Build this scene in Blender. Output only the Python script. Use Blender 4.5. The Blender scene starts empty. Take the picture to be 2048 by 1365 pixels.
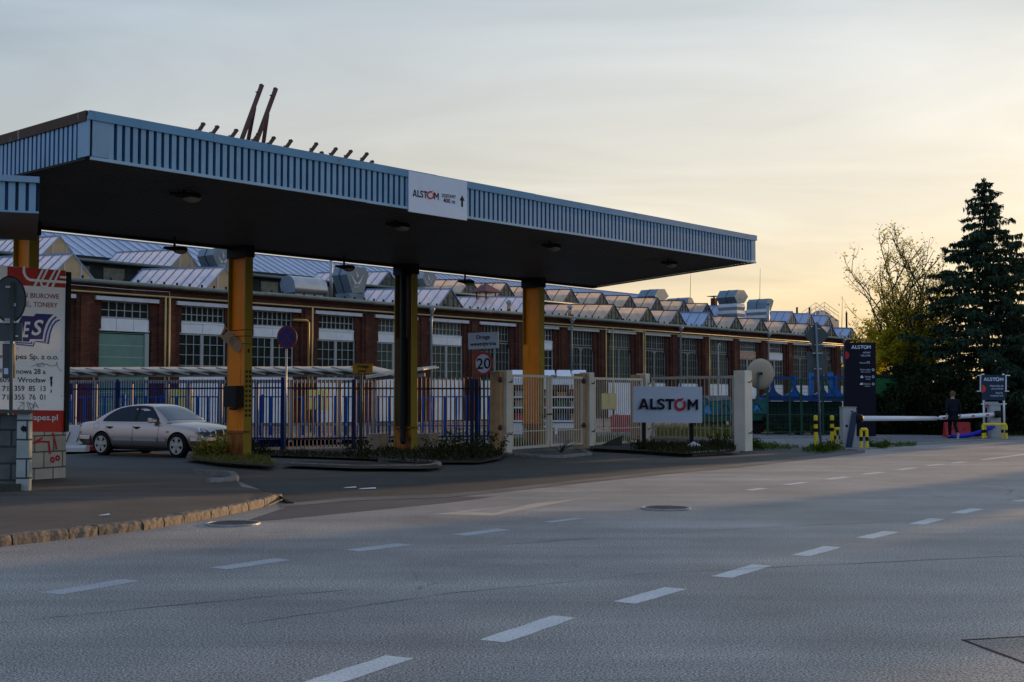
import bpy, bmesh, math, random
from math import radians as R, sin, cos, pi, sqrt, atan2
from mathutils import Vector as V, Matrix as M4
import numpy as np
random.seed(7)
SC = bpy.context.scene
COL = SC.collection
# ------------------------------------------------------------------ camera
FPX = 2500.0
HOR = 797.0
CAMH = 1.6
PITCH = math.atan((HOR - 682.5) / FPX)
cd = bpy.data.cameras.new("camera"); cam = bpy.data.objects.new("camera", cd); COL.objects.link(cam)
cam.location = (0, 0, CAMH); cam.rotation_euler = (pi / 2 + PITCH, 0, 0)
cd.sensor_width = 36; cd.lens = 36 * FPX / 2048; cd.clip_start = 0.1; cd.clip_end = 6000
SC.camera = cam
SC.view_settings.view_transform = 'Standard'; SC.view_settings.look = 'None'
SC.view_settings.gamma = 1; SC.view_settings.use_curve_mapping = False
SC.view_settings.exposure = 0.0
SC.cycles.max_bounces = 8; SC.cycles.transparent_max_bounces = 24
# ------------------------------------------------------------------ light
SUN_AZ, SUN_EL = 43.0, 7.0
W = bpy.data.worlds.new("World"); SC.world = W; W.use_nodes = True
def build_world():
    nt = W.node_tree; N = nt.nodes; L = nt.links; N.clear()
    out = N.new('ShaderNodeOutputWorld'); bg = N.new('ShaderNodeBackground')
    sky = N.new('ShaderNodeTexSky'); sky.sky_type = 'NISHITA'; sky.sun_disc = False
    sky.sun_elevation = R(SUN_EL); sky.sun_rotation = R(SUN_AZ); sky.air_density = 1.0; sky.dust_density = 2.2; sky.ozone_density = 1.2
    tc = N.new('ShaderNodeTexCoord'); sep = N.new('ShaderNodeSeparateXYZ'); L.new(tc.outputs['Generated'], sep.inputs[0])
    # thin high cloud: a flat layer seen in perspective, stretched into streaks
    den = N.new('ShaderNodeMath'); den.operation = 'ADD'; den.inputs[1].default_value = 0.10
    mx = N.new('ShaderNodeMath'); mx.operation = 'MAXIMUM'; mx.inputs[1].default_value = 0.0
    L.new(sep.outputs['Z'], mx.inputs[0]); L.new(mx.outputs[0], den.inputs[0])
    dv = N.new('ShaderNodeVectorMath'); dv.operation = 'DIVIDE'
    cmb = N.new('ShaderNodeCombineXYZ')
    for k in range(3): L.new(den.outputs[0], cmb.inputs[k])
    L.new(tc.outputs['Generated'], dv.inputs[0]); L.new(cmb.outputs[0], dv.inputs[1])
    mp = N.new('ShaderNodeMapping'); mp.inputs['Scale'].default_value = (0.75, 1.25, 0.0); mp.inputs['Rotation'].default_value = (0, 0, R(38))
    L.new(dv.outputs[0], mp.inputs['Vector'])
    nz = N.new('ShaderNodeTexNoise'); nz.inputs['Scale'].default_value = 1.1; nz.inputs['Detail'].default_value = 7; nz.inputs['Roughness'].default_value = .5
    nz.inputs['Distortion'].default_value = .8
    L.new(mp.outputs[0], nz.inputs['Vector'])
    cl = N.new('ShaderNodeMapRange'); cl.inputs['From Min'].default_value = .36; cl.inputs['From Max'].default_value = .70; cl.inputs['To Min'].default_value = 0; cl.inputs['To Max'].default_value = 1
    L.new(nz.outputs['Fac'], cl.inputs[0])
    # the veil: milky high cloud, warm towards the sun and low down, blue away from it
    def ramp(stops):
        r = N.new('ShaderNodeValToRGB'); e = r.color_ramp.elements
        while len(e) < len(stops): e.new(.5)
        for q, (p, c) in zip(e, stops): q.position = p; q.color = (*c, 1)
        L.new(mx.outputs[0], r.inputs[0]); return r.outputs[0]
    warm, cool, back = ramp(SKY['warm']), ramp(SKY['cool']), ramp(SKY['back'])
    xy = N.new('ShaderNodeCombineXYZ'); L.new(sep.outputs['X'], xy.inputs[0]); L.new(sep.outputs['Y'], xy.inputs[1])
    nm = N.new('ShaderNodeVectorMath'); nm.operation = 'NORMALIZE'; L.new(xy.outputs[0], nm.inputs[0])
    dt = N.new('ShaderNodeVectorMath'); dt.operation = 'DOT_PRODUCT'; L.new(nm.outputs[0], dt.inputs[0]); dt.inputs[1].default_value = (sin(R(SUN_AZ)), cos(R(SUN_AZ)), 0)
    az = N.new('ShaderNodeMapRange'); az.interpolation_type = 'SMOOTHSTEP'; az.inputs['From Min'].default_value = SKY['az0']; az.inputs['From Max'].default_value = SKY['az1']; L.new(dt.outputs['Value'], az.inputs[0])
    veil = N.new('ShaderNodeMixRGB'); L.new(az.outputs[0], veil.inputs[0]); L.new(warm, veil.inputs[2])
    a2 = N.new('ShaderNodeMapRange'); a2.interpolation_type = 'SMOOTHSTEP'; a2.inputs['From Min'].default_value = -.6; a2.inputs['From Max'].default_value = .38; L.new(dt.outputs['Value'], a2.inputs[0])
    vb = N.new('ShaderNodeMixRGB'); L.new(a2.outputs[0], vb.inputs[0]); L.new(back, vb.inputs[1]); L.new(cool, vb.inputs[2]); L.new(vb.outputs[0], veil.inputs[1])
    cv = N.new('ShaderNodeMapRange'); cv.inputs['To Min'].default_value = SKY['c0']; cv.inputs['To Max'].default_value = SKY['c1']; L.new(cl.outputs[0], cv.inputs[0])
    vs = N.new('ShaderNodeVectorMath'); vs.operation = 'SCALE'; L.new(veil.outputs[0], vs.inputs[0]); L.new(cv.outputs[0], vs.inputs['Scale'])
    v2 = N.new('ShaderNodeVectorMath'); v2.operation = 'SCALE'; L.new(vs.outputs[0], v2.inputs[0]); v2.inputs['Scale'].default_value = 1 / SKY['strength']
    mix = N.new('ShaderNodeMixRGB'); mix.inputs[0].default_value = SKY['veil']; L.new(sky.outputs[0], mix.inputs[1]); L.new(v2.outputs[0], mix.inputs[2])
    L.new(mix.outputs[0], bg.inputs['Color']); bg.inputs['Strength'].default_value = SKY['strength']
    L.new(bg.outputs[0], out.inputs[0])
SKY = dict(strength=.12, veil=.86, az0=.05, az1=.98, c0=.90, c1=1.13,
    warm=[(0, (1.02, .72, .36)), (.06, (1.0, .78, .47)), (.14, (.95, .87, .71)), (.24, (.82, .82, .78)), (.36, (.56, .66, .74)), (.7, (.34, .47, .70)), (1, (.30, .43, .68))],
    cool=[(0, (.46, .41, .36)), (.06, (.52, .49, .45)), (.14, (.47, .51, .53)), (.24, (.36, .46, .56)), (.36, (.32, .45, .62)), (.7, (.32, .46, .72)), (1, (.30, .43, .68))],
    back=[(0, (.34, .40, .52)), (.08, (.46, .56, .76)), (.25, (.54, .69, .98)), (.5, (.46, .61, .94)), (.8, (.36, .51, .78)), (1, (.30, .43, .68))])
SHADE = [(-18.4, 88), (-25.3, 112), (-34.9, 128)] + [(-41.0 - 5.6 * i, 192 + 6 * (i % 2)) for i in range(7)] + [(-9.4 + 4.2 * i, 92 + 5 * (i % 3)) for i in range(13)]   # unseen trees added to block the sun: place across and along its direction
build_world()
sl = bpy.data.lights.new("sun", 'SUN'); sl.energy = 5.0; sl.angle = R(.5); sl.color = (1.0, .60, .28)
so = bpy.data.objects.new("sun", sl); COL.objects.link(so)
sdir = V((sin(R(SUN_AZ)) * cos(R(SUN_EL)), cos(R(SUN_AZ)) * cos(R(SUN_EL)), sin(R(SUN_EL))))
so.rotation_euler = sdir.to_track_quat('Z', 'Y').to_euler(); so.location = sdir * 200
# ------------------------------------------------------------------ pixel -> place helpers (2048 x 1365 photo pixels)
CT, ST = cos(PITCH), sin(PITCH)
def ray(px, py):
    u = (px - 1024) / FPX; v = (682.5 - py) / FPX
    return V((u, CT - v * ST, ST + v * CT))
O = V((0, 0, CAMH))
def at(px, py, Y):
    r = ray(px, py); return O + r * (Y / r.y)
def atz(px, py, z=0.0):
    r = ray(px, py); return O + r * ((z - CAMH) / r.z)
def onpl(px, py, P0, nrm):
    r = ray(px, py); return O + r * ((P0 - O).dot(nrm) / r.dot(nrm))
D_ = V((.664, .748, 0)).normalized(); N_ = V((-D_.y, D_.x, 0))
ANG = atan2(D_.y, D_.x)
def F(s, t, z): return D_ * s + N_ * t + V((0, 0, z))
def onwall(px, py, t):                       # (s, z) where a pixel meets the vertical plane t
    p = onpl(px, py, N_ * t, N_); return p.dot(D_), p.z
# ------------------------------------------------------------------ materials
MATS = {}
def mat(name, c, rough=.7, metal=0, var=0.0, vs=3.0, bump=0.0, bs=40.0, c2=None, stretch=None, spec=None, alpha=None, coords='Object'):
    if name in MATS: return MATS[name]
    m = bpy.data.materials.new(name); m.use_nodes = True; MATS[name] = m
    nt = m.node_tree; N = nt.nodes; L = nt.links; b = N['Principled BSDF']
    b.inputs['Base Color'].default_value = (*c, 1); b.inputs['Roughness'].default_value = rough; b.inputs['Metallic'].default_value = metal
    b.inputs['Specular IOR Level'].default_value = spec if spec is not None else (.08 if max(c) < .03 else .3)
    if alpha is not None: b.inputs['Alpha'].default_value = alpha
    tc = None
    if var or c2 or bump:
        tc = N.new('ShaderNodeTexCoord'); src = tc.outputs[coords]
        if stretch:
            mp = N.new('ShaderNodeMapping'); mp.inputs['Scale'].default_value = stretch; L.new(src, mp.inputs[0]); src = mp.outputs[0]
    if var or c2:
        nz = N.new('ShaderNodeTexNoise'); nz.inputs['Scale'].default_value = vs; nz.inputs['Detail'].default_value = 6; nz.inputs['Roughness'].default_value = .65
        L.new(src, nz.inputs['Vector'])
        rp = N.new('ShaderNodeValToRGB')
        rp.color_ramp.elements[0].position = .3; rp.color_ramp.elements[1].position = .7
        lo = tuple(max(0, x * (1 - var)) for x in c); hi = tuple(min(1, x * (1 + var)) for x in c)
        if c2: hi = c2; lo = c
        rp.color_ramp.elements[0].color = (*lo, 1); rp.color_ramp.elements[1].color = (*hi, 1)
        L.new(nz.outputs['Fac'], rp.inputs[0]); L.new(rp.outputs[0], b.inputs['Base Color'])
    if bump:
        n2 = N.new('ShaderNodeTexNoise'); n2.inputs['Scale'].default_value = bs; n2.inputs['Detail'].default_value = 4
        L.new(src, n2.inputs['Vector'])
        bp = N.new('ShaderNodeBump'); bp.inputs['Strength'].default_value = bump; bp.inputs['Distance'].default_value = .02
        L.new(n2.outputs['Fac'], bp.inputs['Height']); L.new(bp.outputs[0], b.inputs['Normal'])
    return m
def stained(name, c, stain, rough=.6, lo=.52, hi=.68, vs=1.5, stretch=(1, 1, .25), metal=0, bump=0):
    """paint with streaky rust or dirt of its own colour"""
    m = mat(name, c, rough, metal, spec=.15); nt = m.node_tree; N = nt.nodes; L = nt.links; b = N['Principled BSDF']
    tc = N.new('ShaderNodeTexCoord'); mp = N.new('ShaderNodeMapping'); mp.inputs['Scale'].default_value = stretch
    L.new(tc.outputs['Object'], mp.inputs[0])
    nz = N.new('ShaderNodeTexNoise'); nz.inputs['Scale'].default_value = vs; nz.inputs['Detail'].default_value = 9; nz.inputs['Roughness'].default_value = .7
    L.new(mp.outputs[0], nz.inputs['Vector'])
    rp = N.new('ShaderNodeValToRGB'); e = rp.color_ramp.elements
    e[0].position = lo; e[1].position = hi; e[0].color = (*c, 1); e[1].color = (*stain, 1)
    L.new(nz.outputs['Fac'], rp.inputs[0])
    n2 = N.new('ShaderNodeTexNoise'); n2.inputs['Scale'].default_value = 2.0; n2.inputs['Detail'].default_value = 5; L.new(tc.outputs['Object'], n2.inputs['Vector'])
    mr = N.new('ShaderNodeMapRange'); mr.inputs['To Min'].default_value = .8; mr.inputs['To Max'].default_value = 1.2
    L.new(n2.outputs['Fac'], mr.inputs[0])
    mu = N.new('ShaderNodeVectorMath'); mu.operation = 'SCALE'; L.new(rp.outputs[0], mu.inputs[0]); L.new(mr.outputs[0], mu.inputs['Scale'])
    L.new(mu.outputs[0], b.inputs['Base Color'])
    if bump:
        bp = N.new('ShaderNodeBump'); bp.inputs['Strength'].default_value = bump; bp.inputs['Distance'].default_value = .02
        L.new(nz.outputs['Fac'], bp.inputs['Height']); L.new(bp.outputs[0], b.inputs['Normal'])
    return m
def brick_mat(name, c1, c2, mortar, bw, bh, ms=.012, rough=.85, worn=None, var=.5):
    m = mat(name, c1, rough); nt = m.node_tree; N = nt.nodes; L = nt.links; b = N['Principled BSDF']
    tc = N.new('ShaderNodeTexCoord'); sp = N.new('ShaderNodeSeparateXYZ'); L.new(tc.outputs['Object'], sp.inputs[0])
    ad = N.new('ShaderNodeMath'); L.new(sp.outputs['X'], ad.inputs[0]); L.new(sp.outputs['Y'], ad.inputs[1])
    cb = N.new('ShaderNodeCombineXYZ'); L.new(ad.outputs[0], cb.inputs[0]); L.new(sp.outputs['Z'], cb.inputs[1])
    bt = N.new('ShaderNodeTexBrick'); bt.inputs['Scale'].default_value = 1; bt.inputs['Brick Width'].default_value = bw; bt.inputs['Row Height'].default_value = bh
    bt.inputs['Mortar Size'].default_value = ms; bt.inputs['Color1'].default_value = (*c1, 1); bt.inputs['Color2'].default_value = (*c2, 1); bt.inputs['Mortar'].default_value = (*mortar, 1)
    bt.inputs['Mortar Smooth'].default_value = .2
    L.new(cb.outputs[0], bt.inputs['Vector'])
    nz = N.new('ShaderNodeTexNoise'); nz.inputs['Scale'].default_value = .9; nz.inputs['Detail'].default_value = 8; nz.inputs['Roughness'].default_value = .7
    L.new(tc.outputs['Object'], nz.inputs['Vector'])
    mr = N.new('ShaderNodeMapRange'); mr.inputs['From Min'].default_value = .3; mr.inputs['From Max'].default_value = .7
    mr.inputs['To Min'].default_value = 1 - var; mr.inputs['To Max'].default_value = 1 + var; L.new(nz.outputs['Fac'], mr.inputs[0])
    mu = N.new('ShaderNodeVectorMath'); mu.operation = 'SCALE'; L.new(bt.outputs['Color'], mu.inputs[0]); L.new(mr.outputs[0], mu.inputs['Scale'])
    col = mu.outputs[0]
    if worn:
        n2 = N.new('ShaderNodeTexNoise'); n2.inputs['Scale'].default_value = 1.7; n2.inputs['Detail'].default_value = 9; n2.inputs['Roughness'].default_value = .75
        L.new(tc.outputs['Object'], n2.inputs['Vector'])
        rp = N.new('ShaderNodeValToRGB'); rp.color_ramp.elements[0].position = .58; rp.color_ramp.elements[1].position = .74
        L.new(n2.outputs['Fac'], rp.inputs[0])
        mx = N.new('ShaderNodeMixRGB'); L.new(rp.outputs[0], mx.inputs[0]); L.new(col, mx.inputs[1]); mx.inputs[2].default_value = (*worn, 1); col = mx.outputs[0]
    L.new(col, b.inputs['Base Color'])
    bp = N.new('ShaderNodeBump'); bp.inputs['Strength'].default_value = .6; bp.inputs['Distance'].default_value = .02
    iv = N.new('ShaderNodeMath'); iv.operation = 'SUBTRACT'; iv.inputs[0].default_value = 1; L.new(bt.outputs['Fac'], iv.inputs[1])
    L.new(iv.outputs[0], bp.inputs['Height']); L.new(bp.outputs[0], b.inputs['Normal'])
    return m
def asphalt_mat(name, base, light, patch=.25, grain=260.0, rough=.75, gr_amt=.55, spec=.3):
    m = mat(name, base, rough, spec=spec); nt = m.node_tree; N = nt.nodes; L = nt.links; b = N['Principled BSDF']
    tc = N.new('ShaderNodeTexCoord'); P = tc.outputs['Object']
    def noise(scale, det, ro=.6, st=None):
        n = N.new('ShaderNodeTexNoise'); n.inputs['Scale'].default_value = scale; n.inputs['Detail'].default_value = det; n.inputs['Roughness'].default_value = ro
        if st:
            mp = N.new('ShaderNodeMapping'); mp.inputs['Scale'].default_value = st; mp.inputs['Rotation'].default_value = (0, 0, R(-52)); L.new(P, mp.inputs[0]); L.new(mp.outputs[0], n.inputs['Vector'])
        else: L.new(P, n.inputs['Vector'])
        return n.outputs['Fac']
    g = noise(grain, 2, .8); vo = N.new('ShaderNodeTexVoronoi'); vo.inputs['Scale'].default_value = grain * .42; L.new(P, vo.inputs['Vector'])
    big = noise(.35, 7, .62); st = noise(.5, 5, .6, (.18, 2.2, 1))
    mr = N.new('ShaderNodeMapRange'); mr.inputs['From Min'].default_value = .42; mr.inputs['From Max'].default_value = .62; L.new(g, mr.inputs[0])
    mix = N.new('ShaderNodeMixRGB'); mix.inputs[1].default_value = (*base, 1); mix.inputs[2].default_value = (*light, 1)
    mm = N.new('ShaderNodeMath'); mm.operation = 'MULTIPLY'; mm.inputs[1].default_value = gr_amt; L.new(mr.outputs[0], mm.inputs[0]); L.new(mm.outputs[0], mix.inputs[0])
    sc = N.new('ShaderNodeVectorMath'); sc.operation = 'SCALE'; L.new(mix.outputs[0], sc.inputs[0])
    m1 = N.new('ShaderNodeMapRange'); m1.inputs['From Min'].default_value = .3; m1.inputs['From Max'].default_value = .7; m1.inputs['To Min'].default_value = 1 - patch; m1.inputs['To Max'].default_value = 1 + patch; L.new(big, m1.inputs[0])
    m2 = N.new('ShaderNodeMapRange'); m2.inputs['From Min'].default_value = .3; m2.inputs['From Max'].default_value = .7; m2.inputs['To Min'].default_value = 1 - patch * .7; m2.inputs['To Max'].default_value = 1 + patch * .7; L.new(st, m2.inputs[0])
    mu = N.new('ShaderNodeMath'); mu.operation = 'MULTIPLY'; L.new(m1.outputs[0], mu.inputs[0]); L.new(m2.outputs[0], mu.inputs[1]); L.new(mu.outputs[0], sc.inputs['Scale'])
    # fine cracks that come and go, and old oil stains
    dn = N.new('ShaderNodeTexNoise'); dn.inputs['Scale'].default_value = 1.6; dn.inputs['Detail'].default_value = 5; L.new(P, dn.inputs['Vector'])
    da = N.new('ShaderNodeVectorMath'); da.operation = 'MULTIPLY_ADD'; L.new(dn.outputs['Color'], da.inputs[0]); da.inputs[1].default_value = (1.1, 1.1, 0); L.new(P, da.inputs[2])
    cv = N.new('ShaderNodeTexVoronoi'); cv.feature = 'DISTANCE_TO_EDGE'; cv.inputs['Scale'].default_value = .23; L.new(da.outputs[0], cv.inputs['Vector'])
    cr = N.new('ShaderNodeMapRange'); cr.inputs['From Min'].default_value = .0; cr.inputs['From Max'].default_value = .0035; cr.inputs['To Min'].default_value = 1; cr.inputs['To Max'].default_value = 0; L.new(cv.outputs['Distance'], cr.inputs[0])
    cm = N.new('ShaderNodeMapRange'); cm.inputs['From Min'].default_value = .48; cm.inputs['From Max'].default_value = .60; L.new(noise(.16, 3), cm.inputs[0])
    c2 = N.new('ShaderNodeMath'); c2.operation = 'MULTIPLY'; L.new(cr.outputs[0], c2.inputs[0]); L.new(cm.outputs[0], c2.inputs[1])
    sn = N.new('ShaderNodeMapRange'); sn.inputs['From Min'].default_value = .62; sn.inputs['From Max'].default_value = .74; sn.inputs['To Max'].default_value = .38; L.new(noise(.55, 6, .55), sn.inputs[0])
    c3 = N.new('ShaderNodeMath'); c3.operation = 'MAXIMUM'; c4 = N.new('ShaderNodeMath'); c4.operation = 'MULTIPLY'; c4.inputs[1].default_value = .75; L.new(c2.outputs[0], c4.inputs[0]); L.new(c4.outputs[0], c3.inputs[0]); L.new(sn.outputs[0], c3.inputs[1])
    dk = N.new('ShaderNodeMixRGB'); L.new(c3.outputs[0], dk.inputs[0]); L.new(sc.outputs[0], dk.inputs[1]); dk.inputs[2].default_value = (.022, .021, .021, 1)
    L.new(dk.outputs[0], b.inputs['Base Color'])
    bp = N.new('ShaderNodeBump'); bp.inputs['Strength'].default_value = .45; bp.inputs['Distance'].default_value = .006
    L.new(vo.outputs['Distance'], bp.inputs['Height']); L.new(bp.outputs[0], b.inputs['Normal'])
    return m
def leaf_mat(name, c, c2, trans=.4):
    m = bpy.data.materials.new(name); m.use_nodes = True; MATS[name] = m
    nt = m.node_tree; N = nt.nodes; L = nt.links; N.clear()
    out = N.new('ShaderNodeOutputMaterial'); d = N.new('ShaderNodeBsdfDiffuse'); t = N.new('ShaderNodeBsdfTranslucent'); mx = N.new('ShaderNodeMixShader')
    mx.inputs[0].default_value = trans
    g = N.new('ShaderNodeNewGeometry'); rp = N.new('ShaderNodeValToRGB')
    rp.color_ramp.elements[0].color = (*c, 1); rp.color_ramp.elements[1].color = (*c2, 1)
    L.new(g.outputs['Random Per Island'], rp.inputs[0]); L.new(rp.outputs[0], d.inputs[0]); L.new(rp.outputs[0], t.inputs[0])
    L.new(d.outputs[0], mx.inputs[1]); L.new(t.outputs[0], mx.inputs[2]); L.new(mx.outputs[0], out.inputs[0])
    return m
def glass_mat(name, tint, opac, rough=.08, refl=.5, tint2=None):
    """wired roof glazing: part clear, part frosted, mirror-like on top"""
    m = bpy.data.materials.new(name); m.use_nodes = True; MATS[name] = m
    nt = m.node_tree; N = nt.nodes; L = nt.links; N.clear()
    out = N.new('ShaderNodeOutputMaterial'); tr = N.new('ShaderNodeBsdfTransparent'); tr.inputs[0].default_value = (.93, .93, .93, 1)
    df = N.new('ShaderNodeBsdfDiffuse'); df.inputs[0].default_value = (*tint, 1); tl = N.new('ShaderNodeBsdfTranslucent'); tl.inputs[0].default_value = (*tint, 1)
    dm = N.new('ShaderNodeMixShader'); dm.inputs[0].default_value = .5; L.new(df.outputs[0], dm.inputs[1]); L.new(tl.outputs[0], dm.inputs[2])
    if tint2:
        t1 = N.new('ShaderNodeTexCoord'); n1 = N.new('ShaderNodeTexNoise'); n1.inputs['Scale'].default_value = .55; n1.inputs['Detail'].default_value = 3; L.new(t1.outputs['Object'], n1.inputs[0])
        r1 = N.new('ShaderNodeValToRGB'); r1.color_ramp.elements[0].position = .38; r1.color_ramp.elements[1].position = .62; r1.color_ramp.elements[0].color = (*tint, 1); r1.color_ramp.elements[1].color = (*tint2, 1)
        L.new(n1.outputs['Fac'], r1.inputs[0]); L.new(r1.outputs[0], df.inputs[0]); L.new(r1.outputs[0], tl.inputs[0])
    gl = N.new('ShaderNodeBsdfGlossy'); gl.inputs[1].default_value = rough
    a = N.new('ShaderNodeMixShader'); L.new(tr.outputs[0], a.inputs[1]); L.new(dm.outputs[0], a.inputs[2])
    tc = N.new('ShaderNodeTexCoord'); nz = N.new('ShaderNodeTexNoise'); nz.inputs['Scale'].default_value = .8; nz.inputs['Detail'].default_value = 5; L.new(tc.outputs['Object'], nz.inputs[0])
    mr = N.new('ShaderNodeMapRange'); mr.inputs['From Min'].default_value = .3; mr.inputs['From Max'].default_value = .7; mr.inputs['To Min'].default_value = max(0, opac - .15); mr.inputs['To Max'].default_value = min(1, opac + .15)
    L.new(nz.outputs['Fac'], mr.inputs[0]); L.new(mr.outputs[0], a.inputs[0])
    fr = N.new('ShaderNodeLayerWeight'); fr.inputs[0].default_value = refl
    b = N.new('ShaderNodeMixShader'); L.new(fr.outputs['Fresnel'], b.inputs[0]); L.new(a.outputs[0], b.inputs[1]); L.new(gl.outputs[0], b.inputs[2])
    L.new(b.outputs[0], out.inputs[0])
    return m
# ------------------------------------------------------------------ mesh builder
class MB:
    def __init__(s): s.v = []; s.f = []; s.m = []; s.mi = 0
    def add(s, vs, fs):
        b = len(s.v); s.v += [tuple(v) for v in vs]; s.f += [tuple(b + i for i in f) for f in fs]; s.m += [s.mi] * len(fs); return s
    def box(s, x0, x1, y0, y1, z0, z1):
        return s.add([(x0, y0, z0), (x1, y0, z0), (x1, y1, z0), (x0, y1, z0), (x0, y0, z1), (x1, y0, z1), (x1, y1, z1), (x0, y1, z1)],
                     [(0, 3, 2, 1), (4, 5, 6, 7), (0, 1, 5, 4), (1, 2, 6, 5), (2, 3, 7, 6), (3, 0, 4, 7)])
    def obox(s, c, ax, ay, az):                       # centre and three half-axis vectors
        c, ax, ay, az = V(c), V(ax), V(ay), V(az)
        vs = [c + ax * i + ay * j + az * k for k in (-1, 1) for (i, j) in ((-1, -1), (1, -1), (1, 1), (-1, 1))]
        return s.add(vs, [(0, 3, 2, 1), (4, 5, 6, 7), (0, 1, 5, 4), (1, 2, 6, 5), (2, 3, 7, 6), (3, 0, 4, 7)])
    def bar(s, p0, p1, w, h, up=(0, 0, 1)):           # rectangular bar between two points
        p0, p1 = V(p0), V(p1); d = (p1 - p0); L = d.length
        if L < 1e-6: return s
        d /= L; side = d.cross(V(up))
        if side.length < 1e-4: side = d.cross(V((1, 0, 0)))
        side.normalize(); u2 = side.cross(d).normalized()
        return s.obox((p0 + p1) / 2, d * L / 2, side * w / 2, u2 * h / 2)
    def tube(s, pts, r, n=8, cap=True):
        pts = [V(p) for p in pts]; rs = r if isinstance(r, (list, tuple)) else [r] * len(pts)
        rings = []; prev = None
        for i, p in enumerate(pts):
            a = pts[max(i - 1, 0)]; b = pts[min(i + 1, len(pts) - 1)]; d = (b - a).normalized()
            ref = prev if prev is not None else (V((0, 0, 1)) if abs(d.z) < .9 else V((1, 0, 0)))
            x = ref - d * ref.dot(d)
            if x.length < 1e-5: x = V((1, 0, 0)).cross(d)
            x.normalize(); y = d.cross(x); prev = x
            rings.append([p + (x * cos(2 * pi * k / n) + y * sin(2 * pi * k / n)) * rs[i] for k in range(n)])
        vs = [q for g in rings for q in g]; fs = []
        for i in range(len(pts) - 1):
            for k in range(n):
                fs.append((i * n + k, i * n + (k + 1) % n, (i + 1) * n + (k + 1) % n, (i + 1) * n + k))
        if cap: fs.append(tuple(range(n))[::-1]); fs.append(tuple((len(pts) - 1) * n + k for k in range(n)))
        return s.add(vs, fs)
    def lathe(s, prof, c, axis=(0, 0, 1), n=20, x=None, cap=True):   # profile of (radius, height)
        a = V(axis).normalized(); xx = V(x) if x else a.orthogonal(); xx.normalize(); yy = a.cross(xx); c = V(c)
        vs = [c + a * h + (xx * cos(2 * pi * k / n) + yy * sin(2 * pi * k / n)) * r for (r, h) in prof for k in range(n)]
        fs = [(i * n + k, i * n + (k + 1) % n, (i + 1) * n + (k + 1) % n, (i + 1) * n + k) for i in range(len(prof) - 1) for k in range(n)]
        if cap: fs.append(tuple(range(n))[::-1]); fs.append(tuple((len(prof) - 1) * n + k for k in range(n)))
        return s.add(vs, fs)
    def prism(s, pts, off):                            # polygon swept by an offset
        off = V(off); n = len(pts); vs = [V(p) for p in pts] + [V(p) + off for p in pts]
        fs = [tuple(range(n))[::-1], tuple(range(n, 2 * n))] + [(i, (i + 1) % n, n + (i + 1) % n, n + i) for i in range(n)]
        return s.add(vs, fs)
    def quad(s, *p): return s.add(p, [tuple(range(len(p)))])
    def strip(s, a, b):                                # sheet between two polylines
        n = len(a); return s.add(list(a) + list(b), [(i, i + 1, n + i + 1, n + i) for i in range(n - 1)])
WM = {}
def obj(name, mb, m, parent=None, smooth=False, local=False, recenter=True, bevel=0):
    me = bpy.data.meshes.new(name)
    if isinstance(mb, bpy.types.Mesh): me = mb
    else:
        vs = np.array(mb.v, dtype=float).reshape(-1, 3)
        c = V((0, 0, 0))
        if recenter and len(vs):
            lo, hi = vs.min(0), vs.max(0); c = V(((lo[0] + hi[0]) / 2, (lo[1] + hi[1]) / 2, lo[2]))
        vs = vs - np.array(c)
        me.from_pydata(vs.tolist(), [], mb.f); me.validate(); me.update()
        if any(mb.m):
            for i, p in enumerate(me.polygons): p.material_index = mb.m[i]
    o = bpy.data.objects.new(name, me); COL.objects.link(o)
    for x in (m if isinstance(m, (list, tuple)) else [m]): me.materials.append(x)
    if not isinstance(mb, bpy.types.Mesh): o.location = c
    if smooth:
        for p in me.polygons: p.use_smooth = True
    if bevel:
        b = o.modifiers.new('b', 'BEVEL'); b.width = bevel; b.segments = 2; b.limit_method = 'ANGLE'; b.angle_limit = R(40)
    own = M4.Translation(o.location)
    if parent is not None:
        o.parent = parent
        if not local: o.matrix_parent_inverse = WM[parent.name].inverted(); WM[o.name] = own
        else: WM[o.name] = WM[parent.name] @ own
    else: WM[o.name] = own
    return o
def fixn(o):
    bm = bmesh.new(); bm.from_mesh(o.data); bmesh.ops.recalc_face_normals(bm, faces=bm.faces); bm.to_mesh(o.data); bm.free(); return o
def tag(o, label, cat=None, group=None, kind=None):
    if label: o['label'] = label
    if cat: o['category'] = cat
    if group: o['group'] = group
    if kind: o['kind'] = kind
    return o
def thing(name, label, cat, loc=(0, 0, 0), rz=0, group=None):
    o = bpy.data.objects.new(name, None); COL.objects.link(o); o.empty_display_size = .2
    o.location = loc; o.rotation_euler = (0, 0, rz)
    WM[o.name] = M4.Translation(V(loc)) @ M4.Rotation(rz, 4, 'Z')
    return tag(o, label, cat, group)
def struct(name, mb, m, parent=None):
    o = obj(name, mb, m, parent)
    if parent is None: o['kind'] = 'structure'
    return o
def dup(root, loc, rz=None, label=None):
    def cp(o, par):
        c = o.copy(); COL.objects.link(c); pi_ = o.matrix_parent_inverse.copy(); c.parent = par
        if par: c.matrix_parent_inverse = pi_
        for ch in list(o.children): cp(ch, c)
        return c
    c = cp(root, None); c.location = loc
    if rz is not None: c.rotation_euler = (0, 0, rz)
    if label: c['label'] = label
    WM[c.name] = M4.Translation(V(loc)) @ M4.Rotation(c.rotation_euler[2], 4, 'Z')
    return c
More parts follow.
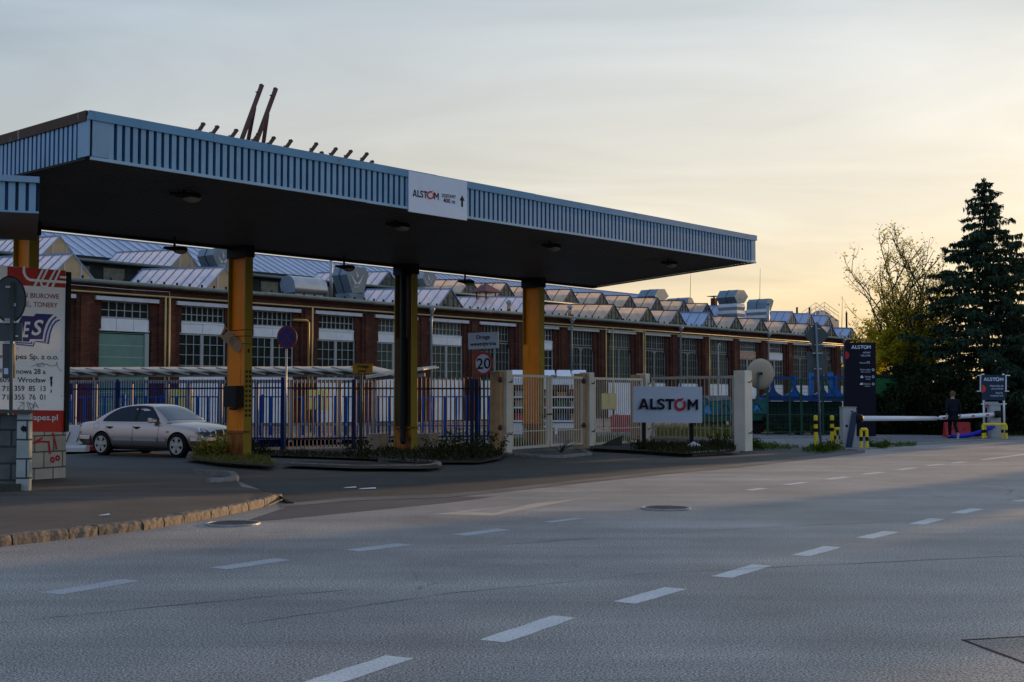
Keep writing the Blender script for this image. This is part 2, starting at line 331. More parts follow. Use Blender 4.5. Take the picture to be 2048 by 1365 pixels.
# ------------------------------------------------------------------ lettering: all text meshes are made in one pass
TXT = {}
def make_texts(lst):
    tmp = []
    for t, b in lst:
        cu = bpy.data.curves.new('t', 'FONT'); cu.body = t; cu.size = 1; cu.offset = b; cu.resolution_u = 4; cu.extrude = 0
        if b == .0301: cu.shear = .3; cu.offset = .02
        o = bpy.data.objects.new('t', cu); COL.objects.link(o); tmp.append((t, b, o))
    bpy.context.view_layer.update(); dg = bpy.context.evaluated_depsgraph_get()
    for t, b, o in tmp:
        me = bpy.data.meshes.new_from_object(o.evaluated_get(dg))
        vs = np.array([v.co[:] for v in me.vertices]) if len(me.vertices) else np.zeros((1, 3))
        TXT[(t, b)] = (vs, [tuple(p.vertices) for p in me.polygons], vs[:, 0].min(), vs[:, 0].max())
        bpy.data.meshes.remove(me)
    for _, _, o in tmp: bpy.data.objects.remove(o)
CAPH = .70
class Plane:
    def __init__(s, P0, nrm): s.P = V(P0); s.n = V(nrm).normalized(); s.n = s.n if s.n.dot(O - s.P) > 0 else -s.n
    def at(s, px, py, off=0): return onpl(px, py, s.P, s.n) + s.n * off
def put_text(mb, pl, text, a, b, cap, off=.004, bold=.012, thick=.003):
    """text from pixel a (left end of the baseline) to pixel b (right end), cap height in pixels"""
    vs, fs, x0, x1 = next(TXT[k] for k in ((text, bold), (text, B2), (text, B1)) if k in TXT)
    A, B = pl.at(*a, off), pl.at(*b, off); xv = B - A; up = pl.at(a[0], a[1] - cap, off) - A
    pts = [A + xv * ((v[0] - x0) / (x1 - x0)) + up * (v[1] / CAPH) for v in vs]
    n = len(pts); mb.add(pts, fs)
    if thick > .01:                                    # raised letters: front face and side walls
        mb.add([p + pl.n * thick for p in pts], fs); cnt = {}
        for f in fs:
            for i in range(len(f)): e = (f[i], f[(i + 1) % len(f)]); cnt[tuple(sorted(e))] = cnt.get(tuple(sorted(e)), 0) + 1
        for (i, j), c in cnt.items():
            if c == 1: mb.quad(pts[i], pts[j], pts[j] + pl.n * thick, pts[i] + pl.n * thick)
def put_poly(mb, pl, pts, off=.004): mb.add([pl.at(x, y, off) for x, y in pts], [tuple(range(len(pts)))])
def ring_px(cx, cy, r, n=28, ry=None, a0=0, a1=360):
    ry = ry or r; return [(cx + r * cos(R(a0 + (a1 - a0) * k / n)), cy - ry * sin(R(a0 + (a1 - a0) * k / n))) for k in range(n + 1)]
def put_ring(mb, pl, cx, cy, ro, ri, off=.004, a0=0, a1=360, ry=1.0):
    a = ring_px(cx, cy, ro, 28, ro * ry, a0, a1); b = ring_px(cx, cy, ri, 28, ri * ry, a0, a1)
    mb.strip([pl.at(*p, off) for p in a], [pl.at(*p, off) for p in b])
def put_stroke(mb, pl, pts, w, off=.004):
    for i in range(len(pts) - 1):
        (x0, y0), (x1, y1) = pts[i], pts[i + 1]; L = sqrt((x1 - x0) ** 2 + (y1 - y0) ** 2) or 1
        nx, ny = -(y1 - y0) / L * w / 2, (x1 - x0) / L * w / 2; ex, ey = (x1 - x0) / L * w * .3, (y1 - y0) / L * w * .3
        o2 = off + i * .0004
        put_poly(mb, pl, [(x0 + nx - ex, y0 + ny - ey), (x1 + nx + ex, y1 + ny + ey), (x1 - nx + ex, y1 - ny + ey), (x0 - nx - ex, y0 - ny - ey)], o2)
B1, B2, B3 = .006, .013, .0
B4 = .026
ITAL = .0301
make_texts([(t, B2) for t in ("ALST", "M", "20", "400 m", "BIUROWE", "N", "E,", "TONERY", "apes.pl", "12", "pes Sp. z o.o.", "er", "W", "nowa 28 a", "609", "Wrocław", "71", "359  85  13", "355  76  01", "Uwaga", "piesi", "Droga", "wewnętrzna", "DA")]
           + [(t, B4) for t in ("Droga", "wewnętrzna", "Uwaga", "piesi", "DOSTAWY", "400 m")]
           + [(t, B1) for t in ("ALST", "M", "DOSTAWY", "WITAMY", "WELCOME", "Fabryczna", "Główne wejście", "Main entrance", "Parking", "Dostawy", "Delivery",
              "Wjazd tylko dla", "pracowników", "Entry for", "employees only", "E27", "E26", "E28", "DW 420K")] + [("E", ITAL), ("S", ITAL)])
# the company name is drawn in its own heavy letterforms (unit cap height)
def unit_letters(polys, x1):
    vs, fs = [], []
    for p in polys: fs.append(tuple(range(len(vs), len(vs) + len(p)))); vs += [(x, y * CAPH, 0) for x, y in p]
    return np.array(vs, float), fs, 0.0, x1
_A = [[(0, 0), (.23, 0), (.48, .76), (.48, 1), (.36, 1)], [(.96, 0), (.60, 1), (.48, 1), (.48, .76), (.73, 0)], [(.292, .18), (.668, .18), (.609, .36), (.351, .36)]]
_L = [[(1.08, 0), (1.68, 0), (1.68, .21), (1.31, .21), (1.31, 1), (1.08, 1)]]
_T = [[(2.5, 1), (2.5, .79), (2.815, .79), (2.815, 0), (3.045, 0), (3.045, .79), (3.36, .79), (3.36, 1)]]
_M = [[(0, 0), (.22, 0), (.22, .62), (.49, .22), (.76, .62), (.76, 0), (.98, 0), (.98, 1), (.79, 1), (.49, .56), (.19, 1), (0, 1)]]
_vs, _fs, _a, _b = TXT[("S", ITAL)]
_vs = _vs.copy(); _vs[:, 0] -= .3 * _vs[:, 1]; _a, _b = _vs[:, 0].min(), _vs[:, 0].max(); _y0, _y1 = _vs[:, 1].min(), _vs[:, 1].max()
va, fa, _, _ = unit_letters(_A + _L + _T, 3.36); k0 = len(va)
sv = np.column_stack([1.73 + .72 * (_vs[:, 0] - _a) / (_b - _a), CAPH * (-.015 + 1.03 * (_vs[:, 1] - _y0) / (_y1 - _y0)), 0 * _vs[:, 0]])
for b_ in (B1, B2):
    TXT[("ALST", b_)] = (np.concatenate([va, sv]), fa + [tuple(k0 + i for i in f) for f in _fs], 0.0, 3.36); TXT[("M", b_)] = unit_letters(_M, .98)
def words(parent, m, pl, lines, off=.004):
    for text, a, b, cap, bold in lines:
        m_ = MB(); put_text(m_, pl, text, a, b, cap, off, bold); obj('lettering', m_, m, parent)
def logo(mbd, mbr, pl, a, b, cap, ringc, rr, m0, m1, bold=B2, off=.004, thick=.003, ry=1.0):
    put_text(mbd, pl, "ALST", a, b, cap, off, bold, thick); put_text(mbd, pl, "M", m0, m1, cap, off, bold, thick)
    put_ring(mbr, pl, ringc[0], ringc[1], rr, rr * .57, off, 60, 402, ry)
    # the swirl that breaks the ring at the upper right
    cx, cy = ringc
    put_poly(mbr, pl, [(cx + rr * .42, cy - rr * 1.0 * ry), (cx + rr * .75, cy - rr * 1.12 * ry), (cx + rr * .3, cy - rr * .72 * ry), (cx - rr * .25, cy - rr * .66 * ry), (cx - rr * .2, cy - rr * .95 * ry)], off + .001)
# ================================================================== materials
m_asph = asphalt_mat('asphalt', (.034, .032, .029), (.60, .56, .50), grain=64, gr_amt=.78, rough=.6, spec=.5, patch=.33)
m_asph2 = asphalt_mat('forecourt_asphalt', (.026, .031, .031), (.075, .082, .082), patch=.35, grain=70, gr_amt=.45)
m_patch = asphalt_mat('patched_asphalt', (.040, .041, .045), (.15, .153, .157), patch=.3, grain=70)
m_asphd = asphalt_mat('repair_asphalt', (.06, .058, .055), (.44, .42, .39), patch=.3, grain=60, gr_amt=.7, rough=.6)
m_mid = asphalt_mat('edge_asphalt', (.045, .046, .045), (.26, .255, .245), patch=.4, grain=70, gr_amt=.6)
m_side = asphalt_mat('pavement_asphalt', (.062, .053, .044), (.13, .112, .092), patch=.4, grain=70, gr_amt=.45)
m_drive = asphalt_mat('drive_concrete', (.13, .135, .14), (.21, .215, .22), patch=.18, grain=60, gr_amt=.4)
m_pave = brick_mat('yard_pavers', (.27, .24, .21), (.20, .18, .16), (.10, .09, .08), .4, .4, .02)
m_line = stained('road_paint', (.62, .61, .585), (.22, .21, .20), .7, .46, .72, 46, (1, 1, 1))
m_lined = stained('worn_road_paint', (.46, .46, .46), (.20, .20, .20), .75, .42, .68, 40, (1, 1, 1))
m_lineb = stained('cream_road_paint', (.46, .395, .30), (.20, .18, .16), .7, .48, .72, 40, (1, 1, 1))
m_earth = mat('earth', (.030, .026, .020), .95, var=.5, vs=2, bump=.6, bs=12)
m_grassg = mat('grass_ground', (.030, .045, .014), .95, var=.5, vs=1.5, bump=.8, bs=8)
m_kerb = mat('kerb_granite', (.13, .112, .09), .8, var=.4, vs=7, bump=.9, bs=14)
m_kerbl = mat('kerb_concrete', (.21, .20, .185), .8, var=.3, vs=5, bump=.4, bs=20)
m_seam = mat('bitumen_seam', (.022, .022, .024), .8)
m_iron = mat('cast_iron', (.10, .085, .07), .55, .5, var=.4, vs=9, bump=.3, bs=30)
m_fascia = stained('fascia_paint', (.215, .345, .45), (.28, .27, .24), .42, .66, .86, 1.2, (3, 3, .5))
m_fasciad = stained('fascia_groove', (.035, .115, .24), (.05, .08, .12), .5, .6, .8, 2, (3, 3, .5))  # darker blue for the groove faces of the fascia
m_trimb = stained('trim_blue', (.13, .28, .42), (.15, .09, .05), .45, .60, .72, 1.6, (1, 1, 1))
m_rust = stained('trim_rusty', (.07, .035, .022), (.36, .38, .36), .6, .60, .70, 2.5, (2, 2, .7))
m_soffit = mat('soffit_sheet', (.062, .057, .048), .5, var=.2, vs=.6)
m_dark = mat('dark_steel', (.02, .019, .017), .6)
m_yel = stained('column_yellow', (.80, .215, .0), (.17, .045, .006), .5, .55, .74, 2.2, (2.5, 2.5, .30), bump=.15)
m_coldark = stained('column_dark_brown', (.075, .040, .012), (.03, .02, .012), .7, .4, .65, 2.0, (2, 2, .3))  # dark brown instead of yellow on the second yellow column's web and covers
m_yelr = stained('column_rusty', (.36, .13, .02), (.14, .035, .015), .6, .38, .62, 3.0, (1, 1, .5), bump=.2)
m_yelf = stained('column_flange', (.31, .22, .025), (.18, .11, .025), .5, .62, .8, 1.8, (2, 2, .35))
m_ystl = mat('safety_yellow', (.72, .55, .02), .45, var=.12, vs=8)
m_blk = mat('black_paint', (.012, .012, .013), .45)
m_white = mat('white_enamel', (.74, .75, .78), .4, var=.06, vs=3)
m_whites = mat('sign_white', (.53, .61, .72), .35, var=.05, vs=1.5)
m_navy = mat('navy_letters', (.008, .010, .022), .4)
m_red = mat('red_letters', (.45, .012, .012), .4)
m_galv = mat('galvanised', (.30, .32, .34), .45, .6, var=.2, vs=6)
m_gback = mat('sign_back_grey', (.062, .075, .078), .55, var=.15, vs=4)
m_redrod = stained('oxide_steel', (.12, .055, .05), (.05, .04, .045), .6, .45, .6, 6, (1, 1, 1))
m_cream = stained('gate_post_cream', (.68, .62, .51), (.26, .17, .10), .7, .62, .80, 2.2, (1.5, 1.5, .3), bump=.15)
m_gate = mat('gate_cream_paint', (.62, .56, .45), .5, var=.12, vs=5)
m_tan = mat('gate_post_tan', (.46, .28, .13), .75, var=.2, vs=3, bump=.2)
m_navyp = mat('fence_blue', (.005, .017, .095), .5, var=.2, vs=4, spec=.1)
m_bblue = mat('bright_blue_paint', (.008, .085, .36), .5, var=.2, vs=4, spec=.15)
m_block = brick_mat('concrete_blocks_dark', (.085, .092, .085), (.055, .062, .058), (.03, .032, .03), .42, .28, .02, var=.45)
m_blockl = brick_mat('concrete_blocks_pale', (.42, .39, .33), (.34, .31, .26), (.10, .09, .075), .48, .31, .016, var=.3)
m_blockw = brick_mat('concrete_blocks_washed', (.36, .39, .37), (.28, .31, .29), (.05, .05, .05), .40, .32, .016, var=.4)
# ================================================================== ground and roads
def flat(pts, z): return [V((p.x, p.y, z)) for p in pts]
def sheet(name, pts, m, z=None, parent=None):
    """flat polygon sheet from world points"""
    bm = bmesh.new(); vs = [bm.verts.new((p.x, p.y, p.z if z is None else z)) for p in pts]
    f = bm.faces.new(vs); f.normal_update()
    if f.normal.z < 0: f.normal_flip()
    bmesh.ops.triangulate(bm, faces=[f]); me = bpy.data.meshes.new(name); bm.to_mesh(me); bm.free()
    o = obj(name, me, m, parent)
    if parent is None: o['kind'] = 'structure'
    return o
mb = MB(); mb.quad((-2500, -2500, -.03), (2500, -2500, -.03), (2500, 2500, -.03), (-2500, 2500, -.03))
o = struct('ground', mb, m_earth)
road = sheet('road', [V(p) for p in ((-60, -30, 0), (260, -30, 0), (260, 330, 0), (240, 330, 0), (60, 118, 0), (24, 62, 0), (17, 47, 0), (-60, 47, 0))], m_asph)
road['label'] = 'wide grey asphalt road curving away to the right'
fc = [atz(*p) for p in ((588, 1007), (690, 998), (900, 990), (1010, 979), (1160, 962), (1330, 944), (1500, 928), (1640, 912), (1730, 903), (1690, 896), (1500, 893), (1000, 880), (500, 880), (100, 880), (-200, 893), (-160, 945), (131, 945), (470, 960))]
sheet('forecourt', fc, m_asph2, .004)
bl = ((560, 1014), (690, 1001), (900, 993), (1010, 982), (1160, 965), (1330, 947), (1500, 931), (1640, 914.5), (1730, 904.5))
mb = MB(); mb.strip([V((p.x, p.y, .0052)) for p in (atz(x, y + 2.2) for x, y in bl)], [V((p.x, p.y, .0052)) for p in (atz(x, y - 4.6 - (900 - y) * 0) for x, y in bl)]); obj('worn_edge', mb, m_mid, road)
sheet('asphalt_patch', [atz(*p) for p in ((600, 1006), (760, 992), (990, 994), (900, 1006), (560, 1040), (480, 1046))], m_patch, .001, road)
sheet('asphalt_patch', [atz(*p) for p in ((1926, 1281), (2100, 1271), (2100, 1345))], m_asphd, .001, road)
sheet('driveway', [atz(*p) for p in ((1470, 889), (1480, 869), (1700, 867), (1900, 872), (1990, 876), (1870, 886), (1740, 898), (1690, 899), (1600, 896))], m_drive, .010)
mb = MB()                                                             # yard of pavers behind the fences
mb.v = [tuple(F(s, t, .004)) for s, t in ((-20, 33.2), (33, 33.2), (46, 30.5), (54, 33.5), (95, 46), (125, 61.4), (-20, 61.4))]; mb.f = [tuple(range(7))]; mb.m = [0]
struct('yard_paving', mb, m_pave)
# lawn beyond the driveway
lawn = sheet('lawn', [atz(*p) for p in ((1455, 876), (1500, 868), (1700, 866), (1900, 871), (2060, 872), (2400, 872), (2400, 835), (1900, 838), (1460, 846))], m_grassg, .02)
# verge under the signboard and the two islands in front of the canopy columns
verge = sheet('verge', [atz(x, y, .10) for x, y in ((1180, 897), (1283, 902), (1370, 908), (1470, 903), (1475, 880), (1300, 878), (1180, 886))], m_earth, .10)
isl1 = sheet('planting_island', [atz(x, y, .10) for x, y in ((372, 917), (440, 926), (540, 933), (550, 925), (530, 912), (470, 903), (400, 905))], m_earth, .10)
isl2 = sheet('planting_island', [atz(x, y, .08) for x, y in ((560, 930), (700, 936), (860, 937), (884, 932), (870, 927), (700, 923), (600, 922))], m_earth, .07)
isl3 = sheet('planting_island', [atz(x, y, .10) for x, y in ((500, 907), (740, 915), (830, 922), (960, 922), (1000, 915), (1015, 905), (990, 893), (760, 893), (500, 899))], m_earth, .06)
def kerb_line(name, pix, z, w, h, m, step=.9, rough=.0, side=1, loose=.0):
    """row of kerb stones along a line on the ground, each stone a block of its own"""
    root = None; pts = [atz(x, y, 0) for x, y in pix]; seg = []
    tot = [0]
    for a, b in zip(pts, pts[1:]): tot.append(tot[-1] + (b - a).length)
    def P(t):
        t = min(max(t, 0), tot[-1])
        for i in range(len(pts) - 1):
            if t <= tot[i + 1] or i == len(pts) - 2: return pts[i].lerp(pts[i + 1], (t - tot[i]) / max(1e-6, tot[i + 1] - tot[i]))
    e = thing(name, None, None, pts[0]); e['kind'] = 'structure'
    t = 0
    while t < tot[-1] - .1:
        L = min(step * random.uniform(.65, 1.2), tot[-1] - t); a, b = P(t + .012), P(t + L - .012); d = (b - a); ln = d.length; d.normalize(); nn = V((-d.y, d.x, 0)) * side
        nseg = 6; hh = h + random.uniform(-.5, .5) * rough; gx = random.uniform(-.5, .5) * loose
        mbk = MB(); vs = []; prof = [(0, -.05), (.0, hh * .55), (.02, hh * .93), (.05, hh), (w, hh), (w, -.05)]
        for i in range(nseg + 1):
            f = i / nseg; sh = .75 if i in (0, nseg) else 1
            for (q, zz) in prof:
                jit = random.uniform(-1, 1) * rough
                endin = .03 * rough * 20 * (1 if i in (0, nseg) else 0)
                vs.append(a + d * (ln * f) + nn * (q + gx + (jit if q < .06 else 0) * .8 + (endin * .4 if q < .06 else 0)) + V((0, 0, zz + (random.uniform(-1, 1) * rough * .5 - endin * .4 if zz > .05 else 0))))
        k = len(prof); fs = [(i * k + j, (i + 1) * k + j, (i + 1) * k + (j + 1) % k, i * k + (j + 1) % k) for i in range(nseg) for j in range(k)]
        fs += [tuple(range(k)), tuple(nseg * k + j for j in range(k))[::-1]]
        mbk.add(vs, fs); fixn(obj('kerb_stone', mbk, m, e, smooth=False)); t += L
    return e, pts
KP = [(-60, 1101), (100, 1083), (200, 1071), (262, 1065), (345, 1051), (430, 1036), (500, 1021), (545, 1010), (566, 1003)]
kerb_line('kerb', KP, 0, .12, .12, m_kerb, .62, .014, 1)
kin = [atz(x, y, 0) for x, y in KP]
sw = []
for i, p in enumerate(kin):
    d = (kin[min(i + 1, len(kin) - 1)] - kin[max(i - 1, 0)]).normalized(); q = p + V((-d.y, d.x, 0)) * .10; sw.append(V((q.x, q.y, .112)))
sw += [atz(582, 1003, .06), atz(560, 991, .04), atz(520, 981, .03), atz(484, 975, .03), atz(474, 962, .03), atz(420, 951, .02), atz(300, 945, .02), atz(100, 940, .02), atz(-300, 945, .05), atz(-900, 1000, .12), atz(-900, 1200, .12)]
pav = sheet('pavement', sw, m_side)
kerb_line('kerb', [(588, 1008), (562, 993), (520, 982), (482, 976)], 0, .10, .025, m_seam, .8, .006, 1)
kerb_line('kerb', [(420, 970), (455, 968), (474, 965), (480, 960), (470, 954), (440, 951), (400, 949)], 0, .16, .11, m_kerbl, .5, .012, 1)
kerb_line('kerb', [(578, 933), (700, 938), (850, 938), (886, 933), (870, 927), (760, 924)], 0, .10, .09, m_kerbl, .9, .012, 1)
kerb_line('kerb', [(372, 919), (440, 929), (540, 936), (556, 928)], 0, .12, .11, m_kerb, .9, .01, 1)
kerb_line('kerb', [(985, 915), (1010, 911), (1080, 917), (1130, 917), (1185, 911), (1170, 906)], 0, .12, .09, m_kerbl, .5, .02, 1)
kerb_line('kerb', [(1186, 903), (1290, 908), (1375, 914)], 0, .12, .10, m_earth, .9, .01, 1)
kerb_line('kerb', [(1385, 913), (1440, 910), (1480, 906)], 0, .14, .12, m_kerbl, 1.0, .004, 1)
kerb_line('kerb', [(1500, 879), (1600, 877), (1700, 876), (1800, 877)], 0, .12, .06, m_kerbl, 1.2, .004, 1)
kerb_line('kerb', [(1690, 900), (1740, 899), (1800, 893), (1870, 888), (1960, 882), (2060, 879), (2200, 875)], 0, .12, .05, m_kerbl, 1.2, .004, 1)
# painted lines; every dash is a sheet of its own 5 mm above the asphalt
def dash(a0, a1, w, m, z=.002, name='lane_dash'):
    p, q = atz(*a0), atz(*a1); d = (q - p).normalized(); s = V((-d.y, d.x, 0)) * w / 2
    mbx = MB(); n = 6
    L_ = [p.lerp(q, i / n) + s + V((random.uniform(-.006, .006), random.uniform(-.006, .006), 0)) for i in range(n + 1)]
    R_ = [p.lerp(q, i / n) - s + V((random.uniform(-.006, .006), random.uniform(-.006, .006), 0)) for i in range(n + 1)]
    mbx.strip(flat(R_, z), flat(L_, z)); return obj(name, mbx, m, road)
for a, b in (((560, 1393), (800, 1315)), ((985, 1283), (1130, 1234)), ((1250, 1206), (1351, 1177)), ((1443, 1155), (1524, 1131)), ((1600, 1112), (1666, 1094)), ((1728, 1077), (1783, 1064)), ((1833, 1049), (1875, 1038)), ((1915, 1027), (1955, 1018))):
    dash(a, b, .20, m_line)
for a, b in (((100, 1188), (262, 1161)), ((437, 1138), (566, 1119)), ((703, 1102), (812, 1089)), ((918, 1071), (1010, 1059))): dash(a, b, .24, m_lined)
dash((1095, 1045), (1160, 1037), .15, m_lined)
for a, b in (((1497, 981), (1528, 977)), ((1572, 970), (1612, 965)), ((1655, 959), (1695, 954)), ((1728, 949), (1765, 945)), ((1797, 940), (1830, 936)), ((1855, 932), (1885, 929)), ((1905, 926.5), (1930, 924))): dash(a, b, .16, m_line)
dash((1965, 920), (2120, 900), .13, m_line); dash((2030, 1002), (2100, 1000), .2, m_line)
for tri in ([(866, 1029), (1161, 998), (1063, 1008.3), (935, 1024.4)], [(1161, 998), (986, 1032), (988, 1026.5), (1063, 1008.3)], [(986, 1032), (866, 1029), (935, 1024.4), (988, 1026.5)]):
    sheet('give_way_triangle', [atz(*p) for p in tri], m_lineb, .002, road)
for ln in ([(480, 1250), (900, 1187), (1280, 1150), (1650, 1130), (2100, 1110)], [(900, 1098), (1200, 1076), (1560, 1054), (2100, 1030)], [(1180, 984), (1560, 976), (1750, 977), (2100, 981)], [(-20, 1250), (300, 1215), (700, 1180)], [(1400, 992), (1560, 973), (1720, 957), (1900, 935)]):
    pts = [atz(*p) for p in ln]; fine = []
    for a, b in zip(pts, pts[1:]):
        for k in range(8): fine.append(a.lerp(b, k / 8) + V((random.uniform(-.02, .02), random.uniform(-.03, .03), 0)))
    fine.append(pts[-1]); mbx = MB(); ws = [random.uniform(.002, .008) for _ in fine]
    mbx.strip(flat([p + V((0, -w, 0)) for p, w in zip(fine, ws)], .0035), flat([p + V((0, w, 0)) for p, w in zip(fine, ws)], .0035))
    obj('seam', mbx, m_seam, road)
for a, b in (((1926, 1281), (2100, 1271)), ((1926, 1281), (2100, 1345))): dash(a, b, .025, m_seam, .003, 'seam')
def manhole(px, py, rx, label, m):
    c = atz(px, py, 0); r = rx / FPX * c.y
    t = thing('manhole_cover', label, 'manhole cover', c)
    mbx = MB(); mbx.lathe([(r, .003), (r, .022), (r * .90, .022), (r * .90, .012)], c, n=32); obj('rim', mbx, m_galv, t)
    mbx = MB(); mbx.lathe([(r * .89, .0), (r * .89, .016)], c, n=32)
    for k in range(-4, 5):
        hw = sqrt(max(0, (r * .8) ** 2 - (k * r * .18) ** 2)); mbx.box(c.x - hw, c.x + hw, c.y + k * r * .18 - .012, c.y + k * r * .18 + .012, .0165, .021)
    obj('lid', mbx, m, t)
manhole(1332, 1018, 50, 'round brown manhole cover with pale rim out in the road lane', m_iron)
manhole(466, 1049, 54, 'dark round manhole cover in the gutter beside the stone kerb', m_patch)
# ================================================================== big canopy over the gate
ZS, ZT = 5.5, 6.29
FL, FR, BR = atz(183, 320, ZS), atz(1505, 527, ZS), atz(1184, 577, ZS)
def st(p): return p.dot(D_), p.dot(N_)
(s0, tf), (s1, tf2), (s2, tb) = st(FL), st(FR), st(BR)
tf = (tf + tf2) / 2
print('canopy', s0, tf, tf2, s1, s2, tb)
can = thing('gate_canopy', 'long flat truck gate canopy with pale blue corrugated fascia on yellow columns', 'canopy', F((s0 + s1) / 2, tb - .4, 0))
def corrugated(a, b, z0, z1, out, pitch=.150, depth=.055, flatr=.60, mats=(0, 1), jitter=.0):
    """ribbed sheet between two plan points; ridge flats and grooves are one mesh in two colours, the grooves darker"""
    mbx = MB(); a, b = V(a), V(b); d = (b - a); L = d.length; d.normalize(); n = max(2, int(L / pitch)); p = L / n; o = V(out).normalized()
    x = 0
    for i in range(n):
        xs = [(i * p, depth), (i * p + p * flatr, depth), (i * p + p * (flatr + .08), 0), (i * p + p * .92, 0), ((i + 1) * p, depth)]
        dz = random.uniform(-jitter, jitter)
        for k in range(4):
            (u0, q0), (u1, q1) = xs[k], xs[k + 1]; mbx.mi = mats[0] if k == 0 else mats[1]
            A, B = a + d * u0 + o * q0, a + d * u1 + o * q1
            mbx.quad((A.x, A.y, z0), (B.x, B.y, z0), (B.x, B.y, z1 + dz), (A.x, A.y, z1 + dz))
    mbx.mi = 0
    return mbx
cFL, cFR, cBR, cBL = F(s0, tf, 0), F(s1, tf, 0), F(s2, tb, 0), F(s0, tb, 0)
endd = (cBR - cFR).normalized(); outr = V((endd.y, -endd.x, 0)); outr = outr if outr.dot(D_) > 0 else -outr
for nm, a, b, out in (('front_fascia', cFL + D_ * .30, cFR - D_ * .22, -N_), ('left_fascia', cBL, cFL + N_ * .30, -D_), ('right_fascia', cFR + endd * .22, cBR, outr), ('back_fascia', cBR, cBL, N_)):
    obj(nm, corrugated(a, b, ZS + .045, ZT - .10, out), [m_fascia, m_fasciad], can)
# flat corner plates, trims
mb = MB(); c = F(s0, tf, 0)
mb.obox(c + D_ * .15 - N_ * .05 + V((0, 0, (ZS + ZT) / 2)), D_ * .15, N_ * .012, V((0, 0, (ZT - ZS) / 2 - .06)))
obj('corner_plate', mb, m_fascia, can); mb = MB()
mb.obox(c + N_ * .125 - D_ * .05 + V((0, 0, (ZS + ZT) / 2)), N_ * .175, D_ * .012, V((0, 0, (ZT - ZS) / 2 - .06)))
obj('corner_plate', mb, m_fascia, can); mb = MB()
c2 = F(s1, tf, 0); mb.obox(c2 - D_ * .11 - N_ * .05 + V((0, 0, (ZS + ZT) / 2)), D_ * .115, N_ * .012, V((0, 0, (ZT - ZS) / 2 - .06)))
obj('corner_plate', mb, m_fascia, can)
mb = MB(); x = s0 - .07
while x < s1 + .05:                                                    # top trim in lapped lengths
    L = min(2.4 if x < s0 + 3 else 3.2, s1 + .06 - x); dz = random.uniform(-.006, .006)
    mb.obox(F(x + L / 2, tf - .055, ZT - .065 + dz), D_ * (L / 2 - .002), N_ * .030, V((0, 0, .075))); x += L
obj('top_trim', mb, m_trimb, can)
mb = MB(); mb.obox(F(s0 - .055, (tf + tb) / 2 + .02, ZT - .06), D_ * .028, N_ * ((tb - tf) / 2), V((0, 0, .085))); obj('top_trim', mb, m_rust, can)
mb = MB(); mm = (cFR + cBR) / 2; mb.obox(mm + outr * .055 + V((0, 0, ZT - .06)), outr * .028, endd * ((cBR - cFR).length / 2 - .05), V((0, 0, .07))); obj('top_trim', mb, m_trimb, can)
mb = MB(); x = s0 - .03
while x < s1:
    L = min(3.0, s1 + .02 - x); mb.obox(F(x + L / 2, tf - .055, ZS + .02 + random.uniform(-.004, .004)), D_ * (L / 2 - .003), N_ * .022, V((0, 0, .026))); x += L
obj('bottom_trim', mb, stained('trim_pale', (.30, .43, .52), (.22, .10, .035), .45, .60, .72, 3, (1, 1, 1)), can)
mb = MB(); mb.obox(F(s0 - .05, (tf + tb) / 2, ZS + .02), D_ * .02, N_ * ((tb - tf) / 2 - .05), V((0, 0, .02)))
mb.obox(mm + outr * .05 + V((0, 0, ZS + .02)), outr * .02, endd * ((cBR - cFR).length / 2 - .05), V((0, 0, .02)))
mb.obox((cBR + cBL) / 2 - N_ * .12 + V((0, 0, ZS + .10)), D_ * ((s2 - s0) / 2 - .02), N_ * .10, V((0, 0, .11)))
obj('edge_beam', mb, m_dark, can)
mb = MB()                                                              # ribbed soffit, ribs along the length
t = tf + .02; pitch = .17
while t < tb - .25:
    for (t0, z0, t1, z1) in ((t, .05, t + .06, .05), (t + .06, .05, t + .075, .12), (t + .075, .12, t + .155, .12), (t + .155, .12, t + .17, .05)):
        e0 = s1 + (s2 - s1) * (t0 - tf) / (tb - tf); e1 = s1 + (s2 - s1) * (t1 - tf) / (tb - tf)
        mb.quad(F(s0 + .02, t0, ZS + z0), F(s0 + .02, t1, ZS + z1), F(e1 - .03, t1, ZS + z1), F(e0 - .03, t0, ZS + z0))
    t += pitch
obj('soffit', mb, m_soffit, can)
mb = MB(); mb.prism([cFL + V((0, 0, ZS + .14)), cFR + V((0, 0, ZS + .14)), cBR + V((0, 0, ZS + .14)), cBL + V((0, 0, ZS + .14))], (0, 0, ZT - ZS - .17)); fixn(obj('roof_deck', mb, m_dark, can))
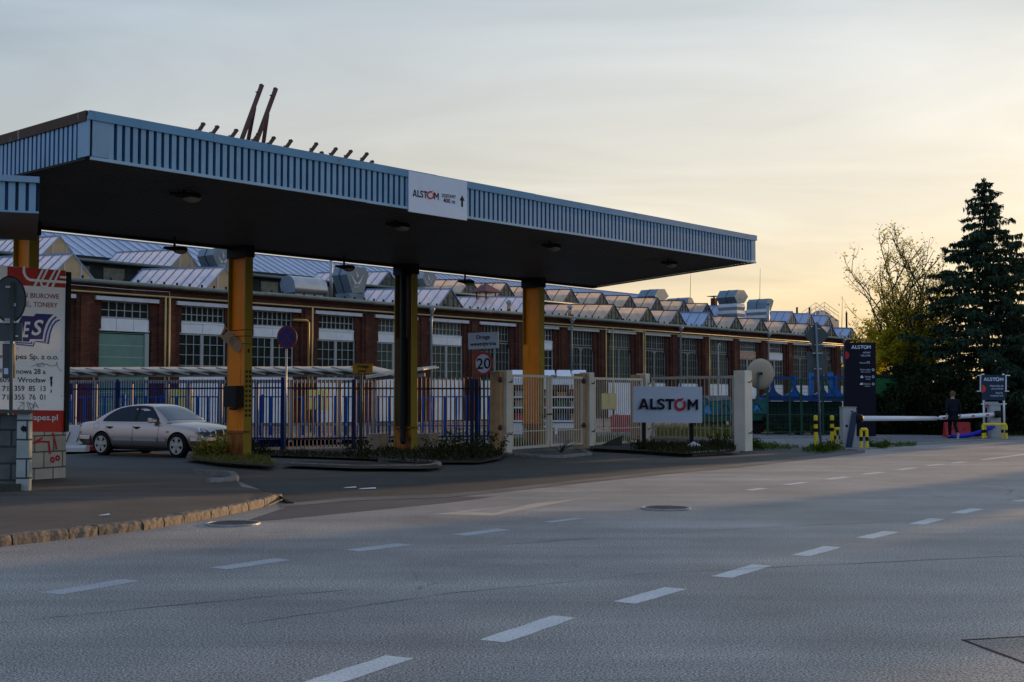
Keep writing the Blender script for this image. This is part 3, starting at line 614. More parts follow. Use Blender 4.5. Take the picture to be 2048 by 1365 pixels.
# columns: deep I sections, boxed in below
tcen = tb - .45; SCS = [onwall(x, 850, tcen)[0] for x in (46, 478, 811, 1067)]; sc1 = SCS[1]; print('columns', SCS)
for k in range(-1, 3):
    sc = SCS[k + 1]; hd, fw = .36, .115                            # half depth along n, half flange width along d
    col = None
    mbx = MB(); zt_ = ZS + .06
    mbx.obox(F(sc, tcen - hd, zt_ / 2), D_ * fw, N_ * .016, V((0, 0, zt_ / 2))); mbx.obox(F(sc, tcen + hd, zt_ / 2), D_ * fw, N_ * .016, V((0, 0, zt_ / 2)))
    col = obj('column', mbx, m_yelf, can)
    mbx = MB(); mbx.obox(F(sc, tcen, zt_ / 2), D_ * .012, N_ * (hd - .016), V((0, 0, zt_ / 2))); obj('web', mbx, m_yel if k != 1 else m_coldark, col)
    mbx = MB(); zc = 3.35
    for sgn in (-1, 1): mbx.obox(F(sc + sgn * (fw - .012), tcen, zc / 2 + .35), D_ * .010, N_ * (hd - .018), V((0, 0, zc / 2 - .35)))
    mbx.obox(F(sc, tcen, zc + .012), D_ * fw * .96, N_ * (hd - .018), V((0, 0, .008))); obj('cover_plate', mbx, m_yel if k != 1 else m_coldark, col)
    mbx = MB()
    for sgn in (-1, 1): mbx.obox(F(sc + sgn * (fw - .012), tcen, .34), D_ * .011, N_ * (hd - .018), V((0, 0, .34)))
    for a_ in ((-1, 0), (1, 0)): mbx.obox(F(sc + a_[0] * (fw + .004), tcen, .74), D_ * .012, N_ * (hd + .03), V((0, 0, .03)))
    for a_ in (-1, 1): mbx.obox(F(sc, tcen + a_ * (hd + .02), .74), D_ * (fw + .015), N_ * .010, V((0, 0, .03)))
    obj('base_plate', mbx, m_yelr, col)
    mbx = MB(); mbx.obox(F(sc, tcen, zt_ - .16), D_ * (fw + .02), N_ * (hd + .06), V((0, 0, .16)))
    obj('head_cap', mbx, m_dark, col)
    if k == 0:
        mbx = MB()
        for cx in (-.055, .055):
            for i in range(10):
                z = 1.12 + i * .125
                mbx.prism([F(sc + cx - .034, tcen - hd - .0175, z + .03), F(sc + cx - .034, tcen - hd - .0175, z + .09), F(sc + cx, tcen - hd - .0175, z + .05), F(sc + cx + .034, tcen - hd - .0175, z + .09), F(sc + cx + .034, tcen - hd - .0175, z + .03), F(sc + cx, tcen - hd - .0175, z - .01)], -N_ * .003)
        fixn(obj('warning_chevrons', mbx, m_blk, col))
        mbx = MB(); mbx.obox(F(sc, tcen - hd - .018, 2.82), D_ * .03, N_ * .002, V((0, 0, .05))); obj('sticker', mbx, m_blk, col)
        mbx = MB()
        for z in (3.36, 3.2, 3.0):
            for (a_, b_) in ((F(sc - fw - .012, tcen - hd - .02, z), F(sc + fw + .012, tcen - hd - .02, z)), (F(sc - fw - .012, tcen - hd - .02, z), F(sc - fw - .012, tcen + hd, z))): mbx.tube([a_, b_], .008, 5)
        obj('strap', mbx, m_dark, col)
    if k == 1:
        mbx = MB(); mbx.tube([F(sc - fw - .09, tcen - .1, 5.4), F(sc - fw - .09, tcen - .1, .75), F(sc - fw - .12, tcen - .15, .5), F(sc - fw - .45, tcen - .5, .35)], .085, 10); obj('rain_pipe', mbx, m_dark, col, True)
mb = MB(); pl0 = F(sc1 - .14, tcen - .1, 1.65)
jb = thing('junction_box', 'black electrical box bolted to the column beside the parked car', 'electrical box', pl0)
mb.obox(pl0 - D_ * .12, D_ * .12, N_ * .28, V((0, 0, .27))); obj('case', mb, m_blk, jb, bevel=.015)
mb = MB(); mb.lathe([(.12, 0), (.10, .06), (.02, .08)], pl0 - D_ * .12 - V((0, 0, .28)), axis=(0, 0, -1), n=14); obj('gland', mb, m_rust, jb, True)
# cardboard direction board strapped to the same column
pp = Plane(F(sc1 - .16, tcen - .2, 3.0), -D_ * .8 - N_ * .45)
bd = thing('direction_board', 'tilted cardboard board with black arrow strapped to the yellow column', 'sign', pp.at(462, 712))
mb = MB(); q = [pp.at(x, y) for x, y in ((449.5, 652.5), (487.5, 689.5), (475.5, 708), (439.5, 673.5))]; mb.prism(q, -pp.n * .012); fixn(obj('board', mb, mat('cardboard', (.44, .26, .15), .85, var=.15, vs=4), bd))
mb = MB(); put_stroke(mb, pp, [(445.5, 670), (453, 661.5)], 2.2); put_poly(mb, pp, [(449, 660.2), (455, 658.7), (454, 664.8)], .0045); put_stroke(mb, pp, [(459, 661.5), (481, 682.5)], .5, .005); put_stroke(mb, pp, [(459, 680), (467, 687.5)], .6, .005); put_stroke(mb, pp, [(459, 684), (466, 691.5)], .5, .005)
put_ring(mb, pp, 467, 679.3, 5.9, 5.4, .005); obj('arrow', mb, m_blk, bd)
mb = MB(); put_text(mb, pp, "DA", (463.0, 677.6), (469.2, 683.6), 3.2, .006, B2); obj('lettering', mb, m_blk, bd)
# white delivery sign on the fascia
sp = Plane(F(0, tf - .10, 0), -N_)
sg = thing('fascia_sign', 'white delivery sign with black arrow fixed on the blue canopy fascia', 'sign', sp.at(876, 430))
mb = MB(); mb.prism([sp.at(*p) for p in ((817.6, 342), (934.2, 363.7), (934.2, 441.5), (817.6, 423.5))], N_ * .03); fixn(obj('panel', mb, m_whites, sg))
mbd, mbr = MB(), MB()
logo(mbd, mbr, sp, (825.3, 393), (854.2, 397.4), 14, (861, 390.8), 8.4, (868, 399), (877.4, 400.5), B1)
words(sg, m_navy, sp, [("DOSTAWY", (883.9, 394.5), (911.7, 398.0), 6.8, B4), ("400 m", (886.3, 404.6), (910, 408.2), 8.2, B4)]); mba = MB()
put_stroke(mba, sp, [(924, 397), (924, 413)], 4); put_poly(mba, sp, [(919, 401.0), (924, 391), (929.2, 402.4)], .0055)
obj('lettering', mbd, m_navy, sg); obj('arrow', mba, m_navy, sg); obj('logo_ring', mbr, m_red, sg)
# lamps slung under the soffit
m_bowl = mat('lamp_bowl', (.30, .24, .17), .3)
def soffit_lamp(px, py, z, label, L=.62):
    c = atz(px, py, z); t = thing('soffit_lamp', label, 'lamp', c, group='lamps under the canopy')
    mbx = MB(); x = D_
    rings = [(-1, .02), (-.9, .07), (-.5, .10), (0, .13), (.5, .17), (.85, .17), (1, .10)]
    n = 12; vs = [c + x * (L / 2 * u) + N_ * (r * cos(2 * pi * k / n)) + V((0, 0, .45 * r * sin(2 * pi * k / n) + .05)) for u, r in rings for k in range(n)]
    mbx.add(vs, [(i * n + k, i * n + (k + 1) % n, (i + 1) * n + (k + 1) % n, (i + 1) * n + k) for i in range(len(rings) - 1) for k in range(n)] + [tuple(range(n))[::-1], tuple((len(rings) - 1) * n + k for k in range(n))])
    obj('housing', mbx, m_dark, t, True)
    mbx = MB(); cc = c + x * (L * .27); vs = []; m = 6
    for i in range(m + 1):
        a = pi / 2 * i / m
        for k in range(n): vs.append(cc + x * (.19 * cos(a) * cos(2 * pi * k / n)) + N_ * (.15 * cos(a) * sin(2 * pi * k / n)) + V((0, 0, .03 - .10 * sin(a))))
    mbx.add(vs, [(i * n + k, i * n + (k + 1) % n, (i + 1) * n + (k + 1) % n, (i + 1) * n + k) for i in range(m) for k in range(n)]); obj('bowl', mbx, m_bowl, t, True)
    mbx = MB(); mbx.tube([c + V((0, 0, .08)), V((c.x, c.y, ZS + .09))], .03, 6); obj('stem', mbx, m_dark, t)
for a in ((368, 396, 5.40, 'street lamp under the soffit, nearest to the billboard'), (793, 455, 5.40, 'street lamp under the soffit just behind the white fascia sign'),
          (1100, 496, 5.40, 'street lamp under the soffit in front of the third yellow column'), (1336, 530, 5.40, 'street lamp under the soffit at the far narrow tip of the canopy'),
          (349, 502, 5.22, 'lamp on the rear soffit edge beside the column that holds the cardboard board'), (688, 538, 5.22, 'lamp on the rear soffit edge in front of the grey flared ventilator'),
          (930, 567, 5.22, 'lamp on the rear soffit edge above the speed limit sign')): soffit_lamp(*a)
# steel stubs of an old roof sign
tst = tf + 1.0
def rp(px, py): return onpl(px, py, N_ * tst, N_)
for a, b, w in (((398, 262), (408, 247), .055), ((425, 268), (436, 253), .055), ((463, 275), (474, 260), .055), ((484, 278), (524, 170), .07), ((513, 283), (552, 177), .07), ((507, 283), (518, 268), .055), ((538, 290), (549, 275), .055), ((572, 296), (583, 281), .055), ((622, 303), (634, 287), .055), ((641, 309), (645, 305), .055), ((661, 312), (673, 297), .055), ((690, 317), (703, 302), .055), ((722, 323), (735, 307), .055), ((741, 327), (746, 323), .055)):
    A, B = rp(*a), rp(*b); A2 = A + (A - B).normalized() * .9 if A.z > ZT else A
    k = (A.z - (ZT - .05)) / max(.05, (B.z - A.z)); A2 = A - (B - A) * k
    mbx = MB(); mbx.bar(A2, B, w, .06, N_); d = (B - A).normalized(); mbx.bar(B - d * .02 - D_ * .05, B - d * .02 + D_ * .035, .04, .03, N_); mbx.bar(B - d * .18 - D_ * .08, B - d * .18, .02, .02, N_)
    st_ = obj('strut', mbx, m_redrod, can)
    if b[1] < 200:
        q = ((509, 215), (512, 279)) if b[0] < 530 else ((535, 228), (543, 287))
        mbx = MB(); mbx.bar(rp(*q[0]), rp(*q[1]) + N_ * .3 - V((0, 0, .15)), .06, .05, N_); obj('brace', mbx, m_redrod, st_)
# ================================================================== low canopy at the left edge
Y2 = 20.6
lc = thing('gatehouse_canopy', 'lower blue corrugated canopy end cut off by the left picture edge', 'canopy', at(-180, 430, Y2) * V((1, 1, 0)) if False else V((at(-180, 430, Y2).x, Y2, 0)))
A, B = at(78, 428, Y2), at(-420, 400, Y2 - 1.2); zt2 = at(76, 362, Y2).z
A0, B0 = V((A.x, A.y, 0)), V((B.x, B.y, 0)); dl = (A0 - B0).normalized(); nl = V((-dl.y, dl.x, 0)); nl = nl if nl.y > 0 else -nl
obj('fascia', corrugated(B0, A0, A.z + .03, zt2 - .05, -nl, .155, .05, .66), [m_fascia, m_fasciad], lc)
mb = MB(); mb.bar(B0 + V((0, 0, zt2)) - nl * .06, A0 + V((0, 0, zt2)) - nl * .06, .10, .10); mb.bar(B0 + V((0, 0, A.z + .01)) - nl * .055, A0 + V((0, 0, A.z + .01)) - nl * .055, .06, .03); obj('trim', mb, m_fascia, lc)
mb = MB(); mb.prism([B0 + V((0, 0, A.z + .05)), A0 + V((0, 0, A.z + .05)), A0 - dl * .15 + nl * 4.2 + V((0, 0, A.z + .05)), B0 + nl * 4.2 + V((0, 0, A.z + .05))], (0, 0, zt2 - A.z - .1)); fixn(obj('deck', mb, m_soffit, lc))
for q in (.12, .9):
    c = B0.lerp(A0, q * .3) + nl * (1.0 + q * 2.2); mb = MB(); mb.box(c.x - .09, c.x + .09, c.y - .09, c.y + .09, 0, A.z + .06); obj('post', mb, m_yelf, lc)
# ================================================================== brick factory hall (local frame: x along the wall, y into the building)
m_brick = brick_mat('factory_brick', (.120, .029, .014), (.062, .016, .009), (.040, .025, .018), .27, .085, .014, worn=(.15, .07, .045), var=.55)
m_lint = mat('lintel_white', (.52, .53, .56), .6, var=.15, vs=4)
m_frame = mat('window_frame_paint', (.36, .38, .37), .5, var=.15, vs=5)
m_frameb = mat('window_frame_old', (.20, .225, .215), .55, var=.2, vs=5)
m_wpan = mat('window_panel_white', (.72, .74, .76), .5, var=.12, vs=1.2)
m_pane = mat('old_glass', (.012, .020, .019), .3, var=.6, vs=.9, spec=.10)
m_pane2 = mat('lit_old_glass', (.05, .07, .05), .3, var=.6, vs=.7, spec=.12)  # paler copy of the old glass, light on the panes put into its colour
m_gutter = mat('gutter_zinc', (.13, .17, .16), .5, .3, var=.2, vs=3)
m_gas = mat('gas_pipe_yellow', (.46, .37, .16), .5, var=.12, vs=4)
m_down = mat('downpipe_grey', (.20, .25, .28), .5, .2, var=.15, vs=3)
m_felt = mat('roof_felt', (.030, .030, .033), .9, var=.4, vs=.8)
m_clere = mat('clerestory_dark', (.022, .028, .028), .5, var=.5, vs=2)
m_bars = mat('glazing_bar', (.035, .055, .09), .5)
m_barl = mat('glazing_bar_blue', (.16, .27, .45), .45)
m_gl = glass_mat('wired_glass', (.92, .74, .48), .62, .10, .15, (.66, .62, .66))  # gold and lavender sky glow on the panes put into their tint
m_glf = glass_mat('frosted_glass', (.78, .81, .92), .86, .18, .4)
m_shm = mat('zinc_sheet', (.34, .40, .52), .38, .35, var=.12, vs=1)
m_ply = mat('plywood', (.50, .36, .20), .8, var=.15, vs=1.5)
m_ggl = mat('gable_glass', (.12, .135, .105), .3, var=.4, vs=2)
m_green = mat('roller_green', (.13, .24, .19), .5, var=.12, vs=1)
m_vent = mat('vent_grey_blue', (.14, .20, .25), .5, .25, var=.2, vs=1.5)
m_ventl = mat('vent_light', (.27, .30, .31), .45, .35, var=.2, vs=1.5)
m_zinc = mat('ribbed_zinc', (.36, .39, .42), .35, .6, var=.15, vs=2)
TW = 61.0
fac = thing('factory', 'long brick factory hall with white panelled windows and glazed saw tooth skylights', 'factory', N_ * TW, ANG)
cen = [245, 404, 545, 675, 785, 898, 995, 1083, 1168, 1243, 1313, 1380, 1441, 1497, 1551, 1600, 1650, 1693]
PB, SB = np.polyfit(range(len(cen)), [onwall(x, 700, TW)[0] for x in cen], 1)
print('bay', PB, SB)
def zf(y, px=675): return onwall(px, y, TW)[1]
ZG, ZLT, ZT0, ZT1, ZB1, ZW1 = zf(603), zf(628), zf(633), zf(660), zf(681), zf(757)
print('levels', ZG, ZLT, ZT0, ZT1, ZB1, ZW1)
sc_ = lambda k: SB + PB * k
K0, K1 = -4, 18
HW = 1.60
def fobj(name, mbx, m, par=None, **kw):
    o = obj(name, mbx, m, fac if par is None else par, local=True, **kw); return o
def child(name, mbx, m, par):                        # child of a factory part: undo the part's own offset
    o = obj(name, mbx, m, par, local=True); o.location -= par.location; WM[o.name] = WM[par.name] @ M4.Translation(o.location); return o
mb = MB(); x0, x1 = sc_(K0) - PB / 2, sc_(K1) + PB / 2
mb.box(x0, x1, 0, .5, ZLT + .02, ZG)
for k in range(K0, K1 + 2):
    c = sc_(k) - PB / 2; a, b = c - (PB / 2 - HW), c + (PB / 2 - HW)
    mb.box(a, b, 0.003, .497, -.1, ZLT + .02)
    mb.box(c - .52, c + .52, -.13, .003, -.1, ZLT + .25); mb.box(c - .28, c + .28, -.20, -.13, -.1, ZLT + .1)
    for sgn, e in ((1, b), (-1, a)):                 # stepped brick shoulders of each opening
        for j in range(5): mb.box(min(e, e + sgn * .12), max(e, e + sgn * .12) - 0, .02 + .004 * j, .45, ZB1 + .05 + j * .13, ZB1 + .05 + (j + 1) * .13) if j < 4 else mb.box(min(e, e + sgn * .13), max(e, e + sgn * .13), .03, .46, ZB1 + .57, ZLT + .015)
mb.box(x0, x1, -.09, 0, ZG - .55, ZG - .38); mb.box(x0, x1, -.14, 0, ZG - .16, ZG - .02)
mb.box(x0, x1, 22, 22.4, -.1, 10); mb.box(x1 - .4, x1, .5, 22, -.1, 8.2); mb.box(x0, x0 + .4, .5, 22, -.1, 8.2)
fobj('wall', mb, m_brick)
mb = MB(); mb.box(x0, x1, .9, 1.0, -.1, ZG); fobj('interior_screen', mb, m_clere)
def window(k):
    c = sc_(k); typ = 'A' if k in (-4, -3, -2, -1, 1, 2, 3, 4, 5, 7, 13, 14, 17, 18) else 'B'
    if k == 0: typ = 'D'
    cols = 6 if k == 0 else 8; y0, y1 = .16, .22
    fr = MB(); tw = HW - .13
    zt1 = ZT1 if typ != 'B' else zf(667)
    def bar(xa, xb, za, zb, d=0): fr.box(xa, xb, y0 - d, y1, za, zb)
    if typ == 'D': zt1 = ZT1
    bar(c - tw, c + tw, ZT0, ZT0 + .06, .001); bar(c - tw, c + tw, zt1, zt1 + .07, .0015)
    for i in range(cols + 1):
        x = c - tw + .03 + (2 * tw - .06) * i / cols; w_ = .05 if (typ == 'B' and i in (3, 5)) else .022; bar(x - w_, x + w_, zt1, ZT0 + .055)
    bar(c - tw, c + tw, (zt1 + ZT0) / 2 - .02, (zt1 + ZT0) / 2 + .02, .002)
    zl1 = ZB1 if typ == 'A' else zt1 - .10
    if typ != 'D':
        ncol = 3 if typ == 'A' else 4
        for sgn in (-1, 1):
            xa, xb = (c - HW + .02, c - .03) if sgn < 0 else (c + .03, c + HW - .02)
            bar(xa, xb, zl1 - .07, zl1, .003); bar(xa, xb, ZW1, ZW1 + .05, .003)
            for i in range(ncol + 1):
                x = xa + .035 + (xb - xa - .07) * i / ncol; w_ = .04 if i in (0, ncol) else .013; bar(x - w_, x + w_, ZW1 + .04, zl1 - .06, .001 * (i % 2))
            for j in range(1, 4):
                z = ZW1 + (zl1 - ZW1) * j / 4; bar(xa, xb, z - .016, z + .016, .002)
            if k in (8, 10, 11, 15):                  # rounded upper corners of the gate-like leaves
                for ex, dx in ((xa + .07, 1), (xb - .07, -1)): fr.prism([(ex, y0 - .004, zl1 - .06), (ex + dx * .3, y0 - .004, zl1 - .06), (ex + dx * .12, y0 - .004, zl1 - .16), (ex, y0 - .004, zl1 - .36)], (0, .03, 0))
            if k in (2, 3, 4, 1): fr.bar((xa + .35, y1 + .05, ZW1 + .3), (xb - .35, y1 + .05, zl1 - .4), .03, .03)
        bar(c - .06, c + .06, ZW1, zl1, .02)
    fo = fobj('window', fr, m_frame if typ != 'B' else m_frameb)
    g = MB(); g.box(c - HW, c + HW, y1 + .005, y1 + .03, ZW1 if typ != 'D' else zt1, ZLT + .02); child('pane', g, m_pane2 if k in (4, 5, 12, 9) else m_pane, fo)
    if typ in 'AD':
        p = MB(); n = 2 if typ == 'A' else 3; zb = ZB1 if typ == 'A' else ZB1 - .05
        for i in range(n):
            xa = c - HW + .05 + (2 * HW - .1) * i / n; xb = c - HW + .05 + (2 * HW - .1) * (i + 1) / n
            sk = random.uniform(-.012, .012); p.box(xa + .012, xb - .012, y0 - .06 + sk, y0 + .02, zb + .02, zt1 - .02)
        if typ == 'A': p.box(c - HW + .03, c + HW - .03, y0 - .10, y0 - .065, zt1 - .09, zt1 - .01)
        child('panel', p, stained('graffiti_panel', (.55, .24, .08), (.45, .40, .36), .6, .45, .55, 5, (1, 1, 1)) if k == 13 else m_wpan, fo)
    if typ != 'D':
        p = MB()
        for i in range(2):
            xa = c - HW + .03 + (HW - .03) * i; p.box(xa + .01, xa + HW - .04, y0 - .05, y0 + .03, .08, ZW1 - .01)
        child('panel', p, m_wpan, fo)
    l = MB(); l.box(c - HW - .32, c + HW + .32, -.22, .02, ZLT - .10, ZLT + .11); fobj('lintel', l, m_lint)
for k in range(K0, K1 + 1): window(k)
# green roller door
c = sc_(0); mb = MB(); z = .02
while z < ZB1 - .12:
    h = .64; mb.box(c - HW + .05, c + HW - .35, .20, .25, z, min(z + h - .05, ZB1 - .1)); z += h
dr = fobj('roller_door', mb, m_green); mb = MB(); z = .02 + .64 - .05
while z < ZB1 - .2: mb.box(c - HW + .05, c + HW - .35, .19, .24, z + .004, z + .046); z += .64
mb.box(c + HW - .34, c + HW - .1, .1, .24, 0, ZB1 - .1); child('door_trim', mb, mat('door_trim_pale', (.34, .40, .36), .5), dr)
# gutter, gas pipes, downpipes
mb = MB(); n = 40
for i in range(n):
    a, b = x0 + (x1 - x0) * i / n, x0 + (x1 - x0) * (i + 1) / n; sag = random.uniform(-.02, .02)
    mb.tube([(a + .005, -.28, ZG + .06 + sag), (b - .005, -.28, ZG + .06 + sag)], .13, 10)
mb.box(x0, x1, -.16, .0, ZG + .005, ZG + .12); gut = fobj('gutter', mb, m_gutter, smooth=False)
mb = MB(); x = x0
while x < x1: mb.box(x - .05, x + .05, -.02, .06, ZG + .14, ZG + .36); x += .83
child('snow_catch', mb, m_dark, gut)
zp = ZG - .52; mb = MB(); mb.tube([(x0, -.26, zp), (sc_(9), -.26, zp + .03), (x1, -.26, zp)], .05, 8); mb.tube([(sc_(7), -.36, zp - .16), (x1, -.36, zp - .16)], .035, 6); fobj('gas_pipe', mb, m_gas, smooth=True)
mb = MB(); mb.tube([(x0, -.24, zp + .35), (sc_(-1), -.24, zp + .33), (sc_(0), -.24, zp + .28), (onwall(333, 700, TW)[0], -.24, zp + .30), (onwall(334, 700, TW)[0], -.24, zp - 1.4)], .018, 6); fobj('cable', mb, m_lint)
for px, r, zb in ((325, .05, 1.6), (333, .05, .3), (611, .08, 1.8), (619, .05, .5), (1042, .05, .4), (1207, .05, .3), (1221, .045, .3), (1281, .06, .4), (1285, .045, .3), (1414, .05, .3)):
    s = onwall(px, 700, TW)[0]; mb = MB(); zt = zp if r < .07 else zp - .75
    if r >= .07 or px == 1281: pts = [(s - 1.1, -.05, zt - .1), (s - 1.1, -.28, zt - .1), (s - .12, -.28, zt - .1), (s, -.28, zt - .22), (s, -.28, zb)]
    else: pts = [(s, -.26, zt), (s, -.26, zb)]
    mb.tube(pts, r, 8); fobj('gas_pipe', mb, m_gas if r < .07 else mat('pipe_ochre', (.42, .24, .06), .5), smooth=True)
for px in (193, 857, 1138, 1356, 1532, 1682):
    if px == 193: continue
    s = onwall(px, 700, TW)[0]; mb = MB(); mb.tube([(s, -.30, ZG - .55), (s, -.26, ZG - .95), (s, -.26, .1)], .085, 8)
    mb.lathe([(.09, -.42), (.10, -.2), (.24, .0), (.24, .12)], (s, -.30, ZG - .12), n=10); fobj('downpipe', mb, m_down, smooth=True)
s = onwall(1427, 690, TW)[0]; mb = MB(); mb.tube([(s - .0, -.5, .3), (s, -.5, zf(645)), (s + .18, -.5, zf(643)), (s + .35, -.5, zf(647))], .06, 8); fobj('vent_pipe', mb, mat('pipe_white', (.5, .48, .46), .5), smooth=True)
# roofs in three steps
R1, R2 = 11.6, 24.0
zr = lambda y: ZG + .12 + .06 * y if y < R1 else (ZG + 2.55 + .06 * (y - R1) if y < R2 else ZG + 4.4)
def slab(ya, yb, za, zb, th=.12):
    mb.prism([(x0, ya, za), (x0, yb, zb), (x0, yb, zb - th), (x0, ya, za - th)], (x1 - x0, 0, 0))
mb = MB(); slab(-.12, R1, zr(0), zr(R1 - .01)); slab(R1 - .3, R2, zr(R1), zr(R2 - .01)); fixn(fobj('roof', mb, m_felt))
mb = MB(); mb.box(x0, x1, R1, R1 + .2, zr(R1 - .01) - .1, zr(R1) - .13); mb.box(x0, x1, R2, R2 + .2, zr(R2 - .01) - .1, zr(R2) + .02)
cl = fobj('clerestory', mb, m_clere)
mb = MB(); x = x0 + .6
while x < x1: mb = MB(); mb.box(x, x + 1.5, R1 - .03, R1 - .004, zr(R1 - .01) + .35, zr(R1) - .35); x += 2.48; child('clerestory_window', mb, m_ggl, cl)
mb = MB(); mb.tube([(x0, R1 - .42, zr(R1) - .02), (x1, R1 - .42, zr(R1) - .02)], .11, 8); fobj('gutter', mb, m_gutter, smooth=True)
def roof_ridge(ya, yr, yb, za, zr_, name, m, pitch=.62):
    mbx = MB(); mbx.prism([(x0, ya, za), (x0, yr, zr_), (x0, yb, za), (x0, yb, za - .1), (x0, ya, za - .1)], (x1 - x0 - 2, 0, 0)); o = fobj(name, mbx, m); fixn(o)
    mbx = MB(); x = x0 + .3; nrm = V((0, -(zr_ - za), yr - ya)).normalized() * .03
    while x < x1 - 2.2: mbx.bar(V((x, ya, za)) + nrm, V((x, yr, zr_)) + nrm, .03, .05, nrm); x += pitch
    mbx.bar(V((x0, yr, zr_ + .03)), V((x1 - 2, yr, zr_ + .03)), .16, .06); child('seams', mbx, m_barl, o)
roof_ridge(R2 + .1, R2 + 5, R2 + 10, zr(R2) - .02, zr(R2) + 2.15, 'monitor_roof', m_shm, .9)
# lantern skylights, one row on each step: gable to the street, ridge running back
def skylight(px, py, y0, kind, w=1.25, L=8.8, h=None, slope=.055):
    s, za = onwall(px, py, TW + y0); zb = zr(y0) + .06
    h = za - zb; ev = V((0, 1, slope)); A0 = V((s, y0, za)); nb = 6 if kind == 'g' else 9
    e = [V((s - w, y0, zb)), V((s + w, y0, zb))]
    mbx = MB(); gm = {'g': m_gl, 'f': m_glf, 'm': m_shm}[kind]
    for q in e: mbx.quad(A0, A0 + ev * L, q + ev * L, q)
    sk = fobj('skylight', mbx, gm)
    bm_ = m_bars if kind == 'g' else m_barl; mbx = MB(); th = .05
    for q in e:
        nrm = ev.cross(A0 - q).normalized(); nrm = nrm if nrm.z > 0 else -nrm
        for i in range(nb + 1):
            f = ev * (L * i / nb); mbx.bar(q + f + nrm * .02, A0 + f + nrm * .02, th if i else th * 1.7, .05, nrm)
        mbx.bar(q + nrm * .02, q + ev * L + nrm * .02, .07, .06, nrm)
    mbx.bar(A0 + V((0, 0, .03)), A0 + ev * L + V((0, 0, .03)), .14, .08); child('glazing_bars', mbx, bm_, sk)
    mbx = MB()
    for f, dy in ((V((0, 0, 0)), .02),): mbx.quad(*(p + f + V((0, dy, 0)) for p in (e[0], e[1], A0)))
    child('gable', mbx, m_ply if kind == 'f' and px < 500 else (m_ggl if kind != 'm' else m_ventl), sk)
    mbx = MB(); up = (0, -1, 0)
    for a, b in ((e[0], e[1]), (e[0], A0), (e[1], A0)): mbx.bar(V(a) + V((0, -.01, .02)), V(b) + V((0, -.01, .02)), .07, .06, up)
    for f in (-.38, .38) if kind == 'f' and px < 500 else (-.55, -.22, .22, .55): mbx.bar((s + f * w, y0 - .012, zb), (s + f * w, y0 - .012, zb + h * (1 - abs(f)) - .03), .045, .05, up)
    if not (kind == 'f' and px < 500): mbx.bar((s - .42 * w, y0 - .014, zb + h * .55), (s + .42 * w, y0 - .014, zb + h * .55), .05, .05, up)
    child('gable_frame', mbx, m_lint if kind == 'f' and px < 500 else m_bars, sk)
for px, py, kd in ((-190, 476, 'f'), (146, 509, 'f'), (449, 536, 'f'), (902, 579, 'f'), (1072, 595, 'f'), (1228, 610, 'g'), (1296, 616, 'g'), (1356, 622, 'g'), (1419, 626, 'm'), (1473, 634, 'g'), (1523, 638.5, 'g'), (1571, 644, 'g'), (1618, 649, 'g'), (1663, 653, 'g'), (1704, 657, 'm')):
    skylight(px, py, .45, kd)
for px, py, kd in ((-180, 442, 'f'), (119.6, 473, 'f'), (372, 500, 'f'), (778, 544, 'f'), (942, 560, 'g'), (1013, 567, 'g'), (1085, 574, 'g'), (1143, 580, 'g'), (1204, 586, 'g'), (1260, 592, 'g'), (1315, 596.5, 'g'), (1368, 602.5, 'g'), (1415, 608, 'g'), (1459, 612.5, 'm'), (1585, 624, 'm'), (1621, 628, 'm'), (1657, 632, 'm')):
    skylight(px, py, R1 + .5, kd)
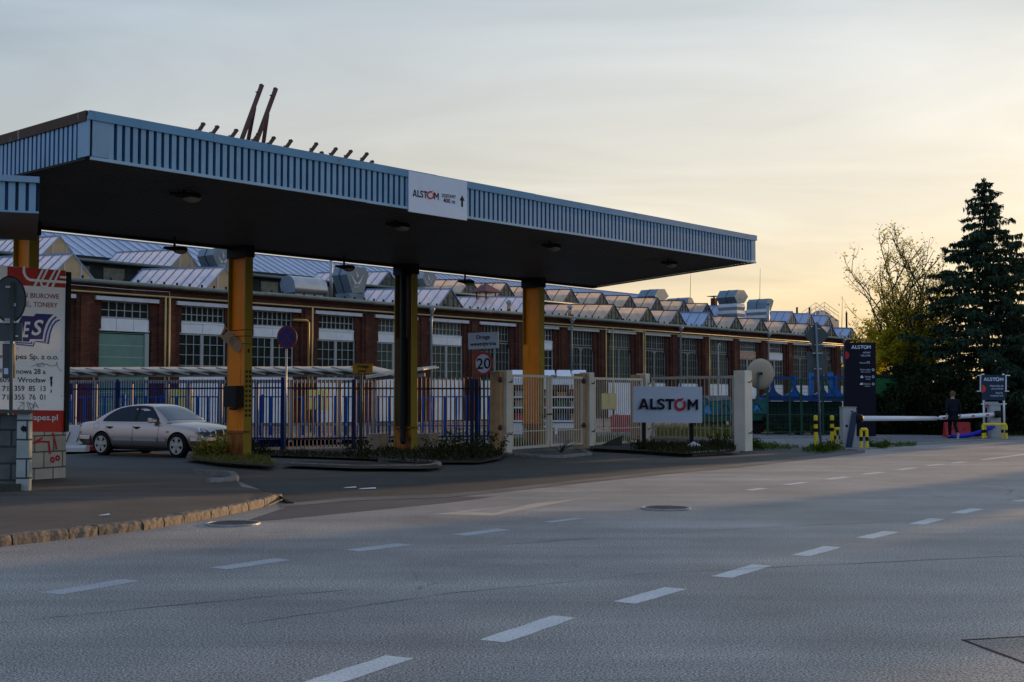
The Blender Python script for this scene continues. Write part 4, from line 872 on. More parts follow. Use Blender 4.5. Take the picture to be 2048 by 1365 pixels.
# ------------------------------------------------------------------ ventilators and other things standing on the roof
def wpt(px, py, t): s, z = onwall(px, py, t); return F(s, t, z)
def hood(pts, t, L, neck, label, mgable, mbody, axis=None, ribs=0, mark=None, gname='roof ventilators with angular hoods'):
    axis = N_ if axis is None else axis
    g = [wpt(x, y, t) for x, y in pts]; root = thing('roof_ventilator', label, 'ventilator', wpt((neck[0] + neck[1]) / 2, neck[2], t) + axis * L / 2, group=gname)
    mbx = MB(); n = len(g); mbx.add([p + axis * .004 for p in g] + [p + axis * L for p in g], [(i, (i + 1) % n, n + (i + 1) % n, n + i) for i in range(n)] + [tuple(range(n, 2 * n))])
    fixn(obj('hood', mbx, mbody, root))
    mbx = MB(); mbx.prism(g, -axis * .03); fixn(obj('gable', mbx, mgable, root))
    mbx = MB()
    for f in (.5,):
        for i in range(n):
            a, b = g[i] + axis * (L * f), g[(i + 1) % n] + axis * (L * f); mbx.bar(a, b, .07, .07, axis)
    obj('band', mbx, m_bars, root)
    a, b, yb, yt = neck; za, zb = wpt(a, yb, t).z, wpt(a, yt, t).z; sa, sb = onwall(a, yb, t)[0], onwall(b, yb, t)[0]; zlow = zr(t - TW) - .3
    mbx = MB(); nn = max(1, ribs); H = (zb - min(za, zlow)) / nn; z = min(za, zlow)
    for i in range(nn):
        for (q0, q1, z0_, z1_) in (((0, .07, z, z + H * .5), (.07, 0, z + H * .5, z + H)) if ribs else ((0, 0, z, z + H),)):
            P = lambda o_, zz: [F(sa - o_, t - o_, zz), F(sb + o_, t - o_, zz), F(sb + o_, t + L + o_, zz), F(sa - o_, t + L + o_, zz)]
            A_, B_ = P(q0, z0_), P(q1, z1_)
            for k in range(4): mbx.quad(A_[k], A_[(k + 1) % 4], B_[(k + 1) % 4], B_[k])
        z += H
    obj('neck', mbx, m_zinc if ribs else mbody, root)
    if mark:
        pl = Plane(g[0] - axis * .032, -axis); mbx = MB()
        cx, top, bot, hw = mark[:4]
        put_poly(mbx, pl, [(cx - hw, top), (cx - hw * .35, bot), (cx, bot - 3), (cx - hw * .45, top + 12)]); put_poly(mbx, pl, [(cx + hw, top), (cx + hw * .35, bot), (cx, bot - 3), (cx + hw * .45, top + 12)])
        put_poly(mbx, pl, [(cx - hw * .2, top - 6), (cx + hw * .2, top + 4), (cx, top + 9)])
        put_text(mbx, pl, mark[4], (cx - hw * .5, bot + 5.5), (cx + hw * .3, bot + 6), 3.4); obj('marking', mbx, mat('stencil_white', (.5, .52, .52), .6), root)
    return root
hood([(697.6, 534.4), (729.2, 535.8), (737.4, 548), (726.9, 586), (704.6, 586.6), (693, 549)], TW + 2.0, 1.5, (700, 729, 598, 586), 'grey flared ventilator hood on the near roof edge, the most exposed one', m_vent, m_vent, mark=(715, 548, 570, 13, "E27"))
hood([(430, 497), (460, 500), (470, 511), (457, 537), (437, 536), (425, 510)], TW + 9, 1.8, (436, 458, 548, 536), 'grey flared ventilator hood half hidden behind the column with the cardboard board', m_vent, m_vent, mark=(447, 508, 527, 12, "E26"))
hood([(848, 545), (868, 547), (873, 556), (866, 573), (851, 572), (845, 557)], TW + 9.5, 1.6, (850, 867, 580, 573), 'grey flared ventilator hood just right of the second yellow column', m_vent, m_ventl, mark=(858, 554, 565, 9, "E28"))
hood([(1469, 594), (1476, 580), (1488, 581), (1496, 593.6), (1488, 607), (1474.4, 607)], TW + 10, 2.3, (1474, 1489, 640, 607), 'tall hexagonal ventilator hood on a ribbed zinc neck against the sunset', m_ventl, m_vent, ribs=5)
hood([(1309, 592), (1317, 578.5), (1329, 578.5), (1337, 593), (1330, 601), (1314, 601)], TW + 16, 2.3, (1314, 1330, 620, 600), 'hexagonal ventilator hood nearest the canopy tip, low on the roof', m_ventl, m_vent)
arch = [(1533, 622), (1534, 603), (1538, 597.5), (1543, 598), (1547, 602), (1545, 610), (1541, 622)]
hood(arch, TW + 11, 2.6, (1533, 1541, 650, 618), 'round backed ventilator on a wide ribbed zinc neck beside the tall hexagonal hood', m_ventl, m_vent, ribs=5)
hood([(1375, 612), (1376, 598), (1380, 595), (1384, 597), (1388, 606), (1388, 612)], TW + 17, 3.0, (1375, 1388, 625, 611), 'low round backed ventilator between the two hexagonal hoods', m_ventl, m_vent)
# barrel hood lying along the wall
sA, zA = onwall(590, 585, TW + 1.3); sB, _ = onwall(655, 590, TW + 1.3)
root = thing('roof_ventilator', 'pale half barrel ventilator lying along the eaves left of the flared hood', 'ventilator', F((sA + sB) / 2, TW + 2, ZG + .2))
prof = [(.0, .0), (-.02, .35), (.10, .75), (.38, 1.02), (.75, 1.12), (1.3, 1.05), (1.5, .6), (1.3, 0)]
mb = MB(); n = len(prof); mb.add([F(sA, TW + 1.3 + a, zA + b) for a, b in prof] + [F(sB, TW + 1.3 + a, zA + b) for a, b in prof], [(i, (i + 1) % n, n + (i + 1) % n, n + i) for i in range(n)]); fixn(obj('barrel', mb, m_zinc, root, smooth=True))
mb = MB(); mb.prism([F(sA, TW + 1.3 + a, zA + b) for a, b in prof], -D_ * .03); fixn(obj('end_plate', mb, m_vent, root)); mb = MB(); mb.prism([F(sB, TW + 1.3 + a, zA + b) for a, b in prof], D_ * .03); fixn(obj('end_plate', mb, m_vent, root))
mb = MB(); mb.obox(F((sA + sB) / 2, TW + 2, zA - .35), D_ * ((sB - sA) / 2 - .2), N_ * .5, V((0, 0, .36))); obj('plinth', mb, m_zinc, root)
# cupola, chimneys, masts
s, z = onwall(972, 588, TW + 6); b0 = F(s, TW + 6, 0); zl = zr(6) - .1
cp = thing('roof_cupola', 'small rust red pyramid roofed cupola between the skylights', 'cupola', b0 + V((0, 0, zl)))
mb = MB(); zt = onwall(972, 570, TW + 6)[1]
for dx in (-.55, .55):
    for dy in (-.5, .5): mb.bar(b0 + D_ * dx + N_ * dy + V((0, 0, zl)), b0 + D_ * dx + N_ * dy + V((0, 0, z + .1)), .08, .08, N_)
mb.obox(b0 + V((0, 0, zl + .25)), D_ * .6, N_ * .55, V((0, 0, .25))); obj('louvre_frame', mb, m_redrod, cp)
mb = MB(); q = [b0 + D_ * dx + N_ * dy + V((0, 0, z + .1)) for dx, dy in ((-1, -.9), (1, -.9), (1, .9), (-1, .9))] + [b0 + V((0, 0, zt + .15))]; mb.add(q, [(0, 1, 4), (1, 2, 4), (2, 3, 4), (3, 0, 4), (3, 2, 1, 0)]); obj('cap', mb, mat('rust_red_sheet', (.10, .035, .04), .6), cp)
def stack(px, yb, yt, t, r, m, label, cap=True, brick=False):
    a, b = wpt(px, yb, t), wpt(px, yt, t); c = thing('chimney', label, 'chimney', V((a.x, a.y, zr(t - TW) - .05)))
    base = V((a.x, a.y, zr(t - TW) - .1)); mbx = MB()
    if brick: mbx.obox((base + b) / 2, D_ * r, N_ * r, V((0, 0, (b.z - base.z) / 2)))
    else: mbx.tube([base, b], r, 10)
    obj('shaft', mbx, m, c, smooth=not brick)
    if cap:
        mbx = MB()
        if brick: mbx.obox(b + V((0, 0, .22)), D_ * r * 2.2, N_ * r * 2.2, V((0, 0, .03))); mbx.obox(b + V((0, 0, .1)), D_ * r * .3, N_ * r * .3, V((0, 0, .1)))
        else: mbx.lathe([(r * 1.5, -.14), (r * 1.5, .02), (r * .4, .16)], b, n=10)
        obj('cowl', mbx, m_ventl, c)
stack(1428, 614, 597, TW + 18, .28, m_brick, 'square brick chimney with metal cap left of the tall hexagonal hood', brick=True)
stack(662.5, 545, 506, TW + 10.5, .13, m_galv, 'thin steel flue on the rear roof left of the flared hood')
stack(1017.5, 622, 604, TW + 2.2, .14, mat('copper_flue', (.36, .22, .14), .4, .5), 'short copper coloured flue at the eaves above the speed sign')
stack(1140, 632, 613, TW + 2.2, .15, mat('copper_flue', (.36, .22, .14), .4, .5), 'short copper coloured flue at the eaves right of the third yellow column')
stack(1536, 645, 606, TW + 9, .17, m_galv, 'tall steel flue in front of the round backed ventilator')
for px, yb, yt, t, lb in ((1379.5, 604, 548, TW + 26, 'thin lightning rod nearest to the canopy tip'), (1518.5, 600, 538, TW + 24, 'thin lightning rod above the round backed ventilator'), (1683, 640, 592, TW + 20, 'thin leaning lightning rod left of the yellow green tree')):
    a, b = wpt(px, yb, t), wpt(px + 2, yt, t); a = V((a.x, a.y, zr(t - TW) + (.4 if t - TW > R2 else -.1))); mb = MB(); mb.tube([a, a.lerp(b, .5), b], [.05, .035, .02], 5)
    tag(obj('lightning_rod', mb, m_dark), lb, 'lightning rod', 'lightning rods on the factory roof')
for px, yb, yt, lb in ((1594, 636, 615, 'short vent stub left of the roof stair railing'), (1619, 638, 615, 'short vent stub at the left foot of the roof stair railing'), (1693, 640, 625, 'short vent stub at the far right end of the roof')):
    a, b = wpt(px, yb, TW + 20), wpt(px, yt, TW + 20); mb = MB(); mb.tube([V((a.x, a.y, zr(20) - .1)), b], .14, 8); tag(obj('vent_stub', mb, m_dark, smooth=True), lb, 'vent pipe', 'vent stubs on the far roof')
# roof stair with railing over the ridge
rs = thing('roof_stair', 'triangular roof crossing stair with pipe railings at the far end of the hall', 'stair', wpt(1650, 645, TW + 16))
A_, B_, C_ = wpt(1622, 640, TW + 16), wpt(1649, 621, TW + 16), wpt(1678, 642, TW + 16)
mb = MB()
for off in (0, 1.2):
    for up in (.55, 1.05):
        mb.tube([p + N_ * off + V((0, 0, up)) for p in (A_, B_, C_)], .03, 5)
    for p, q in ((A_, B_), (B_, C_)):
        for f in (0, .33, .66, 1): r_ = p.lerp(q, f) + N_ * off; mb.tube([r_, r_ + V((0, 0, 1.05))], .03, 5)
obj('railing', mb, m_galv, rs)
mb = MB(); base = zr(16) - .05; mb.prism([V((A_.x, A_.y, base)), A_, B_, C_, V((C_.x, C_.y, base))], N_ * 1.2); fixn(obj('gable_block', mb, m_vent, rs))
# ================================================================== palisade fences behind the columns
def px2(px, Y): return V(((px - 1024) / FPX * Y, Y, 0))
def palisade(name, label, pts, z1, m, sp=.135, bw=.05, rails=(.35, 1.92), posts=(), pm=None, pz=None, group=None, cat='fence', z0=.08):
    root = thing(name, label, cat, pts[0], group=group)
    for a, b in zip(pts, pts[1:]):
        L = (b - a).length; d = (b - a).normalized(); nn = V((-d.y, d.x, 0)); npan = max(1, round(L / 3.2))
        for i in range(npan):
            p, q = a.lerp(b, i / npan), a.lerp(b, (i + 1) / npan); mbx = MB(); n = int((q - p).length / sp)
            for k in range(n):
                c = p.lerp(q, (k + .5) / n); h = z1 + random.uniform(-.015, .015); tw = random.uniform(-.01, .01)
                c2 = c + d * tw; hw = d * bw / 2
                mbx.add([c - hw + V((0, 0, z0)), c + V((0, 0, z0)) - nn * .018, c + hw + V((0, 0, z0)), c2 + hw + V((0, 0, h - .07)), c2 + V((0, 0, h - .03)) - nn * .018, c2 - hw + V((0, 0, h - .07)), c2 + V((0, 0, h))], [(0, 1, 4, 5), (1, 2, 3, 4), (3, 6, 4), (4, 6, 5)])
            for r in rails: mbx.bar(p + nn * .035 + V((0, 0, r)), q + nn * .035 + V((0, 0, r)), .04, .05)
            obj('palisade_panel', mbx, m, root)
    for p in posts:
        mbx = MB(); mbx.box(p.x - .06, p.x + .06, p.y - .02, p.y + .10, 0, pz or z1 + .02); obj('fence_post', mbx, pm or m, root)
    return root
m_fnavy = mat('fence_shadow_blue', (.006, .014, .06), .5, var=.2, vs=4)  # darker copy of the fence blue, shade put into its colour
FA, FB, FC_, FD = px2(60, 45.5), px2(566, 38.6), px2(800, 40.3), px2(996, 41.8)
palisade('palisade_fence', 'dark blue palisade fence standing behind the parked silver car', [FA, FB], 2.22, m_navyp, sp=.125, posts=[FB, px2(236, 43)], pz=2.25)
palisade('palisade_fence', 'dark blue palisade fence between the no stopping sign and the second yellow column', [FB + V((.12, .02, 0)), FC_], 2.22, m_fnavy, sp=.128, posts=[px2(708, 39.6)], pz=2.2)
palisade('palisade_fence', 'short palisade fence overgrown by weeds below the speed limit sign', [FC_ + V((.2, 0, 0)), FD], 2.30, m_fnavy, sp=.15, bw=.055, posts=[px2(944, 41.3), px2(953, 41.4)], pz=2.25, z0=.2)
# second, brighter fence further back in the yard
GA, GB = px2(100, 53), px2(990, 50)
r2 = palisade('palisade_fence', 'bright blue low fence further back in the yard behind the shelter', [GA, GB], 1.72, m_bblue, sp=.42, bw=.11, rails=(.5, 1.66), posts=[px2(x, 51.5) for x in (140, 248, 322, 488, 526, 640, 860)], pz=1.75)
gr = thing('guard_rail', 'long grey horizontal guard rail running across the yard behind the blue fence', 'guard rail', px2(130, 49))
mb = MB(); mb.bar(px2(120, 50) + V((0, 0, .58)), px2(790, 48) + V((0, 0, .60)), .06, .10); obj('rail', mb, m_galv, gr)
for x in range(150, 790, 75): mb = MB(); c = px2(x, 49.3 - (x - 150) * .002); mb.box(c.x - .05, c.x + .05, c.y - .04, c.y + .04, 0, .60); obj('rail_post', mb, m_galv, gr)
# open shelter with tilted sheets
sh = thing('open_shelter', 'long open shelter with tilted beige roof sheets behind the blue fence', 'shelter', px2(480, 46))
m_shb = mat('shelter_sheet', (.30, .275, .23), .6, var=.15, vs=2); m_shs = mat('shelter_steel', (.26, .24, .22), .55, var=.15, vs=3)
SA, SBp = px2(70, 47.5), px2(745, 45.5); dS = (SBp - SA).normalized(); nS = V((-dS.y, dS.x, 0)); nsh = 18
for i in range(nsh):
    a, b = SA.lerp(SBp, i / nsh), SA.lerp(SBp, (i + 1) / nsh); mb = MB()
    a0, b0 = a + V((0, 0, 2.75)), b + dS * .45 + V((0, 0, 2.50)); off = nS * 2.8 + V((0, 0, .10)); th = V((0, 0, -.03))
    mb.prism([a0 - nS * .3, b0 - nS * .3, b0 + off, a0 + off], (0, 0, -.05)); fixn(obj('roof_sheet', mb, m_shb, sh))
mb = MB(); e0, e1, e2 = px2(736, 45.4), px2(850, 45.2), px2(770, 47.6)
mb.prism([e0 - nS * .3 + V((0, 0, 2.36)), e1 - nS * .2 + V((0, 0, 2.66)), e1 + nS * 2.4 + V((0, 0, 2.80)), e0 + nS * 2.5 + V((0, 0, 2.62))], (0, 0, -.05))
for k in range(6):
    f = k / 6; mb.bar((e0 - nS * .3).lerp(e0 + nS * 2.5, f) + V((0, 0, 2.40 + .24 * f)), (e1 - nS * .2).lerp(e1 + nS * 2.4, f) + V((0, 0, 2.70 + .13 * f)), .05, .05)
fixn(obj('end_roof', mb, mat('shelter_sunlit_sheet', (.62, .56, .46), .5), sh))  # paler end sheet: the low sun on it is put into the colour
mb = MB()
for dz, w in ((2.44, .09), (2.22, .12)): mb.bar(SA + V((0, 0, dz)), SBp + V((0, 0, dz)), .08, w)
mb.bar(SBp + V((0, 0, 2.3)), e1 + V((0, 0, 2.45)), .08, .12); obj('beam', mb, m_shs, sh)
for x in (150, 192, 232, 263, 335, 378, 442, 460, 514, 582, 680, 748):
    f = (px2(x, 47.3 - (x - 70) / 675 * 2)); mb = MB(); mb.box(f.x - .07, f.x + .07, f.y - .05, f.y + .05, 0, 2.22); obj('shelter_column', mb, m_shs, sh)
# yard things seen through the bars
def cabinet(px, y0, y1, w, Y, label, m=None):
    c = at(px, y1, Y); t0 = at(px, y0, Y).z; t = thing('cabinet', label, 'cabinet', V((c.x, c.y, 0)), group='yellow cabinets in the yard')
    h = w / FPX * Y / 2; mb = MB(); mb.box(c.x - h, c.x + h, c.y, c.y + .4, c.z, t0); obj('case', mb, m or mat('cabinet_yellow', (.55, .45, .10), .5, var=.1, vs=3), t, bevel=.02)
    mb = MB(); mb.box(c.x - h * .92, c.x - .01, c.y - .015, c.y, c.z + .05, t0 - .05); mb.box(c.x + .01, c.x + h * .92, c.y - .015, c.y, c.z + .05, t0 - .05); obj('door', mb, mat('cabinet_door', (.60, .52, .16), .5), t)
    mb = MB()
    for s_ in (-.7, .7): mb.box(c.x + h * s_ - .03, c.x + h * s_ + .03, c.y + .1, c.y + .16, 0, c.z)
    obj('stand', mb, m_dark, t)
cabinet(358, 776, 830, 46, 56, 'pale yellow cabinet in the yard above the roof of the silver car')
cabinet(634, 780, 820, 38, 60, 'pale yellow cabinet in front of the factory right of the no stopping sign')
cabinet(1218, 787, 820, 29, 62, 'tan yellow cabinet seen through the third gate leaf', mat('cabinet_tan', (.52, .30, .07), .5, var=.1, vs=3))
def water_barrier(c, ang, L, label, m, group='plastic road barriers', h=.8):
    t = thing('road_barrier', label, 'barrier', c, ang, group=group); mb = MB()
    prof = [(-.22, 0), (-.22, .12), (-.17, .2), (-.10, h - .12), (-.08, h), (.08, h), (.10, h - .12), (.17, .2), (.22, .12), (.22, 0)]
    xs = [(-L / 2, .92), (-L / 2 + .05, 1), (L / 2 - .05, 1), (L / 2, .92)]; n = len(prof)
    vs = [(x, y * s, z * (s if z > .3 else 1)) for x, s in xs for y, z in prof]
    mb.add(vs, [(i * n + k, i * n + (k + 1) % n, (i + 1) * n + (k + 1) % n, (i + 1) * n + k) for i in range(3) for k in range(n)] + [tuple(range(n)), tuple(3 * n + k for k in range(n))[::-1]])
    fixn(obj('body', mb, m, t, local=True)); mb = MB()
    for x in (-L * .28, -L * .12, L * .2): mb.bar((x, -.185, .3), (x + .1, -.115, h - .2), .02, .012, (0, -1, 0))
    obj('groove', mb, m_dark, t, local=True); mb = MB(); mb.box(-L * .2 - .06, -L * .2 + .06, -.07, .07, h - .005, h + .03); obj('filler_cap', mb, m, t, local=True); return t
m_plw = mat('plastic_white', (.55, .53, .50), .45, var=.1, vs=3); m_plr = mat('plastic_red', (.38, .02, .03), .4, var=.15, vs=3)
water_barrier(px2(146, 37.6), .05, .95, 'white plastic road barrier between the graffiti wall and the car', m_plw)
water_barrier(px2(190, 38.6), -.1, .95, 'red plastic road barrier behind the rear bumper of the car', m_plr, h=.62)
water_barrier(px2(255, 38.9), -.05, .9, 'white plastic road barrier seen under the car between the wheels', m_plw, h=.7)
water_barrier(px2(300, 38.9), -.05, .9, 'red plastic road barrier seen under the car by the front wheel', m_plr, h=.7)
water_barrier(px2(1242, 60), .1, 1.0, 'red plastic road barrier seen through the third gate leaf', m_plr, h=.8)
water_barrier(px2(1912, 51.5), 0, 1.05, 'red plastic road barrier behind the legs of the walking person', mat('plastic_red_bright', (.40, .025, .03), .4), h=.62)
# white market stand with crates behind the double gate
mk = thing('market_stand', 'white canopied stand with shelves of goods behind the double gate', 'stand', px2(1095, 56)); c = px2(1095, 56)
mb = MB(); mb.box(c.x - 1.7, c.x + 1.7, c.y - .5, c.y + 1.6, 2.44, 2.48)
for i in range(5): x = c.x - 1.7 + i * .7; mb.prism([(x, c.y - .6, 2.48), (x + .66, c.y - .6, 2.48), (x + .6, c.y - .2, 2.86), (x + .05, c.y - .2, 2.86)], (0, 1.7, 0))
mb.box(c.x - 1.72, c.x + 1.72, c.y - .64, c.y - .6, 2.2, 2.5); fixn(obj('awning', mb, m_white, mk))
for x in (-1.66, 1.66):
    for y in (-.5, 1.5): mb = MB(); mb.box(c.x + x - .05, c.x + x + .05, c.y + y - .05, c.y + y + .05, 0, 2.45); obj('post', mb, m_white, mk)
for z in (.55, 1.15, 1.62): mb = MB(); mb.box(c.x - 1.55, c.x + 1.55, c.y - .3, c.y + .5, z, z + .07); obj('shelf', mb, m_white, mk)
mb = MB(); mb.box(c.x - 1.6, c.x + 1.6, c.y + .9, c.y + .95, .1, 2.0); obj('back_panel', mb, m_blk, mk)
mb = MB(); mb.box(c.x - 1.6, c.x + 1.6, c.y - .2, c.y + .3, 0, .5); obj('counter_base', mb, m_wpan, mk)
cols_ = [(.42, .03, .03), (.50, .20, .04), (.30, .22, .12), (.03, .05, .12), (.35, .33, .28), (.04, .10, .05)]
wd = ['red', 'orange', 'brown', 'navy', 'beige', 'dark green']; sh_ = ['bottom', 'middle', 'top']; pos_ = ['far left', 'left', 'middle', 'right', 'far right']
for i, z in enumerate((.625, 1.225, 1.695)):
    for j in range(5):
        k = (i * 2 + j * 5) % 6; x = c.x - 1.25 + j * .62; h = random.uniform(.18, .3); mb = MB()
        mb.prism([(x - .2, c.y - .22, z), (x + .2, c.y - .22, z), (x + .2, c.y + .15, z), (x - .2, c.y + .15, z)], (0, 0, h)); mb.box(x - .23, x + .23, c.y - .25, c.y + .18, z + h - .05, z + h - .01)
        o = obj('crate', mb, mat('crate_' + str(k), cols_[k], .6)); tag(o, wd[k] + ' crate at the ' + pos_[j] + ' of the ' + sh_[i] + ' shelf of the white stand', 'crate', 'crates on the white stand')
# concrete blocks round the second column
def concrete_block(pts_px, Y, dep, h, label):
    a, b = px2(pts_px[0], Y), px2(pts_px[1], Y); mb = MB(); mb.prism([V((a.x, a.y, 0)), V((b.x, b.y, 0)), V((b.x + dep * .55, b.y + dep, 0)), V((a.x + dep * .45, a.y + dep, 0))], (0, 0, h)); fixn(tag(obj('concrete_block', mb, mat('block_beige', (.36, .28, .20), .85, var=.25, vs=3, bump=.3), bevel=.02), label, 'concrete block', 'concrete blocks round the columns'))
concrete_block((735, 759), 37.4, .45, .55, 'beige concrete block left of the second yellow column')
concrete_block((829, 859), 37.5, .45, .55, 'beige concrete block right of the second yellow column, among the weeds')
concrete_block((1047, 1085), 41.2, .8, .62, 'stained concrete footing block under the third column behind the gate')
concrete_block((1115, 1137), 42.5, .6, .58, 'pale concrete block behind the right leaf of the double gate')
# ================================================================== gate posts, leaves, fixed panel
def gate_post(px, Y, wd_, wn, h, label, tan=0, m=None):
    c = px2(px, Y); t = thing('gate_post', label, 'gate post', c, group='cream concrete gate posts')
    mb = MB(); mb.obox(c + V((0, 0, h / 2)), D_ * wd_ / 2, N_ * wn / 2, V((0, 0, h / 2))); obj('shaft', mb, m or m_cream, t, bevel=.018)
    mb = MB()
    for z in (h - .35, .55): mb.tube([c - N_ * wn / 2 + V((0, 0, z)), c - N_ * (wn / 2 + .09) + V((0, 0, z)), c - N_ * (wn / 2 + .10) + V((0, 0, z + .06))], .018, 6)
    obj('hinge_pin', mb, m_redrod, t)
    if tan:
        mb = MB(); mb.obox(c - D_ * (wd_ / 2 + .08) + N_ * (.12) + V((0, 0, h / 2 - .02)), D_ * .078, N_ * (wn * .5), V((0, 0, h / 2 - .02))); obj('tan_side', mb, m_tan, t, bevel=.01)  # tan block set against the left side of the post
        mb = MB(); q = c - D_ * (wd_ / 2 + .165) - N_ * .1
        for z in (h - .28, .75): mb.lathe([(.09, 0), (.06, .05), (.02, .09)], q + V((0, 0, z)), axis=-D_, n=9)
        obj('wall_anchor', mb, m_redrod, t)
    return c
gpA = gate_post(1009, 36.7, .26, .40, 2.42, 'cream gate post with tan side left of the double gate', 1)
gpB = gate_post(1174, 39.8, .26, .40, 2.42, 'cream gate post between the double gate and the third leaf', 1)
gpC = gate_post(1286, 42.8, .26, .40, 2.44, 'cream gate post half hidden behind the white company signboard', 1)
gpD = gate_post(1485.5, 38.0, .42, .40, 2.44, 'thick chipped cream gate post right of the white company signboard, lit from the right')
def leaf(p, q, z0, z1, label, m, name='gate_leaf', cat='gate', fw=.07, sp=.118, mid=(.62,), group='cream tubular gate leaves', foot=None):
    t = thing(name, label, cat, p, group=group); d = (q - p).normalized(); L = (q - p).length; mb = MB(); U = V((0, 0, 1))
    mb.bar(p + U * (z0 + fw / 2), q + U * (z0 + fw / 2 + .02), fw, fw * 1.1); mb.bar(p + U * (z1 - fw / 2), q + U * (z1 - fw / 2), fw, fw * 1.1)
    for c in (p + d * fw / 2, q - d * fw / 2): mb.bar(c + U * (z0 + .02), c + U * (z1 - .01), fw * .98, fw * .98, d)
    obj('frame', mb, m, t); mb = MB(); n = int(L / sp)
    for k in range(1, n):
        c = p + d * (L * k / n); mb.tube([c + U * (z0 + fw), c + U * (z1 - fw)], .0125, 5)
    for zm in mid: mb.bar(p + U * zm, q + U * zm, .022, .028)
    obj('bars', mb, m, t); return t
UZ = V((0, 0, 1))
A0, A1, A2 = px2(1021.5, 36.8), px2(1096.5, 38.2), px2(1166, 39.6)
lf = leaf(A0, A1, .10, 2.30, 'left leaf of the closed cream double gate', m_gate)
mb = MB(); mb.lathe([(.03, 0), (.05, .02), (.05, .1), (.03, .12)], A1 - V((.2, .1, -1.05)), axis=(1, 0, 0), n=8); mb.tube([A1 + V((-.3, -.05, 1.1)), A1 + V((.12, -.08, 1.12))], .022, 6); obj('latch', mb, m_redrod, lf)
leaf(A1 + V((.05, .05, 0)), A2, .13, 2.28, 'right leaf of the closed cream double gate', m_gate)
leaf(px2(1187, 40.2), px2(1284, 42.4), .10, 2.27, 'single cream gate leaf between the two middle posts', m_gate)
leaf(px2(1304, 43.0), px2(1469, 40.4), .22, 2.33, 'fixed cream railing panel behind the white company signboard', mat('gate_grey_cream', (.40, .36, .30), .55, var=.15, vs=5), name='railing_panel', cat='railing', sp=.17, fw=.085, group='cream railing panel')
tn = thing('gate_notice', 'small white notice with blue arrow on the top rail of the double gate', 'notice', px2(1104, 38.3)); pl = Plane(px2(1104, 38.3), V((0, -1, 0)))
mb = MB(); mb.prism([pl.at(x, y) for x, y in ((1101.5, 750), (1113.5, 750), (1113.5, 757.5), (1101.5, 757.5))], V((0, .01, 0))); fixn(obj('plate', mb, m_whites, tn)); mb = MB(); put_poly(mb, pl, [(1102, 751), (1105.5, 753.7), (1102, 756.5)]); put_stroke(mb, pl, [(1107, 753), (1112, 753)], 1.6); obj('arrow', mb, m_bblue, tn)
# ================================================================== signs on poles
def disc(mb, pl, cx, cy, rx, ry, off, thick, n=40):
    a = [pl.at(cx + rx * cos(2 * pi * k / n), cy - ry * sin(2 * pi * k / n), off) for k in range(n)]; mb.prism(a, -pl.n * thick)
def pole(root, x, ybot, ytop, Y, r, m, zt=None, xt=None):
    a = px2(x, Y); b = at(xt if xt else x, ytop, Y); mb = MB(); mb.tube([V((a.x, a.y, -.02)), V((b.x, b.y, b.z))], r, 10); mb.lathe([(r, 0), (r * 1.1, .0), (r * 1.1, .02), (r * .5, .035)], b, n=10); return obj('pole', mb, m, root, smooth=True)
m_pole = mat('pole_green_grey', (.05, .075, .07), .5, var=.2, vs=4)
# no stopping sign
Y = 37.2; t = thing('no_stopping_sign', 'round blue no stopping sign with red ring and cross in front of the blue fence', 'traffic sign', px2(571, Y)); pole(t, 571.5, 902, 655, Y + .06, .03, m_galv, xt=573.5)
pl = Plane(px2(574, Y), V((-.15, -1, 0))); mb = MB(); disc(mb, pl, 574, 675, 20, 23.2, 0, .02); fixn(obj('plate', mb, m_gback, t))
mb = MB(); put_poly(mb, pl, ring_px(574, 675, 16.2, 40, 18.8)[:-1], .003); obj('field', mb, mat('sign_blue', (.008, .016, .12), .35), t)
mb = MB(); put_ring(mb, pl, 574, 675, 20, 16, .005, ry=1.16); put_stroke(mb, pl, [(563, 662), (585, 688)], 2.2, .0055); put_stroke(mb, pl, [(585, 662), (563, 688)], 2.2, .0065); obj('red_marks', mb, mat('sign_red_dim', (.14, .012, .02), .4), t)
# speed limit and private road plate
Y = 36.4; t = thing('speed_limit_sign', 'round 20 speed limit sign under a white Polish private road plate', 'traffic sign', px2(968, Y)); pole(t, 969, 905, 664, Y + .12, .032, m_pole, xt=967)
pl = Plane(px2(966, Y), V((-.52, -.85, 0))); mb = MB(); disc(mb, pl, 966.5, 727.5, 19.4, 23.7, 0, .02); fixn(obj('plate', mb, m_gback, t))
mb = MB(); put_poly(mb, pl, ring_px(966.5, 727.5, 15.4, 40, 18.8)[:-1], .003); obj('field', mb, m_whites, t)
mb = MB(); put_ring(mb, pl, 966.5, 727.5, 19.3, 15.3, .005, ry=1.22); obj('red_ring', mb, m_red, t)
mb = MB(); put_text(mb, pl, "20", (953.5, 738.5), (981.3, 737.2), 21, .006, B2); obj('lettering', mb, m_blk, t)
mb = MB(); mb.prism([pl.at(x, y, .0) for x, y in ((936, 666.5), (996.5, 664), (997.3, 696.5), (936.5, 699.5))], -pl.n * .02); fixn(obj('upper_plate', mb, m_whites, t))
words(t, m_blk, pl, [("Droga", (953, 678.8), (980, 677.6), 7.6, B4), ("wewnętrzna", (940, 692.5), (992.5, 690.3), 7.4, B4)])
